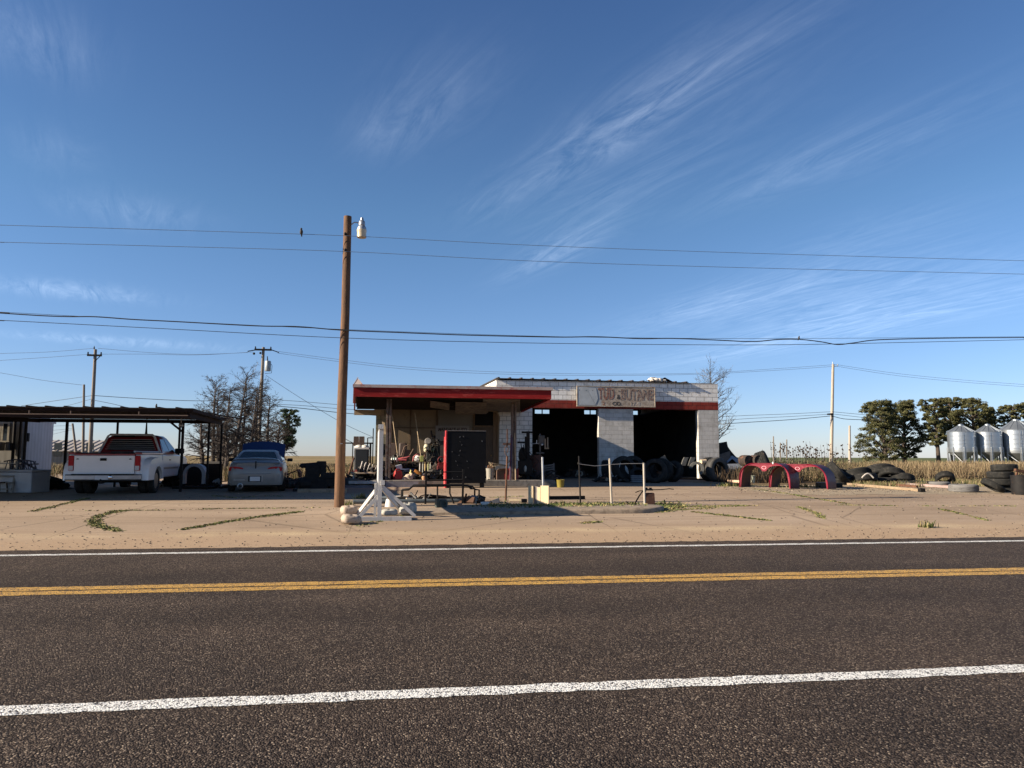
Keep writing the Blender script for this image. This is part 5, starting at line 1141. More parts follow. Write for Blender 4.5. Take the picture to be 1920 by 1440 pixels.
# boxes and tin left of the step
fitem('bent_trough', 755, 'bent grey sheet metal trough along the step front', 'metal trough', lambda q: q.loft([[(x, -.02, .0), (x, .02, .22), (x, .12, .2), (x, .14, .0)] for x in (-.6, -.3, 0, .3, .55)]), mat('grey_trough', (.14, .13, .14), .6, .3, .3, 4), 26.6, dz=-.25, smooth=0)
fitem('brown_recliner', 743, 'worn brown twin backed seat bench in the shade by the canopy post', 'seat', lambda q: (q.box((0, .2, .55), (.8, .7, .35)), q.box((-.2, .5, 1.05), (.34, .16, .72), (R(-8), 0, 0), .9), q.box((.2, .5, 1.05), (.34, .16, .72), (R(-8), 0, 0), .9), q.box((0, .2, .2), (.7, .6, .36))), mat('brown_vinyl', (.05, .03, .022), .6, var=.3), 30.2, R(-5), bevel=.05)
fitem('wire_frame_chair', 760, 'folded rusty chair frame leaning behind the bench', 'chair', lambda q: (q.path([(-.3, 0, .5), (-.05, .1, 1.25), (.1, .1, 1.3)], .025, 8), q.path([(-.05, 0, .5), (.3, .1, 1.15)], .022, 8), q.slab([(-.2, .05, .55), (.1, .05, .55), (.2, .12, 1.1), (-.05, .12, 1.15)], .03)), mat('rusty_frame', (.16, .10, .07), .8), 29.8)
for i, (px0, px1, py, lab) in enumerate(((735, 748, 872, 'thin pole leaning against the canopy post'), (778, 790, 862, 'thin cane leaning against the boarded office window'))):
    a = P(px0, 775, 30); b_ = P(px1, py, 29.0); q = MB(); q.tube((0, 0, 0), a-b_, .018); one('leaning_pole', q, M_PALEWOOD, lab, 'pole', b_)
# clutter right of the cabinet
l = front(919, 28.2)
bk_ = thing('waste_bin', 'pale grey ribbed bin full of offcuts standing on the step right of the cabinet', 'bin', l)
q = MB(); q.lathe([(0, 0), (.135, 0), (.15, .30), (.165, .42), (.155, .42), (.14, .28), (.12, .03), (0, .03)], 22); q.build('body', mat('pale_grey_bin', (.30, .28, .24), .7, var=.2, scale=4, stretch=(6, 6, .4)), bk_, 40)
q = MB(); q.box((0, 0, .45), (.2, .1, .12), (0, .4, 0)); q.bar((-.05, 0, .3), (.1, 0, .62), .04, .02); q.build('offcuts', mat('card_offcut', (.22, .12, .07), .9), bk_)
fitem('cardboard_box', 938, 'crushed brown cardboard box right of the ribbed bin', 'box', lambda q: (q.box((0, 0, .17), (.34, .3, .34)), q.slab([(-.17, -.15, .345), (.17, -.15, .345), (.2, -.3, .42), (-.15, -.32, .4)], .012)), mat('brown_card', (.12, .07, .05), .9, var=.4, scale=6), 28.2, R(8))
fitem('toolbox', 938, 'grey tool case lying on the brown cardboard box', 'tool case', lambda q: (q.box((0, 0, .08), (.36, .24, .16)), q.path([(-.08, 0, .16), (-.06, 0, .2), (.06, 0, .2), (.08, 0, .16)], .012, 6)), mat('slate_case', (.06, .065, .08), .6), 28.2, R(-6), dz=.345, bevel=.015)
fitem('red_crate', 958, 'deep red plastic crate behind the rusty post', 'crate', lambda q: (q.span((-.26, -.2, 0), (.26, -.18, .42)), q.span((-.26, .18, 0), (.26, .2, .42)), q.span((-.26, -.18, 0), (-.24, .18, .42)), q.span((.24, -.18, 0), (.26, .18, .42)), q.span((-.24, -.18, 0), (.24, .18, .02))), mat('deep_red_plastic', (.20, .008, .012), .5), 28.3)
a = front(932, 29.4); q = MB()
q.bar((-.32, 0, .62), (.42, .05, .50), .07, .05); q.bar((-.2, -.1, .48), (.34, -.08, .50), .06, .05); q.bar((-.28, .0, .62), (-.18, -.05, .3), .06, .05); q.bar((-.2, .2, .0), (-.2, .2, .6), .05, .05); q.bar((.3, .2, .0), (.3, .2, .5), .05, .05)
one('broken_crate', q, mat('pale_broken_wood', (.42, .32, .20), .8, var=.3), 'broken pale wooden frame piled above the ribbed bin', 'wood scrap', a)
fitem('pale_stick', 955, 'pale stick poking up beside the red crate', 'stick', lambda q: q.bar((-.06, 0, .62), (.14, 0, .85), .05, .03), mat('pale_broken_wood', (0, 0, 0)), 28.0)
l = front(990, 28.6)
tm = thing('tyre_machine', 'tall black tyre changing machine with sideways arms in front of the first pier', 'machine', l)
zt2 = zz(808, 28.6)-SZ; u2 = 28.6/F
q = MB(); q.bar((0, 0, 0), (0, 0, zt2), .10, .12); q.bar((-.09, .02, .4), (-.09, .02, zt2-.2), .05, .06); q.build('column', M_BLACKST, tm)
for x0, x1, py in ((-12, 8, 810), (-20, 0, 829)):
    q = MB(); q.bar((x0*u2, 0, zz(py, 28.6)-SZ), (x1*u2, 0, zz(py, 28.6)-SZ), .07, .07); q.build('arm', M_BLACKST, tm)
q = MB(); q.ball((-.2, .1, .9), (.16, .14, .32), 10, 7); q.box((-.1, .1, .45), (.5, .4, .5)); q.build('pump_body', M_BLACKST, tm, 50)
for i in range(4):
    q = MB(); x = -.28+.1*i; q.path([(x, 0, 1.4-.1*i), (x+.05, -.06, 1.0), (x+.2+.06*i, -.08, .7), (x+.1, -.06, .25), (x+.25, -.05, .1)], .016, 6); q.build('hose', M_BLACK, tm, 50)
q = MB(); q.ball((-.12, -.1, .4), (.055, .05, .13), 10, 7); q.build('gauge_bottle', mat('pale_gauge', (.3, .32, .3), .4), tm, 50)
l = front(1016, 28.9)
dp = thing('drill_press', 'grey bench drill on a rust brown drum at the edge of the first bay', 'machine', l)
q = MB(); q.lathe([(0, 0), (.26, 0), (.265, .28), (.255, .3), (.265, .32), (.265, .6), (.255, .62), (.265, .64), (.26, .92), (0, .92)], 22, Matrix.Translation((-.22, .2, 0))); q.build('drum', mat('rust_drum', (.06, .022, .016), .8, .1, .4, 5, (.03, .02, .018), .3), dp, 40)
q = MB(); q.tube((-.05, .15, .92), (-.05, .15, 1.75), .035); q.box((.0, .1, 1.5), (.22, .26, .36)); q.box((-.06, .1, 1.0), (.3, .24, .06)); q.build('stand', mat('grey_machine', (.08, .075, .07), .6, .3), dp, bevel=.01)
q = MB(); q.tube((-.42, 0, 1.35), (-.1, 0, 1.37), .014); q.tube((-.2, 0, 1.37), (-.2, 0, 1.5), .014); q.ball((0, -.04, 1.32), .05, 8, 6); q.build('handle', M_GALV, dp, 50)
q = MB(); q.bar((.12, -.04, 1.15), (.12, -.04, 1.55), .05, .05); q.tube((.22, -.04, 1.15), (.22, -.04, 1.6), .025); q.box((.2, -.04, 1.18), (.14, .06, .05)); q.build('spindle', mat('worn_brass_steel', (.22, .17, .12), .5, .5), dp)
a = P(1029, 902, 29.5); a.z = SZ; q = MB()
for k in range(5): q.box((0, 0, .18+.085*k), (.42, .025, .055), (0, R(-9), 0))
q.bar((-.2, .02, .0), (-.2, .02, .52), .04, .04); q.bar((.2, .02, .0), (.2, .02, .62), .04, .04); q.bar((.2, .35, .0), (.2, .02, .6), .04, .04)
one('slatted_chair', q, mat('grey_slat', (.15, .145, .14), .8), 'grey slatted chair back lying right of the silver post', 'chair', a, R(-15))
a = P(1051, 908, 27.0); q = MB(); q.lathe([(0, 0), (.12, 0), (.145, .27), (.15, .28), (.135, .28), (.11, .02), (0, .02)], 20); one('yellow_bucket', q, mat('dull_yellow', (.20, .16, .02), .6, var=.2), 'dull yellow bucket in the shade before the first bay', 'bucket', (a.x, a.y, gz(a.y)), smooth=40)
for i, (px, r_, m_, lab) in enumerate(((957, .03, mat('violet_rod', (.035, .02, .05), .6), 'dark violet rod leaning on the right canopy post'), (955.5, .025, mat('maroon_rod', (.08, .01, .02), .6), 'maroon bar leaning on the right canopy post'), (967, .02, M_PALEWOOD, 'brown broom handle leaning on the right canopy post'))):
    a = front(px, 27.5); b_ = P(px+(3 if i != 2 else -2), 820-i*4, 27.75); q = MB(); q.tube((0, 0, 0), b_-a, r_); one('leaning_rod', q, m_, lab, 'rod', a, 0, 'rods leaning on the canopy post')
# stack left of the office: tank with two seats
a = P(675, 873, 28.6); tz = zz(837, 28.6)-SZ
tk_ = thing('water_tank', 'dark square tank with a white domed top left of the office', 'tank', jp(677, 28.6))
q = MB(); q.box((.0, .3, (tz)/2-.03), (.52, .6, tz-.06)); q.build('tank', mat('dark_tank', (.022, .024, .024), .6, .1), tk_, bevel=.04)
q = MB(); q.ball((-.12, .3, tz-.06), (.18, .3, .12), 12, 7); q.ball((.10, .3, tz-.06), (.18, .3, .12), 12, 7); q.box((0, .3, tz-.08), (.54, .62, .07)); q.span((-.285, .02, .3), (-.262, .58, tz-.1)); q.build('white_cap', mat('white_plastic', (0, 0, 0)), tk_, 40)
for x, lab in ((666, 'brown seat back standing on the left of the tank top'), (676.5, 'brown seat back standing on the right of the tank top')):
    a = jp(x, 28.9, SZ+tz+.02); q = MB(); q.box((0, .1, .18), (.2, .12, .36), (R(-6), 0, 0), .95); q.span((.085, .03, .02), (.105, .15, .36)); one('seat_back', q, mat('brown_seat', (.06, .038, .028), .8, var=.2, col2=(.3, .24, .18), amt=.12), lab, 'seat back', a, 0, 'seat backs on the tank', bevel=.015)
# pipe frame standing behind the tank
a = jp(690, 30.5, .5); u3 = 30.5/F
def fzz(py): return P(690, py, 30.5).z-.5
q = MB()
for px in (661, 688, 698): q.tube(((px-690)*u3, 0, 0), ((px-690)*u3, 0, fzz(831 if px == 661 else (821 if px == 688 else 803))), .022)
q.tube(((646-690)*u3, 0, fzz(831)), ((699-690)*u3, 0, fzz(831)), .03); q.tube(((688-690)*u3, 0, fzz(821)), ((699-690)*u3, 0, fzz(821)), .018); q.bar(((693.5-690)*u3, 0, 0), ((693.5-690)*u3, 0, fzz(830)), .07, .07)
q.path([((660-690)*u3, .0, fzz(830)), ((652-690)*u3, 0, fzz(826)), ((640-690)*u3, 0, fzz(819))], .012, 6)
one('pipe_rack', q, M_BLACKST, 'thin black pipe frame standing left of the office behind the tank', 'frame', a)
# mower like heap and red block before the tank
l = jp(690, 27.6, .5)
t = thing('broken_mower', 'heap of a dismantled mower engine in front of the dark tank', 'mower', l)
q = MB(); q.box((0, .1, .45), (.42, .4, .3)); q.box((-.1, .1, .65), (.2, .2, .16)); q.build('engine', M_BLACKST, t, bevel=.02)
for i in range(5):
    q = MB(); x = -.3+.14*i; q.path([(x, -.1, .5), (x+.06, -.12, .7+.05*(i % 2)), (x+.1, -.1, .86-.04*i)], .025, 8); q.build('pipe', mat('worn_alloy', (.25, .23, .21), .5, .5, .3), t, 50)
q = MB()
for i in range(16): q.ball((rnd.uniform(-.4, .35), rnd.uniform(-.15, .1), rnd.uniform(.3, .62)), (rnd.uniform(.03, .09), .06, rnd.uniform(.03, .07)), 8, 5, None, .3)
q.build('loose_parts', mat('mixed_scrap', (0, 0, 0)), t, 25)
item('red_block', 665, 884, 27.4, 'small faded red casing left of the dismantled mower', 'machine part', lambda q: (q.box((0, .1, .05), (.22, .2, .12)), q.box((.06, .1, .13), (.1, .12, .06))), mat('faded_red_iron', (.35, .07, .05), .6, .1, .3, 6), z=.9)
l = P(680, 890, 27.0); l.z = .45
tt = thing('low_table', 'low weathered board table in front of the dismantled mower', 'table', l)
q = MB(); q.slab([(-.42, -.1, .50), (.45, -.15, .50), (.45, .35, .53), (-.45, .35, .53)], .03); q.build('table_top', mat('weathered_ply', (.30, .22, .15), .9, var=.2, scale=3), tt)
for x, y in ((-.3, 0), (.38, -.05), (.38, .3), (-.3, .3)):
    q = MB(); q.bar((x, y, 0), (x-.03, y, .485), .05, .05); q.build('leg', mat('pale_leg', (.45, .42, .38), .7) if x < 0 and y == 0 else M_BLACKST, tt)
for i, (px, py, L_, h_, m_, lab) in enumerate(((676, 904, 1.5, .12, M_GREYW, 'grey plank lying lowest on the planks left of the office'), (684, 899, 1.1, .1, mat('pale_leg', (0, 0, 0)), 'pale board lying on the planks left of the office'), (660, 910, 1.4, .08, mat('grey_trough', (0, 0, 0)), 'grey sheet lying on the ground right of the timber pole'))):
    a = P(px, py, 26.6-.2*i); q = MB(); q.box((0, .1, h_/2), (L_, .28, h_)); a.z = gz(a.y)+(.0 if i != 1 else .13); one('loose_plank', q, m_, lab, 'plank', a, R(4*i-4), 'planks lying left of the office')
item('dark_basin', 655, 900, 26.6, 'dark grey basin right behind the timber pole', 'basin', lambda q: q.lathe([(0, 0), (.2, 0), (.32, .26), (.34, .28), (.3, .26), (.18, .03), (0, .03)], 20), mat('grey_basin', (.09, .10, .10), .6), z=.47)
item('rusty_strut', 650, 870, 27.8, 'rusty strut leaning behind the timber pole', 'metal scrap', lambda q: q.path([(-.12, 0, 0), (.02, 0, .1), (.12, 0, .4), (.26, 0, .9)], .035, 8), M_RUST, z=.6)
l = jp(705, 27.2, .5); q = MB()
for i in range(9): q.ball((rnd.uniform(-.3, .3), rnd.uniform(0, .3), rnd.uniform(.08, .5)), (rnd.uniform(.06, .13), .12, rnd.uniform(.05, .1)), 8, 5, None, .3)
one('dark_parts_heap', q, M_BLACKST, 'dark heap of car parts behind the sign stand post', 'scrap heap', l, smooth=25)
q = MB(); q.lathe([(0, 0), (.16, 0), (.17, .2), (.12, .24), (0, .24)], 16); q.box((0, 0, .34), (.26, .2, .2)); a = jp(719, 29.5, SZ+.9); 
cb_ = MB(); cb_.span((-.22, 0, 0), (.22, .4, .89)); one('shelf_unit', cb_, mat('cream_shelf', (.35, .28, .2), .8), 'cream crate shelf between the office pier and canopy post', 'shelf', jp(719, 29.5), bevel=.01)
one('black_pail', q, M_BLACK, 'black pail and motor standing on the cream crate shelf', 'pail', a, smooth=40)

# ---- more heaps of mixed scrap, each one heap of parts too small to tell apart
M_SCR = [M_BLACKST, mat('scrap_dark_brown', (.035, .024, .018), .85), M_BLACK, mat('scrap_rust', (.10, .05, .03), .9), mat('scrap_alloy', (.22, .21, .19), .5, .5), mat('scrap_cream', (.36, .31, .24), .8)]
def scrap(px0, px1, pyb, h_px, d, n, label, seed, pale=.12, base=None, cat='scrap heap'):
    r = random.Random(seed); u = d/F; a = P((px0+px1)/2, pyb, d); a.z = (gz(a.y) if base is None else base)-.01
    W = (px1-px0)*u/2; Hh = h_px*u; q = MB()
    for i in range(n):
        x = r.uniform(-1, 1); top = Hh*(1-.75*abs(x)**1.6)*r.uniform(.45, 1); z = r.uniform(0, top); y = r.uniform(-.2, .35)
        q.cur = r.choice((4, 5)) if r.random() < pale else r.choice((0, 0, 1, 1, 2, 3))
        k = r.random(); s_ = r.uniform(.05, .15)
        if k < .4: q.box((x*W, y, z), (s_*2, s_*1.5, s_*r.uniform(.5, 1.4)), (r.uniform(-.5, .5), r.uniform(-.7, .7), r.uniform(0, 3)))
        elif k < .7:
            dv = Vector((r.uniform(-1, 1), r.uniform(-.4, .4), r.uniform(-.3, .9))).normalized()*r.uniform(.15, .5); p = Vector((x*W, y, max(.02, z-.1))); q.path([p, p+dv*.5+Vector((0, 0, r.uniform(-.05, .08))), p+dv], s_*.22, 6)
        elif k < .85: q.lathe([(s_*.5, -s_*.3), (s_, -s_*.25), (s_, s_*.25), (s_*.5, s_*.3)], 14, Matrix.Translation((x*W, y, z+.03)) @ Euler((r.uniform(0, 3), r.uniform(0, 3), 0)).to_matrix().to_4x4(), True)
        else: q.ball((x*W, y, z), (s_, s_*.8, s_*.6), 8, 5, None, .25)
    q.cur = 1; q.loft([[(x*W, -.15, 0), (x*W, 0, Hh*.5*(1-.8*x*x)), (x*W, .3, Hh*.55*(1-.8*x*x)), (x*W, .4, 0)] for x in (-.97, -.6, -.2, .2, .6, .97)])
    return one('scrap_heap', q, M_SCR, label, cat, a, 0, 'heaps of scrap round the garage', smooth=30)
for args in ((648, 700, 905, 26, 27.2, 60, 'scrap heap between the timber pole and the low board table', 1, .22), (690, 735, 906, 40, 28.0, 60, 'tall scrap heap behind the white sign stand', 2, .12, SZ), (700, 728, 908, 16, 26.8, 30, 'low scrap at the step front behind the sign stand', 3, .1),
             (800, 836, 898, 26, 28.2, 60, 'scrap heap under the right end of the work bench', 4, .22, SZ), (836, 880, 905, 14, 27.6, 50, 'scrap along the ground under the black cabinet', 5, .3), (876, 914, 906, 20, 27.8, 50, 'scrap with pale bits at the right foot of the black cabinet', 6, .4),
             (735, 800, 890, 14, 28.6, 60, 'tools and bits crowded on the step under the bench', 7, .3, SZ), (968, 1012, 897, 40, 28.9, 70, 'dark scrap heap round the foot of the tyre machine', 8, .1, SZ), (1008, 1046, 900, 24, 28.6, 40, 'dark scrap in front of the first bay drum', 9, .08, SZ),
             (525, 560, 905, 16, 26.5, 50, 'scattered scrap close beside the sedan front', 10, .35), (556, 600, 902, 18, 25.0, 40, 'scrap piled on the left of the black engine', 11, .12), (606, 640, 912, 26, 24.6, 40, 'scrap heap just left of the timber pole', 12, .1), (590, 634, 895, 24, 26.5, 40, 'scrap heap behind the black engine', 13, .1),
             (1120, 1160, 898, 20, 31.0, 40, 'dark scrap heap at the left foot of the middle pier', 14, .12), (1060, 1105, 888, 26, 36.5, 40, 'dim scrap heap inside the first bay', 15, .05, .575), (1205, 1260, 888, 24, 36.5, 40, 'dim scrap heap inside the second bay', 16, .05, .575),
             (760, 800, 951, 7, 20.0, 24, 'low scrap round the left foot of the steel rack', 17, .3), (866, 905, 949, 8, 19.8, 24, 'low scrap round the right foot of the steel rack', 18, .25), (60, 130, 915, 14, 24.4, 40, 'dark clutter on the ground behind the pickup tailgate', 19, .06), (300, 340, 905, 16, 26.5, 30, 'dark clutter ahead of the pickup front wheel', 20, .05),
             (372, 418, 908, 12, 25.4, 30, 'dark clutter right of the loose white fender', 21, .05), (735, 800, 893, 50, 30.6, 90, 'tall dim jumble of parts between the bench and the boarded windows', 24, .1, SZ), (798, 838, 893, 46, 30.4, 60, 'tall dim jumble of parts beside the office wall', 25, .1, SZ), (894, 940, 880, 22, 30.5, 50, 'dim jumble of parts by the office door', 26, .15, SZ), (640, 670, 900, 20, 27.8, 40, 'scrap heap directly behind the timber pole', 27, .15), (733, 752, 868, 10, 28.7, 24, 'small cans crowded at the left end of the bench', 22, .5, BZ), (795, 812, 866, 26, 29.1, 36, 'dark parts piled behind the green engine', 23, .15, BZ)):
    scrap(*args)
# ================================================================ tyres, fenders, bins, poles, trees
def tyre_mesh(r, w_, seed=0, ring=.62):
    q = MB(); h = w_/2; prof = [(r*ring, -h*.75), (r*ring*1.04, -h*.95), (r*.82, -h), (r*.93, -h*.92), (r*.985, -h*.72), (r, -h*.5)]
    for k in (-.33, 0, .33): prof += [(r, h*(k-.07)), (r*.978, h*(k-.05)), (r*.978, h*(k+.05)), (r, h*(k+.07))]
    prof += [(r, h*.5), (r*.985, h*.72), (r*.93, h*.92), (r*.82, h), (r*ring*1.04, h*.95), (r*ring, h*.75), (r*ring*1.12, h*.4), (r*.86, h*.5), (r*.9, 0), (r*.86, -h*.5), (r*ring*1.12, -h*.4)]
    q.lathe(prof, 40, None, True); return q
M_TYG = mat('grey_dusty_tyre', (.15, .145, .14), .9, var=.2, scale=4, stretch=(1, 1, 4), col2=(.06, .055, .05), amt=.3)
M_TYD = mat('dark_tyre', (.016, .016, .015), .8, var=.3, scale=4, col2=(.045, .04, .034), amt=.3, spec=.25)
_tp = {}
def tyre(loc, rot, r, w_, label, mt=None, group='old tyres at the edge of the lot', ring=.62):
    mt = mt or M_TYD; key = (round(r, 2), round(w_, 2), mt.name, ring)
    if key not in _tp:
        o = one('tyre', tyre_mesh(r, w_, 0, ring), mt, label, 'tyre', loc, 0, group, smooth=40); o.rotation_euler = rot; _tp[key] = o
    else: o = dup(_tp[key], loc, rot, label, group)
    return o
def flat(px0, px1, yt, yb, label, mt=None, tilt=(0, 0), **k):
    c = G((px0+px1)/2, yb); d = dep(c); r = (px1-px0)/2*d/F; d2 = d+r*.6
    w_ = max(.12, (yb-yt)*d/F*.92)
    return tyre((c.x+FH.x*r, c.y+FH.y*r, gz(c.y)+w_/2), (R(tilt[0]), R(tilt[1]), 0), r, w_, label, mt, **k)
flat(1642, 1691, 895, 910, 'widest black tyre lying flat in front of the tyre heap')
flat(1694, 1732, 901, 911, 'black tyre lying flat just right of the widest one')
flat(1732, 1756, 902, 912, 'small dark tyre lying flat between the black and the grey ones')
flat(1754, 1790, 903, 914, 'grey worn tyre lying flat with a half buried tyre behind it', M_TYG)
flat(1797, 1848, 908, 924, 'pale grey tyre lying flat nearest the road', M_TYG)
flat(1790, 1816, 905, 912, 'thin dark tyre lying flat behind the pale grey one')
def standing(px, py, d, r, w_, rz, tilt, label, mt=None, sink=0, **k):
    p = P(px, py, d); z = gz(p.y)+r*math.cos(R(tilt))-sink
    return tyre((p.x, p.y, z), (R(90+k.pop('lean', -1)*tilt), 0, R(rz)), r, w_, label, mt, **k)
for px_, d_2, r_2, lab in ((1572, 30.2, .5, 'dark tyre lying flat under the left end of the tyre heap'), (1604, 30.6, .52, 'dark tyre lying flat under the middle of the tyre heap'), (1640, 31.2, .56, 'dark tyre lying flat under the dome of the tyre heap'), (1676, 31.0, .52, 'dark tyre lying flat under the right end of the tyre heap')):
    p = P(px_, 890, d_2); tyre((p.x, p.y, gz(p.y)+.15), (R(4), R(-3), 0), r_2, .30, lab)
standing(1570, 889, 30.0, .48, .30, 62, 38, 'black tyre leaning at the left end of the tyre heap', sink=-.12)
standing(1590, 888, 30.8, .50, .30, 40, 66, 'black tyre slumped on the left end of the heap', sink=-.12)
standing(1606, 884, 31.2, .56, .34, 10, 70, 'black tyre lying tilted behind the one with the pale rim', sink=-.17, lean=1)
standing(1620, 895, 29.9, .50, .30, -5, 74, 'black tyre with a pale curved rim edge in the middle of the heap', sink=-.10, lean=1)
standing(1650, 886, 31.2, .64, .40, -18, 66, 'biggest black tyre forming the dome of the heap', sink=-.17, lean=1)
standing(1672, 890, 30.6, .5, .3, -40, 60, 'black tyre leaning on the right flank of the dome', sink=-.12, lean=1)
standing(1692, 895, 30.4, .46, .30, -35, 66, 'black tyre sloping down at the right end of the heap', lean=1)
standing(1772, 900, 30.0, .36, .26, -25, 45, 'half buried tyre behind the grey flat one', lean=1)
q = MB(); pts = [P(1616+22*t, 896-8*math.sin(math.pi*t), 29.2) for t in [i/8 for i in range(9)]]; o = pts[0]; q.path([p-o for p in pts], .03, 8); one('rim_ring', q, mat('pale_rim', (.45, .41, .36), .6), 'pale curved rim ring lying on the tyre heap', 'wheel rim', o, smooth=50)
# stack at the far right
sd = 25.3; su = sd/F
zz0 = gz(P(1880, 910, sd).y)
hts = []
z = zz0
for i, (px, w_px, h_px, mt_, lab) in enumerate(((1888, 38, 12, M_TYD, 'bottom tyre of the stack at the right edge'), (1877, 47, 13, M_TYD, 'second tyre from the bottom of the stack'), (1876, 45, 13, M_TYD, 'third tyre up in the stack'), (1884, 45, 13, M_TYD, 'top tyre of the stack at the right edge'))):
    h_ = h_px*su; p = P(px, 900, sd+.5); tyre((p.x, p.y, z+h_/2), (R(rnd.uniform(-2, 2)), R(rnd.uniform(-3, 3)), i*.7), w_px/2*su, h_, lab, mt_, 'tyres stacked at the right edge'); z += h_+.004
p = P(1862, 909, sd-.1); tyre((p.x, p.y, zz0+.22), (R(12), R(30), 0), .38, .20, 'tyre slumped against the left of the stack', M_TYD, 'tyres stacked at the right edge')
# black drum and rusty bar at the frame's edge
p = P(1916, 915, 24.2); q = MB(); q.lathe([(0, 0), (.29, 0), (.30, .3), (.29, .32), (.30, .62), (0, .62)], 24); one('black_drum', q, M_BLACKST, 'black steel drum right of the tyre stack', 'drum', (p.x, p.y, gz(p.y)), smooth=40)
a = P(1903, 881, 24.3); q = MB(); q.bar((0, 0, .0), (.6, 0, -.12), .09, .08); q.bar((.1, 0, -.02), (.02, 0, -.22), .05, .05); one('rusty_bar', q, M_RUST, 'rusty bar poking out over the black drum', 'bar', a)
# tyres at the bays
k_ = 'tyres piled in front of the bays'
standing(1344, 873, 32.0, .52, .42, 18, 6, 'big tyre standing on its tread against the right pier', mat('bay_tyre', (.05, .048, .045), .85, var=.3, scale=4, col2=(.09, .08, .07), amt=.3), group=k_, ring=.60)
standing(1330, 873, 32.6, .52, .36, 22, 4, 'tyre standing just behind the big one at the right pier', group=k_)
standing(1228, 876, 30.6, .50, .34, -30, 14, 'dark tyre leaning at the left of the right bay', group=k_)
standing(1240, 868, 31.6, .50, .30, -40, 8, 'dark tyre behind the leaning one in the right bay', group=k_)
standing(1170, 874, 31.4, .56, .40, 20, 20, 'domed dark tyre in front of the middle pier', group=k_)
standing(1186, 872, 32.4, .55, .40, -10, 15, 'dark tyre close against the middle pier', group=k_)
standing(1136, 868, 32.6, .45, .28, 65, 4, 'narrow dark tyre standing at the left of the middle pier', group=k_)
standing(1200, 880, 31.0, .45, .30, 5, 55, 'dark tyre lying low between the leaning tyres', group=k_)
standing(1262, 878, 31.8, .46, .3, -60, 20, 'dark tyre in the shade at the middle of the right bay', group=k_)
def half_ring(name, px, py, d, r, w_, a0, a1, rot, mt, label, th=.06):
    q = MB(); n = 16; secs = []
    for i in range(n+1):
        a = R(a0+(a1-a0)*i/n); c, s_ = math.cos(a), math.sin(a)
        secs.append([(r*c, -w_/2, r*s_), (r*c, w_/2, r*s_), ((r-th)*c, w_/2, (r-th)*s_), ((r-th)*c, -w_/2, (r-th)*s_)])
    q.loft(secs); l = P(px, py, d); o = one(name, q, mt, label, 'tyre piece', l, 0, 'cut tyre pieces in the right bay', smooth=40); o.rotation_euler = rot; return o
M_TREAD = mat('grey_tread', (.10, .098, .09), .9, var=.3, scale=5)
half_ring('tyre_ring', 1306, 879, 31.6, .30, .2, -60, 175, (0, 0, R(-15)), M_TREAD, 'grey half tyre ring standing beside the right pier', .11)
for px, lab in ((1281, 'left grey tread slab leaning in the right bay'), (1294, 'right grey tread slab leaning in the right bay')):
    p = P(px-4, 873, 32.4); q = MB(); q.loft([[(x0, -.02, z), (x0+.2, -.02, z), (x0+.2, .06, z), (x0, .06, z)] for x0, z in ((0, 0), (.04, .12), (.09, .25), (.15, .36))]); one('tread_slab', q, M_TREAD, lab, 'tyre piece', p, 0, 'cut tyre pieces in the right bay', smooth=30)
p = P(1319, 866, 32.0); q = MB(); q.tube((-.12, 0, 0), (.12, .05, .02), .10, .10, 16); one('pale_roll', q, mat('pale_roll', (.55, .42, .28), .8), 'pale tan roll lying on the tyres at the right pier', 'roll', p, smooth=40)
p = P(1243, 858, 31.8); q = MB(); q.slab([(-.12, 0, .0), (.08, 0, .1), (.16, 0, -.06), (.0, 0, -.1)], .03); q.bar((.1, 0, -.02), (.75, -.3, -.65), .03, .03); one('spade', q, mat('dull_wood_spade', (.16, .14, .11), .8), 'long handled spade lying over the dark tyres', 'spade', p)
p = P(1195, 892, 30.6)
q = MB()
for k in range(4): q.box((0, 0, .06+.075*k), (.5, .3-.02*k, .05))
one('stacked_slats', q, mat('blue_grey_slat', (.16, .18, .20), .7), 'blue grey slatted crate between the posts and the dark tyres', 'crate', (p.x, p.y, gz(p.y)), R(-5))
p = P(1160, 895, 31.0); q = MB()
for i in range(9): q.ball((rnd.uniform(-.4, .4), rnd.uniform(-.1, .1), rnd.uniform(.03, .15)), (.08, .07, .05), 8, 5, None, .3)
one('bay_scrap', q, mat('mixed_scrap', (0, 0, 0)), 'small scrap on the ground below the middle pier', 'scrap heap', (p.x, p.y, gz(p.y)), smooth=25)
for x0, y0, x1, y1, lab in ((1252, 880, 1388, 902, 'long dark pole lying from the right bay to the red fender'), (1272, 890, 1400, 905, 'second dark pole lying beside the long one')):
    a = G(x0, y0+10); b_ = G(x1, y1); q = MB(); q.tube((0, 0, .25 if y0 < 885 else .06), Vector((b_.x-a.x, b_.y-a.y, .05)), .035); one('long_pole', q, M_RUST, lab, 'pole', (a.x, a.y, gz(a.y)), smooth=40)
for x0, y0, x1, y1, lab in ((1332, 896, 1392, 899, 'pale pinkish beam lying left of the red fenders'), (1366, 902, 1398, 904, 'white board lying left of the red fenders')):
    a = G(x0, y0+3); b_ = G(x1, y1+3); q = MB(); q.bar((0, 0, .07), Vector((b_.x-a.x, b_.y-a.y, .07)), .12, .10); one('ground_beam', q, mat('pinkish_beam', (.48, .33, .23), .85), lab, 'beam', (a.x, a.y, gz(a.y)))
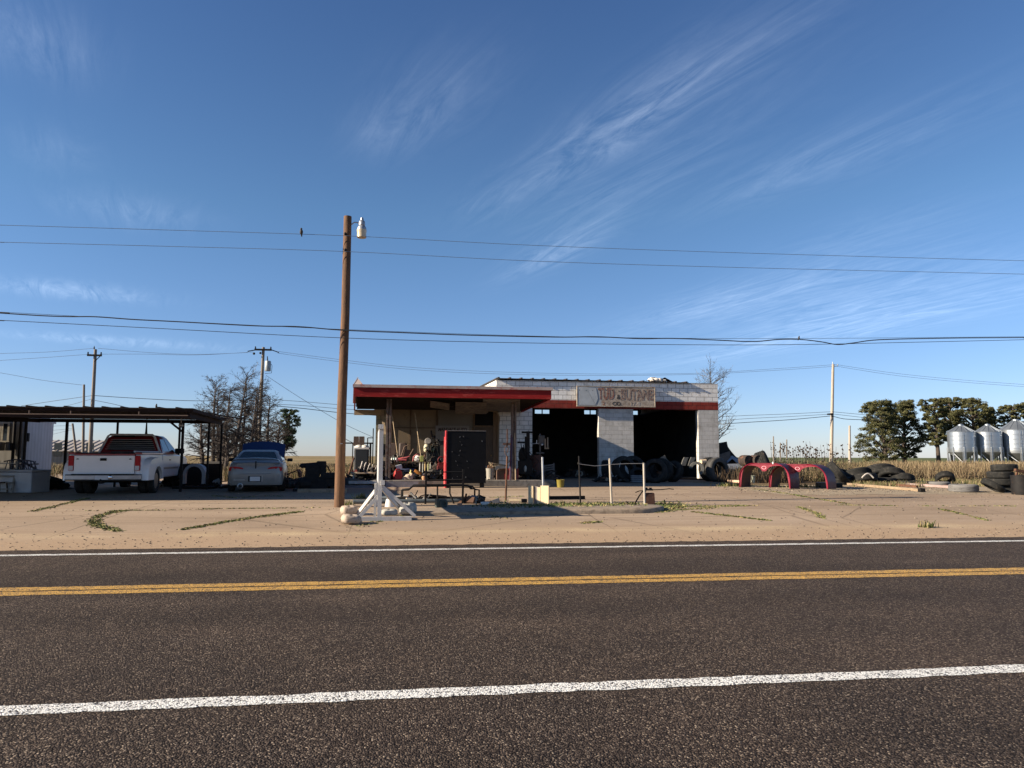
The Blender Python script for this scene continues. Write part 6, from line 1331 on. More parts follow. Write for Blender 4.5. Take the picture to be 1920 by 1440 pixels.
# heap against the building's right wall
p = P(1366, 870, 36.5); hp = thing('covered_heap', 'heap under black and grey covers at the right wall of the garage', 'heap', (p.x, p.y, gz(p.y)))
hu = 36.5/F
q = MB(); q.loft([[((x)*hu, 0, 0), ((x)*hu, -.1, (h_)*hu), ((x)*hu, .8, (h_-2)*hu), (x*hu, .9, 0)] for x, h_ in ((-22, 62), (-12, 66), (-4, 68), (-2, 58), (4, 50), (12, 41), (22, 33), (30, 30))]); q.build('black_cover', M_BLACK, hp, 30)
q = MB(); q.slab([(-20*hu, -.13, 44*hu), (0, -.13, 50*hu), (2*hu, -.13, 38*hu), (-18*hu, -.13, 24*hu)], .05); q.build('grey_panel', mat('grey_cover', (.09, .085, .08), .8), hp)
q = MB(); q.loft([[(-6*hu, -.2, 28*hu), (-6*hu, -.16, 33*hu), (-6*hu, .2, 33*hu)], [(4*hu, -.22, 36*hu), (4*hu, -.18, 42*hu), (4*hu, .2, 40*hu)], [(18*hu, -.2, 24*hu), (20*hu, -.16, 34*hu), (18*hu, .2, 33*hu)]]); q.build('blue_grey_panel', mat('blue_grey_panel', (.16, .20, .27), .4, .2), hp)
p = P(1382, 876, 33.5); q = MB(); q.slab([(-.42, 0, -.1), (.36, .05, -.02), (.40, .4, .16), (-.35, .4, .14)], .03); q.slab([(-.30, -.02, -.11), (.0, -.02, -.06), (.0, -.01, -.2), (-.26, -.01, -.24)], .03); one('tin_sheet', q, mat('silver_tin', (.38, .40, .41), .4, .7), 'crumpled silver tin sheet between the big tyre and the red fenders', 'metal sheet', p)
for px, lab in ((1392, 'left small rusty drum behind the red fenders'), (1410, 'middle rusty drum behind the red fenders')):
    p = P(px, 868, 33); q = MB(); q.lathe([(0, 0), (.24, 0), (.25, .2), (.24, .44), (0, .44)], 18, Matrix.Rotation(R(90), 4, 'X')); one('rusty_drum', q, mat('rust_black_drum', (.035, .025, .02), .9, var=.5, col2=(.16, .07, .04), amt=.35), lab, 'drum', (p.x, p.y, p.z+.1), R(15), smooth=40)
    q = MB(); q.box((0, 0, .3), (.4, .4, .6)); 
standing(1433, 866, 33.0, .66, .5, 60, 20, 'dark tyre standing behind the red fenders', group='tyres behind the red fenders', sink=-.05)
standing(1420, 872, 33.4, .5, .5, 50, 10, 'smaller dark tyre beside the standing one behind the fenders', group='tyres behind the red fenders')
# brush piled behind the fenders
bp_ = []
for i in range(2500):
    p = P(rnd.uniform(1345, 1500), 880, rnd.uniform(31, 34)); bp_.append((p.x, p.y, gz(p.y)))
raw('brush', blades(bp_, .15, .7, .02, .6, 2, 31), [M_STRAW[2], M_BLACK])
# stems with seed heads against the sky
sh = MB(); rs = random.Random(9)
for i in range(90):
    px = rs.choice((1455, 1470, 1500, 1530, 1555, 1580))+rs.gauss(0, 14); d = rs.uniform(31, 36); b_ = P(px, 880, d); b_.z = gz(b_.y); h_ = rs.uniform(.9, 1.75)
    t_ = b_+Vector((rs.gauss(0, .12), 0, h_)); sh.path([b_, (b_+t_)/2+Vector((rs.gauss(0, .03), 0, 0)), t_], .006, 3)
    for k in range(rs.randint(1, 4)): p = t_+Vector((rs.gauss(0, .1), rs.gauss(0, .05), -abs(rs.gauss(0, .2)))); sh.ball(p, rs.uniform(.02, .045), 6, 4)
sh.mi = [0]*len(sh.f); raw('seed_stems', sh, [mat('dry_stem', (.05, .035, .025), .9)])
# red tandem trailer fenders
M_CRIM = mat('crimson_paint', (.18, .005, .022), .45, var=.2, scale=2, coat=.12, bmp=0, spec=.25, col2=(.28, .05, .06), amt=.15)
M_INNER = mat('fender_inside', (.10, .055, .035), .8, var=.3)
def tandem(px0, px1, yb, yt, yr, w_, d, label, left_leg=True):
    a = G(px0, yb); u = d/F; W = (px1-px0)*u*1.08; Hh = (yb-yt)*u
    A = P(px0, yb, d); t = thing('tandem_fender', label, 'trailer fender', (A.x, A.y, gz(A.y)), R(yr), 'red tandem trailer fenders')
    n = 48; rr_ = min(Hh*.75, W*.3)
    def outer(x):
        e = min(x, W-x)
        return Hh if e >= rr_ else Hh-rr_+math.sqrt(max(0, rr_**2-(rr_-e)**2))
    xs_ = [W*i/n for i in range(n+1)]; xs_[0] = 0; xs_[-1] = W
    def inner(x):
        e = .07; m_ = W/2; g_ = .10; hw = (m_-g_-e)/2
        for c in (e+hw, W-e-hw):
            k = (x-c)/hw
            if abs(k) <= 1:
                side = k*(1 if c > m_ else -1)              # towards the outer leg
                low = 0 if side > 0 else Hh*.70
                return low+(Hh-.075-low)*(1-abs(k)**(3 if side > 0 else 2))**(1/(3 if side > 0 else 2))
        return Hh*.70-.02*(1-abs(x-m_)/g_) if abs(x-m_) < g_ else 0
    q = MB(); fr_ = []; 
    pts_o = [(x, outer(x)) for x in xs_]; pts_i = [(x, min(inner(x), outer(x)-.02) if 0 < x < W else 0) for x in xs_]
    pts_i[0] = (.0, 0); pts_i[-1] = (W, 0)
    secs = [[(xo, -.0, zo), (xi, 0, zi), (xi, .02, zi), (xo, .02, zo)] for (xo, zo), (xi, zi) in zip(pts_o, pts_i)]
    q.loft(secs); q.build('skirt', M_CRIM, t, 30)
    path = [(0, 0)]+[(x, outer(x)) for x in xs_]+[(W, 0)]
    q = MB(); q.path([(x, -.012, z) for x, z in path], .016, 6); q.build('rolled_edge', M_CRIM, t, 60)
    q = MB(); q.loft([[(x, .021, z), (x, w_, z), (x+(W/2-x)*.03, w_, z-.02 if z > .03 else z), (x+(W/2-x)*.03, .021, z-.02 if z > .03 else z)] for x, z in path]); q.build('top_sheet', mat('shaded_crimson_paint', (.075, .005, .012), .5, var=.25, scale=2, coat=.05, bmp=0, spec=.2, col2=(.10, .03, .03), amt=.2), t, 40)  # the fender's crimson darkened, shade on top and sides put into the colour
    q = MB(); q.loft([[(x+(W/2-x)*.035, .025, z-.025 if z > .03 else z), (x+(W/2-x)*.035, w_-.01, z-.025 if z > .03 else z), (x+(W/2-x)*.04, w_-.01, z-.03 if z > .03 else z), (x+(W/2-x)*.04, .025, z-.03 if z > .03 else z)] for x, z in path]); q.build('lining', M_INNER, t, 40)
    q = MB(); q.lathe([(.045, -.004), (.06, -.004), (.06, .004), (.045, .004)], 18, Matrix.Translation((W/2, -.006, Hh*.83)) @ Matrix.Rotation(R(90), 4, 'X') @ Matrix.Scale(1.5, 4, (1, 0, 0)), True); q.build('oval_mark', mat('pale_pink', (.5, .25, .28), .5), t)
    return t
tandem(1387, 1475, 909.5, 865.0, -50, .85, 27.7, 'glossy crimson double arch trailer fender standing nearest the garage')
tandem(1443, 1541, 909.5, 866.5, -50, .85, 27.7, 'crimson double arch trailer fender standing on the right behind the first')
p = G(1425, 907); q = MB(); q.lathe([(0, 0), (.11, 0), (.14, .3), (.145, .31), (.13, .31), (.1, .02), (0, .02)], 20); one('pale_bucket', q, mat('pale_green_bucket', (.55, .58, .44), .6), 'pale green bucket standing behind the crimson fender', 'bucket', (p.x, p.y+.7, gz(p.y)), smooth=40)
p = P(1452, 869, 26.4); q = MB(); q.lathe([(0, 0), (.03, 0), (.03, .06), (.015, .08), (0, .08)], 10); one('white_cup', q, mat('white_plastic', (0, 0, 0)), 'small white cup standing on top of the crimson fender', 'cup', (p.x, p.y+.1, p.z-.02), smooth=40)
p = G(1557, 915); tbx = thing('black_case', 'black plastic tool case lying right of the crimson fenders', 'tool case', (p.x, p.y, gz(p.y)), R(-4))
q = MB(); q.box((-.08, .2, .10), (.58, .4, .2)); q.build('case', mat('charcoal_plastic', (.035, .036, .038), .5), tbx, bevel=.02)
q = MB(); q.box((.36, .25, .085), (.3, .35, .17)); q.build('end_box', M_BLACK, tbx, bevel=.01)
for i, (x0, y0, x1, y1, wd, m_, lab) in enumerate(((1590, 911, 1728, 922, .10, mat('dull_long_beam', (.26, .19, .12), .85, var=.3, scale=2, stretch=(.5, 4, 4)), 'pale long beam lying in front of the tyre heap'), (1560, 902, 1790, 915, .16, mat('brownish_beam', (.17, .10, .075), .85, var=.3), 'brown long beam lying behind the pale one'), (1600, 906, 1720, 915, .10, M_RUST, 'rusty channel lying between the long beams'), (1700, 911, 1800, 917, .14, mat('pink_grey_beam', (.30, .22, .20), .85), 'pinkish grey beam lying beside the grey flat tyre'))):
    a = G(x0, y0); b_ = G(x1, y1); q = MB(); dv = Vector((b_.x-a.x, b_.y-a.y, gz(b_.y)-gz(a.y))); q.bar((0, 0, .07), dv+Vector((0, 0, .05)), wd, .09)
    one('long_beam', q, m_, lab, 'beam', (a.x, a.y, gz(a.y)), 0, 'beams lying before the tyre heap', bevel=.006)
a = G(1728, 923); q = MB(); q.box((0, 0, .07), (.16, .16, .13)); q.tube((-.02, -.09, .08), (.02, .05, .12), .03); one('iron_joint', q, M_BLACKST, 'black iron joint at the end of the pale long beam', 'machine part', (a.x, a.y, gz(a.y)))

# ---- hopper bins
M_BIN = mat('bin_galvanised', (.44, .47, .50), .34, .85, .10, .6, stretch=(1, 1, 6), bmp=.15, bscale=3)
M_BINR = mat('bin_roof', (.26, .29, .32), .45, .7, .1, 1)
M_BINH = mat('bin_hopper', (.28, .29, .31), .5, .7, .15, 1)
bd_ = 84.0; bu_ = bd_/F
def bin_(px, wpx, py_roof, py_eave, py_bot, py_tip, label, y_base=866):
    p = P(px, 860, bd_); r = wpx/2*bu_; g0 = gz(p.y)
    zf = lambda py: P(px, py, bd_).z-g0
    t = thing('hopper_bin', label, 'grain bin', (p.x, p.y, g0), 0, 'hopper bins by the pines')
    ze, zb_ = zf(py_eave), zf(py_bot)
    q = MB(); prof = [(r*.995, zb_)]
    nr = 5
    for i in range(nr):
        z0 = zb_+(ze-zb_)*i/nr; z1 = zb_+(ze-zb_)*(i+1)/nr; prof += [(r, z0+.03), (r, z1-.03), (r*1.012, z1-.015), (r*1.012, z1)]
    q.lathe(prof, 48); q.build('shell', M_BIN, t, 25)
    q = MB(); q.lathe([(r*1.03, ze-.02), (r*1.03, ze+.02), (r*.22, zf(py_roof)-.05), (r*.20, zf(py_roof)+.12), (0, zf(py_roof)+.16)], 28); ro_ = q.build('roof', M_BINR, t, 25)
    for k in range(14):
        a = 2*math.pi*k/14; q = MB(); q.bar((r*1.03*math.cos(a), r*1.03*math.sin(a), ze+.04), (r*.22*math.cos(a), r*.22*math.sin(a), zf(py_roof)-.02), .05, .05); q.build('rib', M_BINR, ro_)
    zt_ = zf(py_tip)
    q = MB(); q.lathe([(.18, zt_), (r*.99, zb_)], 32); q.build('hopper', M_BINH, t, 40)
    for k in range(8):
        a = 2*math.pi*(k+.35)/8; x, y = r*1.02*math.cos(a), r*1.02*math.sin(a)
        q = MB(); q.bar((x, y, 0), (x, y, zb_+(ze-zb_)*.25), .13, .10); q.build('leg', M_GALV, t)
        if k == 5:
            q = MB(); q.bar((x*1.03-.2, y*1.03, .6), (x*1.03-.2, y*1.03, ze), .04, .04); q.bar((x*1.03+.2, y*1.03, .6), (x*1.03+.2, y*1.03, ze), .04, .04)
            for i_ in range(int((ze-.8)/.3)): q.bar((x*1.03-.2, y*1.03, .8+.3*i_), (x*1.03+.2, y*1.03, .8+.3*i_), .03, .03)
            q.build('ladder', M_GALV, t)
        if k % 2 == 0:
            a2 = 2*math.pi*(k+1.35)/8; q = MB(); q.bar((x, y, zb_-.1), (r*1.02*math.cos(a2), r*1.02*math.sin(a2), .25), .06, .06); q.build('brace', M_GALV, t)
bin_(1804.5, 46, 798, 810.5, 848, 866, 'leftmost of the three silver hopper bins')
bin_(1855, 45, 797.5, 810.5, 848, 866, 'middle one of the three silver hopper bins')
bin_(1909, 58, 788.5, 807, 850, 872, 'largest silver hopper bin at the right edge')
# ---- far utility poles (all along one line parallel to the road)
YP = 62.0
def upole(px_t, py_t, px_b, label, arm=None, r0=.16, yp=YP, mt=None, name='utility_pole'):
    t_ = PY(px_t, py_t, yp); b_ = PY(px_b, 850, yp); b_.z = gz(yp)
    t = thing(name, label, 'utility pole', b_, 0, 'power poles behind the lot')
    q = MB(); q.path([Vector((0, 0, -.1)), (t_-b_)*.5, t_-b_], [r0, r0*.85, r0*.7], 12); q.build('pole', mt or M_GPOLE, t, 50); return t, t_-b_, yp/F
tA, vA, uA = upole(179, 655, 169, 'grey pole with a short crossarm left of the dead trees')
def arm(t, v, u, half, py_off, tilt=0):
    q = MB(); z = v.z-py_off*u; q.bar((v.x-half*u, -.12, z+tilt), (v.x+half*u, -.12, z-tilt), .12, .14); o = q.build('crossarm', M_BLACKST, t)
    for k in (-1, 1):
        q = MB(); q.lathe([(.04, 0), (.07, .05), (.04, .1), (.06, .16), (0, .22)], 10, Matrix.Translation((v.x+k*half*u*.9, -.12, z+.06))); q.build('insulator', M_BLACK, o, 40)
arm(tA, vA, uA, 12, 11)
q = MB(); q.bar((vA.x+.45, -.1, vA.z-.5), (vA.x, -.1, vA.z-1.0), .05, .05); q.lathe([(.04, 0), (.06, .1), (0, .3)], 8, Matrix.Translation((vA.x-.1, 0, vA.z))); q.build('arm_brace', M_BLACKST, tA)
tB, vB, uB = upole(494, 651, 484, 'pole carrying a grey transformer beside the dead trees')
arm(tB, vB, uB, 15, 5)
q = MB(); q.bar((vB.x-.6, -.1, vB.z-.25), (vB.x-1.2, -.1, vB.z-.38), .07, .07); q.bar((vB.x+.6, -.1, vB.z-.2), (vB.x+1.25, -.1, vB.z-.42), .07, .07); q.ball((vB.x-.7, -.1, vB.z-.55), .1, 8, 6); q.ball((vB.x-.2, -.15, vB.z-.5), .09, 8, 6); q.build('strain_insulator', M_BLACKST, tB)
q = MB(); q.lathe([(0, 0), (.22, 0), (.24, .05), (.24, .75), (.2, .82), (0, .85)], 18, Matrix.Translation((vB.x+.42, -.15, vB.z-1.95))); o = q.build('transformer', mat('transformer_grey', (.30, .33, .34), .5, .2), tB, 40)
q = MB(); q.path([(vB.x+.38, -.15, vB.z-1.1), (vB.x+.36, -.15, vB.z-.75)], [.05, .03], 8); q.path([(vB.x+.55, -.15, vB.z-1.2), (vB.x+.75, -.15, vB.z-1.5), (vB.x+.72, -.15, vB.z-2.1), (vB.x+.2, -.1, vB.z-2.15)], .02, 6); q.build('bushing', M_BLACK, o, 50)
tC, vC, uC = upole(1562, 683, 1557, 'pale straight pole right of the garage', mt=mat('pale_pole', (.36, .31, .25), .85, var=.2, stretch=(5, 5, .5)))
q = MB(); q.bar((vC.x, -.1, vC.z-.2), (vC.x+.4, -.1, vC.z-.16), .06, .06); q.lathe([(.03, 0), (.06, .08), (0, .2)], 8, Matrix.Translation((vC.x+.38, -.1, vC.z-.15))); q.lathe([(.03, 0), (.05, .1), (0, .25)], 8, Matrix.Translation((vC.x-.02, 0, vC.z))); q.build('insulator_bracket', M_GALV, tC, 40)
q = MB(); z = PY(1550, 776.5, YP).z-gz(YP); q.path([(vC.x*.5-.05, -.15, z), (vC.x*.5-.55, -.15, z-.02)], [.09, .06], 8); q.build('cable_splice', M_BLACK, tC, 50)
upole(157.5, 721, 157, 'thin bare pole standing left of the crossarm pole', r0=.11, yp=60.0)
tL, vL, uL = upole(136, 794, 148, 'leaning pole with service wires in front of the metal building', r0=.10, yp=58.0)
upole(1593, 798, 1592, 'short grey post standing right of the pale pole', r0=.12, yp=60, mt=mat('pale_pole', (0, 0, 0)))
for px, py, lab in ((1450, 818, 'far thin pole on the horizon with a small box'), (1463, 830, 'middle one of the far thin poles on the horizon'), (1475, 824, 'right one of the far thin poles on the horizon')):
    upole(px, py, px, lab, r0=.16, yp=150.0)
tD = None
# ---- wires
M_WIRE = mat('wire_black', (.015, .016, .018), .6, bmp=0)
M_WIREF = mat('wire_grey', (.10, .115, .14), .6, bmp=0)
def catmull(pts, n=6):
    out = []
    for i in range(len(pts)-1):
        p0_, p1_, p2_, p3_ = pts[max(i-1, 0)], pts[i], pts[i+1], pts[min(i+2, len(pts)-1)]
        for k in range(n):
            t = k/n; out.append(tuple(.5*((2*b)+(-a+c)*t+(2*a-5*b+4*c-d)*t*t+(-a+3*b-3*c+d)*t**3) for a, b, c, d in zip(p0_, p1_, p2_, p3_)))
    return out+[pts[-1]]
def wire(pix, y, r, label, group, mt=M_WIRE):
    pts = [PY(px, py, y) for px, py in catmull(pix)]; o = pts[0]
    q = MB(); q.path([p-o for p in pts], r, 5, False); return one('power_line', q, mt, label, 'wire', o, 0, group)
gw = 'wires running along the road'
yw = B.y-.14
M_WIRET = mat('wire_blue_grey', (.10, .14, .20), .6, bmp=0)
wire([(-900, 392), (-60, 420), (0, 422), (320, 431.5), (645, 442), (1000, 460), (1400, 474.5), (1920, 489), (1990, 491), (2700, 505)], yw, .0065, 'topmost thin wire crossing the sky behind the lamp', gw, M_WIRET)
wire([(-900, 420), (-60, 452), (0, 454), (320, 462), (645, 471.5), (1000, 489.5), (1400, 502), (1920, 514), (1990, 516), (2700, 530)], yw, .0065, 'second thin wire from the top crossing the sky', gw, M_WIRET)
wire([(-900, 540), (-60, 583), (0, 587), (80, 592), (130, 593.7), (180, 594), (250, 599), (330, 603), (480, 611), (560, 612.5), (640, 619), (760, 624), (880, 628.5), (1040, 632), (1120, 631.5), (1200, 635), (1260, 634.5), (1340, 637.5), (1410, 640.5), (1460, 636.5), (1500, 636.5), (1540, 641), (1570, 646), (1600, 643), (1650, 637), (1780, 634), (1920, 633), (1990, 632), (2700, 612)], yw, .014, 'thick wavy black cable crossing the whole sky', gw)
wire([(-900, 538), (-60, 582), (0, 585), (320, 602), (640, 617.5), (960, 629), (1200, 633.5), (1500, 634.7), (1920, 631), (1990, 630), (2700, 610)], yw+.02, .005, 'thin wire carrying the thick wavy cable', gw)
wire([(-900, 550), (-60, 598), (0, 600.5), (320, 617), (640, 633.5), (960, 642.5), (1300, 646.5), (1500, 646), (1700, 642), (1920, 637), (1990, 635), (2700, 612)], yw, .0075, 'lowest of the thin wires near the thick wavy cable', gw)
gw = 'power lines between the far poles'
for pix, lab in (([(-60, 668), (0, 663), (90, 660), (176, 653)], 'upper far line running left from the crossarm pole'), ([(-60, 682), (0, 676), (90, 670), (170, 664)], 'lower far line running left from the crossarm pole'),
                 ([(184, 653), (280, 661), (370, 664.5), (465, 661)], 'upper far line between the crossarm pole and the transformer pole'), ([(190, 664), (280, 664), (370, 665.5), (475, 660)], 'lower far line between the crossarm pole and the transformer pole'),
                 ([(522, 659), (620, 672), (750, 687), (900, 696), (1100, 701), (1300, 700), (1460, 691), (1560, 684)], 'upper far line from the transformer pole to the pale pole'), ([(520, 662), (620, 676), (750, 691), (900, 700), (1100, 704), (1300, 702), (1460, 694), (1562, 687)], 'lower far line from the transformer pole to the pale pole'),
                 ([(1564, 683), (1680, 700), (1800, 712), (1920, 721), (1990, 726)], 'upper far line running right from the pale pole'), ([(1570, 687), (1680, 704), (1800, 716), (1920, 725), (1990, 730)], 'lower far line running right from the pale pole')):
    wire(pix, YP, .012, lab, gw, M_WIREF)
gw = 'cables slung low between the far poles'
for pix, r_, lab in (([(174, 741.5), (260, 747), (365, 751.5), (488, 750)], .022, 'upper low cable left of the transformer pole'), ([(174, 750), (210, 757), (260, 768), (330, 773), (480, 766)], .018, 'lower low cable left of the transformer pole'),
                     ([(40, 761), (100, 752), (174, 741.5)], .018, 'low cable left of the crossarm pole'), ([(0, 775), (100, 766), (172, 748)], .014, 'thin low cable left of the crossarm pole'),
                     ([(490, 748), (560, 752.5), (640, 759), (720, 763)], .018, 'upper low cable right of the transformer pole'), ([(490, 757), (560, 760), (640, 766.5), (720, 771)], .018, 'middle low cable right of the transformer pole'), ([(488, 759), (560, 765), (640, 774), (720, 780)], .026, 'lowest cable right of the transformer pole'),
                     ([(1340, 782), (1400, 779), (1480, 776), (1557, 772)], .018, 'upper low cable left of the pale pole'), ([(1340, 790), (1400, 785), (1480, 781), (1557, 776.5)], .018, 'middle low cable left of the pale pole'), ([(1340, 796), (1400, 792), (1480, 787), (1557, 780)], .026, 'lowest cable left of the pale pole'),
                     ([(1560, 772), (1620, 777.5), (1660, 781)], .018, 'upper low cable right of the pale pole'), ([(1560, 776), (1620, 783), (1660, 788)], .018, 'middle low cable right of the pale pole'), ([(1560, 780), (1580, 785), (1600, 786.5), (1640, 788), (1660, 790)], .026, 'lowest cable right of the pale pole')):
    wire(pix, YP-.2, r_, lab, gw, M_WIRE if r_ > .02 else M_WIREF)
wire([(-40, 695), (0, 699), (80, 713), (155, 722)], 60, .012, 'single wire running left from the thin bare pole', 'service wires', M_WIREF)
wire([(499, 704), (560, 744), (640, 792), (700, 820)], YP-.3, .016, 'long slanting guy wire right of the transformer pole', 'service wires', M_WIREF)
wire([(484, 679), (470, 708), (455, 735)], YP+1, .014, 'short slanting guy wire left of the transformer pole', 'service wires', M_WIREF)
for i, (pix, lab) in enumerate((([(96, 799), (130, 798), (137, 799)], 'top service wire at the leaning pole'), ([(96, 807), (130, 804), (138, 802)], 'middle service wire at the leaning pole'), ([(96, 815), (125, 808), (139, 805)], 'lowest service wire at the leaning pole'))): wire(pix, 58, .010, lab, 'service wires', M_WIREF)
p = PY(565, 436, yw); p.z -= .0; bird(p+Vector((0, 0, -.05)), 'dark bird perched on the topmost wire left of the lamp', .9)
p = PY(1498, 636, yw); bird(p+Vector((0, 0, -.01)), 'small dark bird perched on the thick wavy cable', .55)
# ---- metal building far behind the carport
YM = 66.0
a = PY(92, 864, YM); b_ = PY(200, 826, YM); zb = gz(YM); mz0 = PY(140, 846, YM).z; mz1 = PY(140, 825.5, YM+4).z
mb_ = thing('metal_shed', 'long low metal building with a pale ribbed roof behind the carport', 'shed', (a.x, YM, zb)); mo = Vector((a.x, YM, zb))
x0, x1 = a.x-6, b_.x+1
q = MB(); q.span((x0, YM, zb), (x1, YM+8, mz0)); q.build('wall', siding('dull_metal_wall', (.22, .20, .17), 1), mb_, off=mo)
q = MB(); q.add([(x0-.3, YM-.3, mz0), (x1+.3, YM-.3, mz0), (x1+.3, YM+4, mz1), (x0-.3, YM+4, mz1), (x1+.3, YM+8.3, mz0), (x0-.3, YM+8.3, mz0)], [(0, 1, 2, 3), (3, 2, 4, 5), (0, 3, 5), (1, 4, 2)])
x = x0
while x < x1: q.bar((x, YM-.3, mz0+.02), (x+.0, YM+4, mz1+.02), .08, .08); x += .55
q.build('roof', mat('pale_shed_roof', (.40, .36, .32), .6, .2), mb_, off=mo)
for px in (108, 168):
    a = PY(px, 858, YM); q = MB(); q.span((a.x-.3, YM-.04, zb+.9), (a.x+.3, YM-.002, zb+2.0)); q.build('window', glass(), mb_, off=mo)
# ---- trees
def leaves(name, clumps, mts, parent, size, per, seed, off, flat_=.6):
    r = np.random.default_rng(seed); V = []; mi = []
    for (cx, cy, cz, rx_, ry_, rz2) in clumps:
        n = int(per*r.uniform(.7, 1.2)); d = r.normal(size=(n, 3)); d /= np.linalg.norm(d, axis=1)[:, None]; rad = r.uniform(.45, 1.05, n)[:, None]
        c = np.array([cx, cy, cz])+d*rad*np.array([rx_, ry_, rz2])
        nrm = d+r.normal(size=(n, 3))*.7; nrm /= np.linalg.norm(nrm, axis=1)[:, None]
        t = np.cross(nrm, r.normal(size=(n, 3))); t /= np.linalg.norm(t, axis=1)[:, None]; b2 = np.cross(nrm, t)
        s_ = size*r.uniform(.6, 1.4, n)[:, None]
        V.append(np.stack([c-t*s_, c+b2*s_*.35, c+t*s_, c-b2*s_*.35], 1).reshape(-1, 3)); mi += list(r.integers(0, len(mts), n))
    V = np.concatenate(V); n = len(V)//4; me = bpy.data.meshes.new(name)
    me.from_pydata([tuple(p) for p in V], [], [(4*i, 4*i+1, 4*i+2, 4*i+3) for i in range(n)])
    for m_ in mts: me.materials.append(m_)
    me.polygons.foreach_set('material_index', [int(k) for k in mi])
    o = bpy.data.objects.new(name, me); C.objects.link(o); o.parent = parent; return o
M_PINE = [leafmat('pine_dark', (.045, .050, .022)), leafmat('pine_mid', (.078, .080, .034)), leafmat('pine_light', (.12, .11, .048))]
M_BARK = mat('pine_bark', (.06, .045, .035), .95, var=.4, scale=2)
def pine(px, wpx, py_t, d, label, seed, trunk_px=None, low=842, lobes=None, group='pines beside the hopper bins', leaf=.11, per=105, mts=None, nclump=None):
    r = random.Random(seed); u = d/F; b_ = P(trunk_px or px, 860, d); g0 = gz(b_.y); b_.z = g0
    t = thing('pine_tree', label, 'pine tree', b_, 0, group)
    top = P(px, py_t, d).z-g0; ph = r.uniform(0, 6); lo = P(px, low, d).z-g0; W = wpx*u/2; x0 = (px-(trunk_px or px))*u
    tr_ = MB(); tr_.path([(0, 0, -.2), (x0*.3, 0, top*.35), (x0*.8, 0, top*.7), (x0, 0, top*.95)], [.26*top/8, .2*top/8, .12*top/8, .04], 8)
    cl = []
    n = int((nclump or 260)*max(.8, W/3.0))
    for i in range(n):
        f = r.random(); z = lo+(top-lo)*(f**.85)
        prof = (math.sin(math.pi*min(1, .16+.80*(1-f)))**.5) if lobes is None else max(.2, min(1, (.62+1.3*f) if f < .3 else (1.18-f)**.55*1.07))
        a = r.uniform(0, 2*math.pi); rr2 = W*prof*math.sqrt(r.uniform(.25, 1))
        rr2 *= .82+.2*math.sin(ph+7*f)+.12*math.sin(3*a+ph); c = (x0+rr2*math.cos(a), rr2*math.sin(a)*.8, z-.12*rr2*r.random()); s_ = r.uniform(.26, .58)*max(.5, W/3.4)
        cl.append((*c, s_*1.25, s_*1.1, s_*.62))
        if r.random() < .35: tr_.path([(x0*.6, 0, max(.8, z-rr2*.45-.3)), (x0*.6+(c[0]-x0*.6)*.55, c[1]*.55, z-rr2*.12), c], [.07, .05, .025], 5)
    tr_.build('trunk', M_BARK, t, 50)
    leaves('crown', cl, mts or M_PINE, t, leaf, per, seed, None)
    return t
pd_ = 92.0
pine(1652, 100, 752, pd_, 'broad bushy pine standing apart on the left', 1, 1662, 862, 1)
pine(1700, 84, 750, pd_+3, 'pine with a tall rounded crown right behind the leftmost one', 2, 1696, 858, 1)
pine(1756, 60, 747, pd_, 'pine with a bare dark trunk left of the hopper bins', 3, 1760, 834)
pine(1786, 56, 745, pd_+5, 'tall pine behind the leftmost hopper bin', 4, None, 830)
pine(1828, 76, 746, pd_+3, 'wide pine behind the middle hopper bin', 5, None, 838)
pine(1858, 40, 764, pd_+6, 'narrow dark pine between the bins and the right edge', 6, None, 838)
pine(1902, 56, 760, pd_+4, 'pine at the right edge behind the largest bin', 7, None, 840)
pine(1950, 60, 752, pd_+8, 'pine cut by the right edge of the view', 8, None, 840)
# living pine left of the timber pole, sparse
pine(541, 36, 766, 56, 'small green pine with a lopsided sparse crown beyond the sedan', 9, 528, 838, None, 'trees beyond the sedan', .09, 45, [leafmat('pine_green', (.075, .12, .04)), leafmat('pine_light', (0, 0, 0)), leafmat('pine_olive', (.12, .14, .055))], 110)
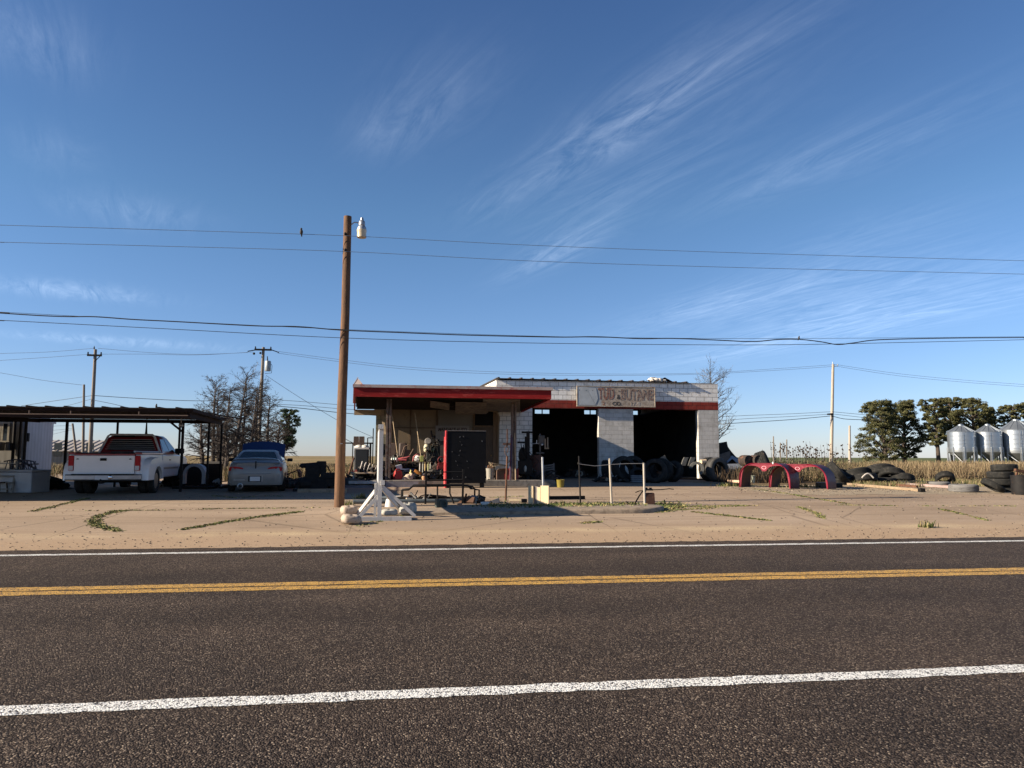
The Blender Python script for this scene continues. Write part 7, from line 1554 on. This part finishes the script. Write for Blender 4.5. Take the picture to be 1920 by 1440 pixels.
# bare trees
M_DEAD = mat('dead_branch', (.055, .043, .036), .95, var=.3, bmp=0)
def bare(px, py_t, wpx, d, label, seed, lean=0, droop=.35, dens=1.0, name='bare_tree', group='dead trees behind the sedan', tr_r=.17, mt=None, upward=.2, sub=True):
    r = random.Random(seed); u = d/F; b_ = P(px, 860, d); b_.z = gz(b_.y); top = P(px, py_t, d).z-b_.z; W = wpx*u/2
    t = thing(name, label, 'bare tree', b_, 0, group)
    tk = MB(); trp = [(lean*u*f**1.3+.06*math.sin(5*f+seed), .05*math.cos(4*f+seed), top*f) for f in (0, .2, .4, .6, .8, 1)]
    tk.path(trp, [tr_r, tr_r*.85, tr_r*.7, tr_r*.5, tr_r*.28, .015], 7); tk.build('trunk', M_DEAD if mt is None else mt, t, 60)
    br = MB()
    def at(f):
        i = min(4, int(f*5)); k = f*5-i; return Vector(trp[i])*(1-k)+Vector(trp[i+1])*k
    def branch(o, dv, L, rad, lvl):
        pts = [o]; dcur = dv.normalized(); n = 4 if lvl < 2 else 3
        for i in range(n):
            dcur = (dcur+Vector((r.gauss(0, .16), r.gauss(0, .16), r.gauss(0, .12)-droop*.22+(.25*upward if i > n/2 else 0)))).normalized(); pts.append(pts[-1]+dcur*L/n)
        br.path(pts, [rad*(1-.8*i/n) for i in range(n+1)], 4 if lvl == 0 else 3, False)
        if lvl < (2 if sub else 1):
            for k in range(int((8 if lvl == 0 else 5)*dens)):
                f = r.uniform(.25, 1); i = min(n-1, int(f*n)); p = pts[i]+(pts[i+1]-pts[i])*(f*n-i)
                dd = (pts[i+1]-pts[i]).normalized()+Vector((r.gauss(0, .6), r.gauss(0, .6), r.gauss(.1, .45))); branch(p, dd, L*r.uniform(.25, .5), max(.008, rad*.45), lvl+1)
    nb = int(78*dens)
    for i in range(nb):
        f = .16+.82*(i/nb)**.9; a = r.uniform(0, 2*math.pi); L = W*(1.2-f)**.5*r.uniform(.5, 1.2)+.35
        branch(at(f), Vector((math.cos(a), math.sin(a), .35+.5*f)), L, max(.018, .05*(1.2-f)), 0)
    br.build('crown', M_DEAD if mt is None else mt, t); return t
dd_ = 54.0
bare(398, 712, 62, dd_, 'dead tree with a thin upright top at the left of the clump', 1, 2)
bare(380, 765, 46, dd_-2, 'low dead tree with drooping twigs beside the carport corner', 2, -6)
bare(420, 724, 44, dd_+2, 'slim dead tree in the middle of the clump', 3, 5)
bare(440, 697, 66, dd_, 'tallest dead tree of the clump', 4, 16)
bare(450, 718, 44, dd_+3, 'dead tree close behind the tallest one', 5, 8)
bare(466, 728, 44, dd_-1, 'leaning dead tree left of the transformer pole', 6, 14)
bare(498, 742, 46, dd_+2, 'dead tree right of the transformer pole', 7, 6)
bare(520, 790, 40, dd_-2, 'low dead tree beside the small green pine', 8, 3)
bare(408, 735, 44, dd_+4, 'grey dead tree behind the left ones of the clump', 13, -3)
bare(478, 716, 50, dd_+5, 'dead tree behind the transformer pole', 14, 4)
bare(425, 790, 40, dd_-3, 'short dead tree at the foot of the clump', 12, -4)
bare(1335, 700, 110, 48, 'leafless spreading bush tree behind the right end of the garage', 10, 0, -.05, .85, 'bare_tree', None, .09, mat('bare_twig', (.11, .105, .10), .9, bmp=0), .9)
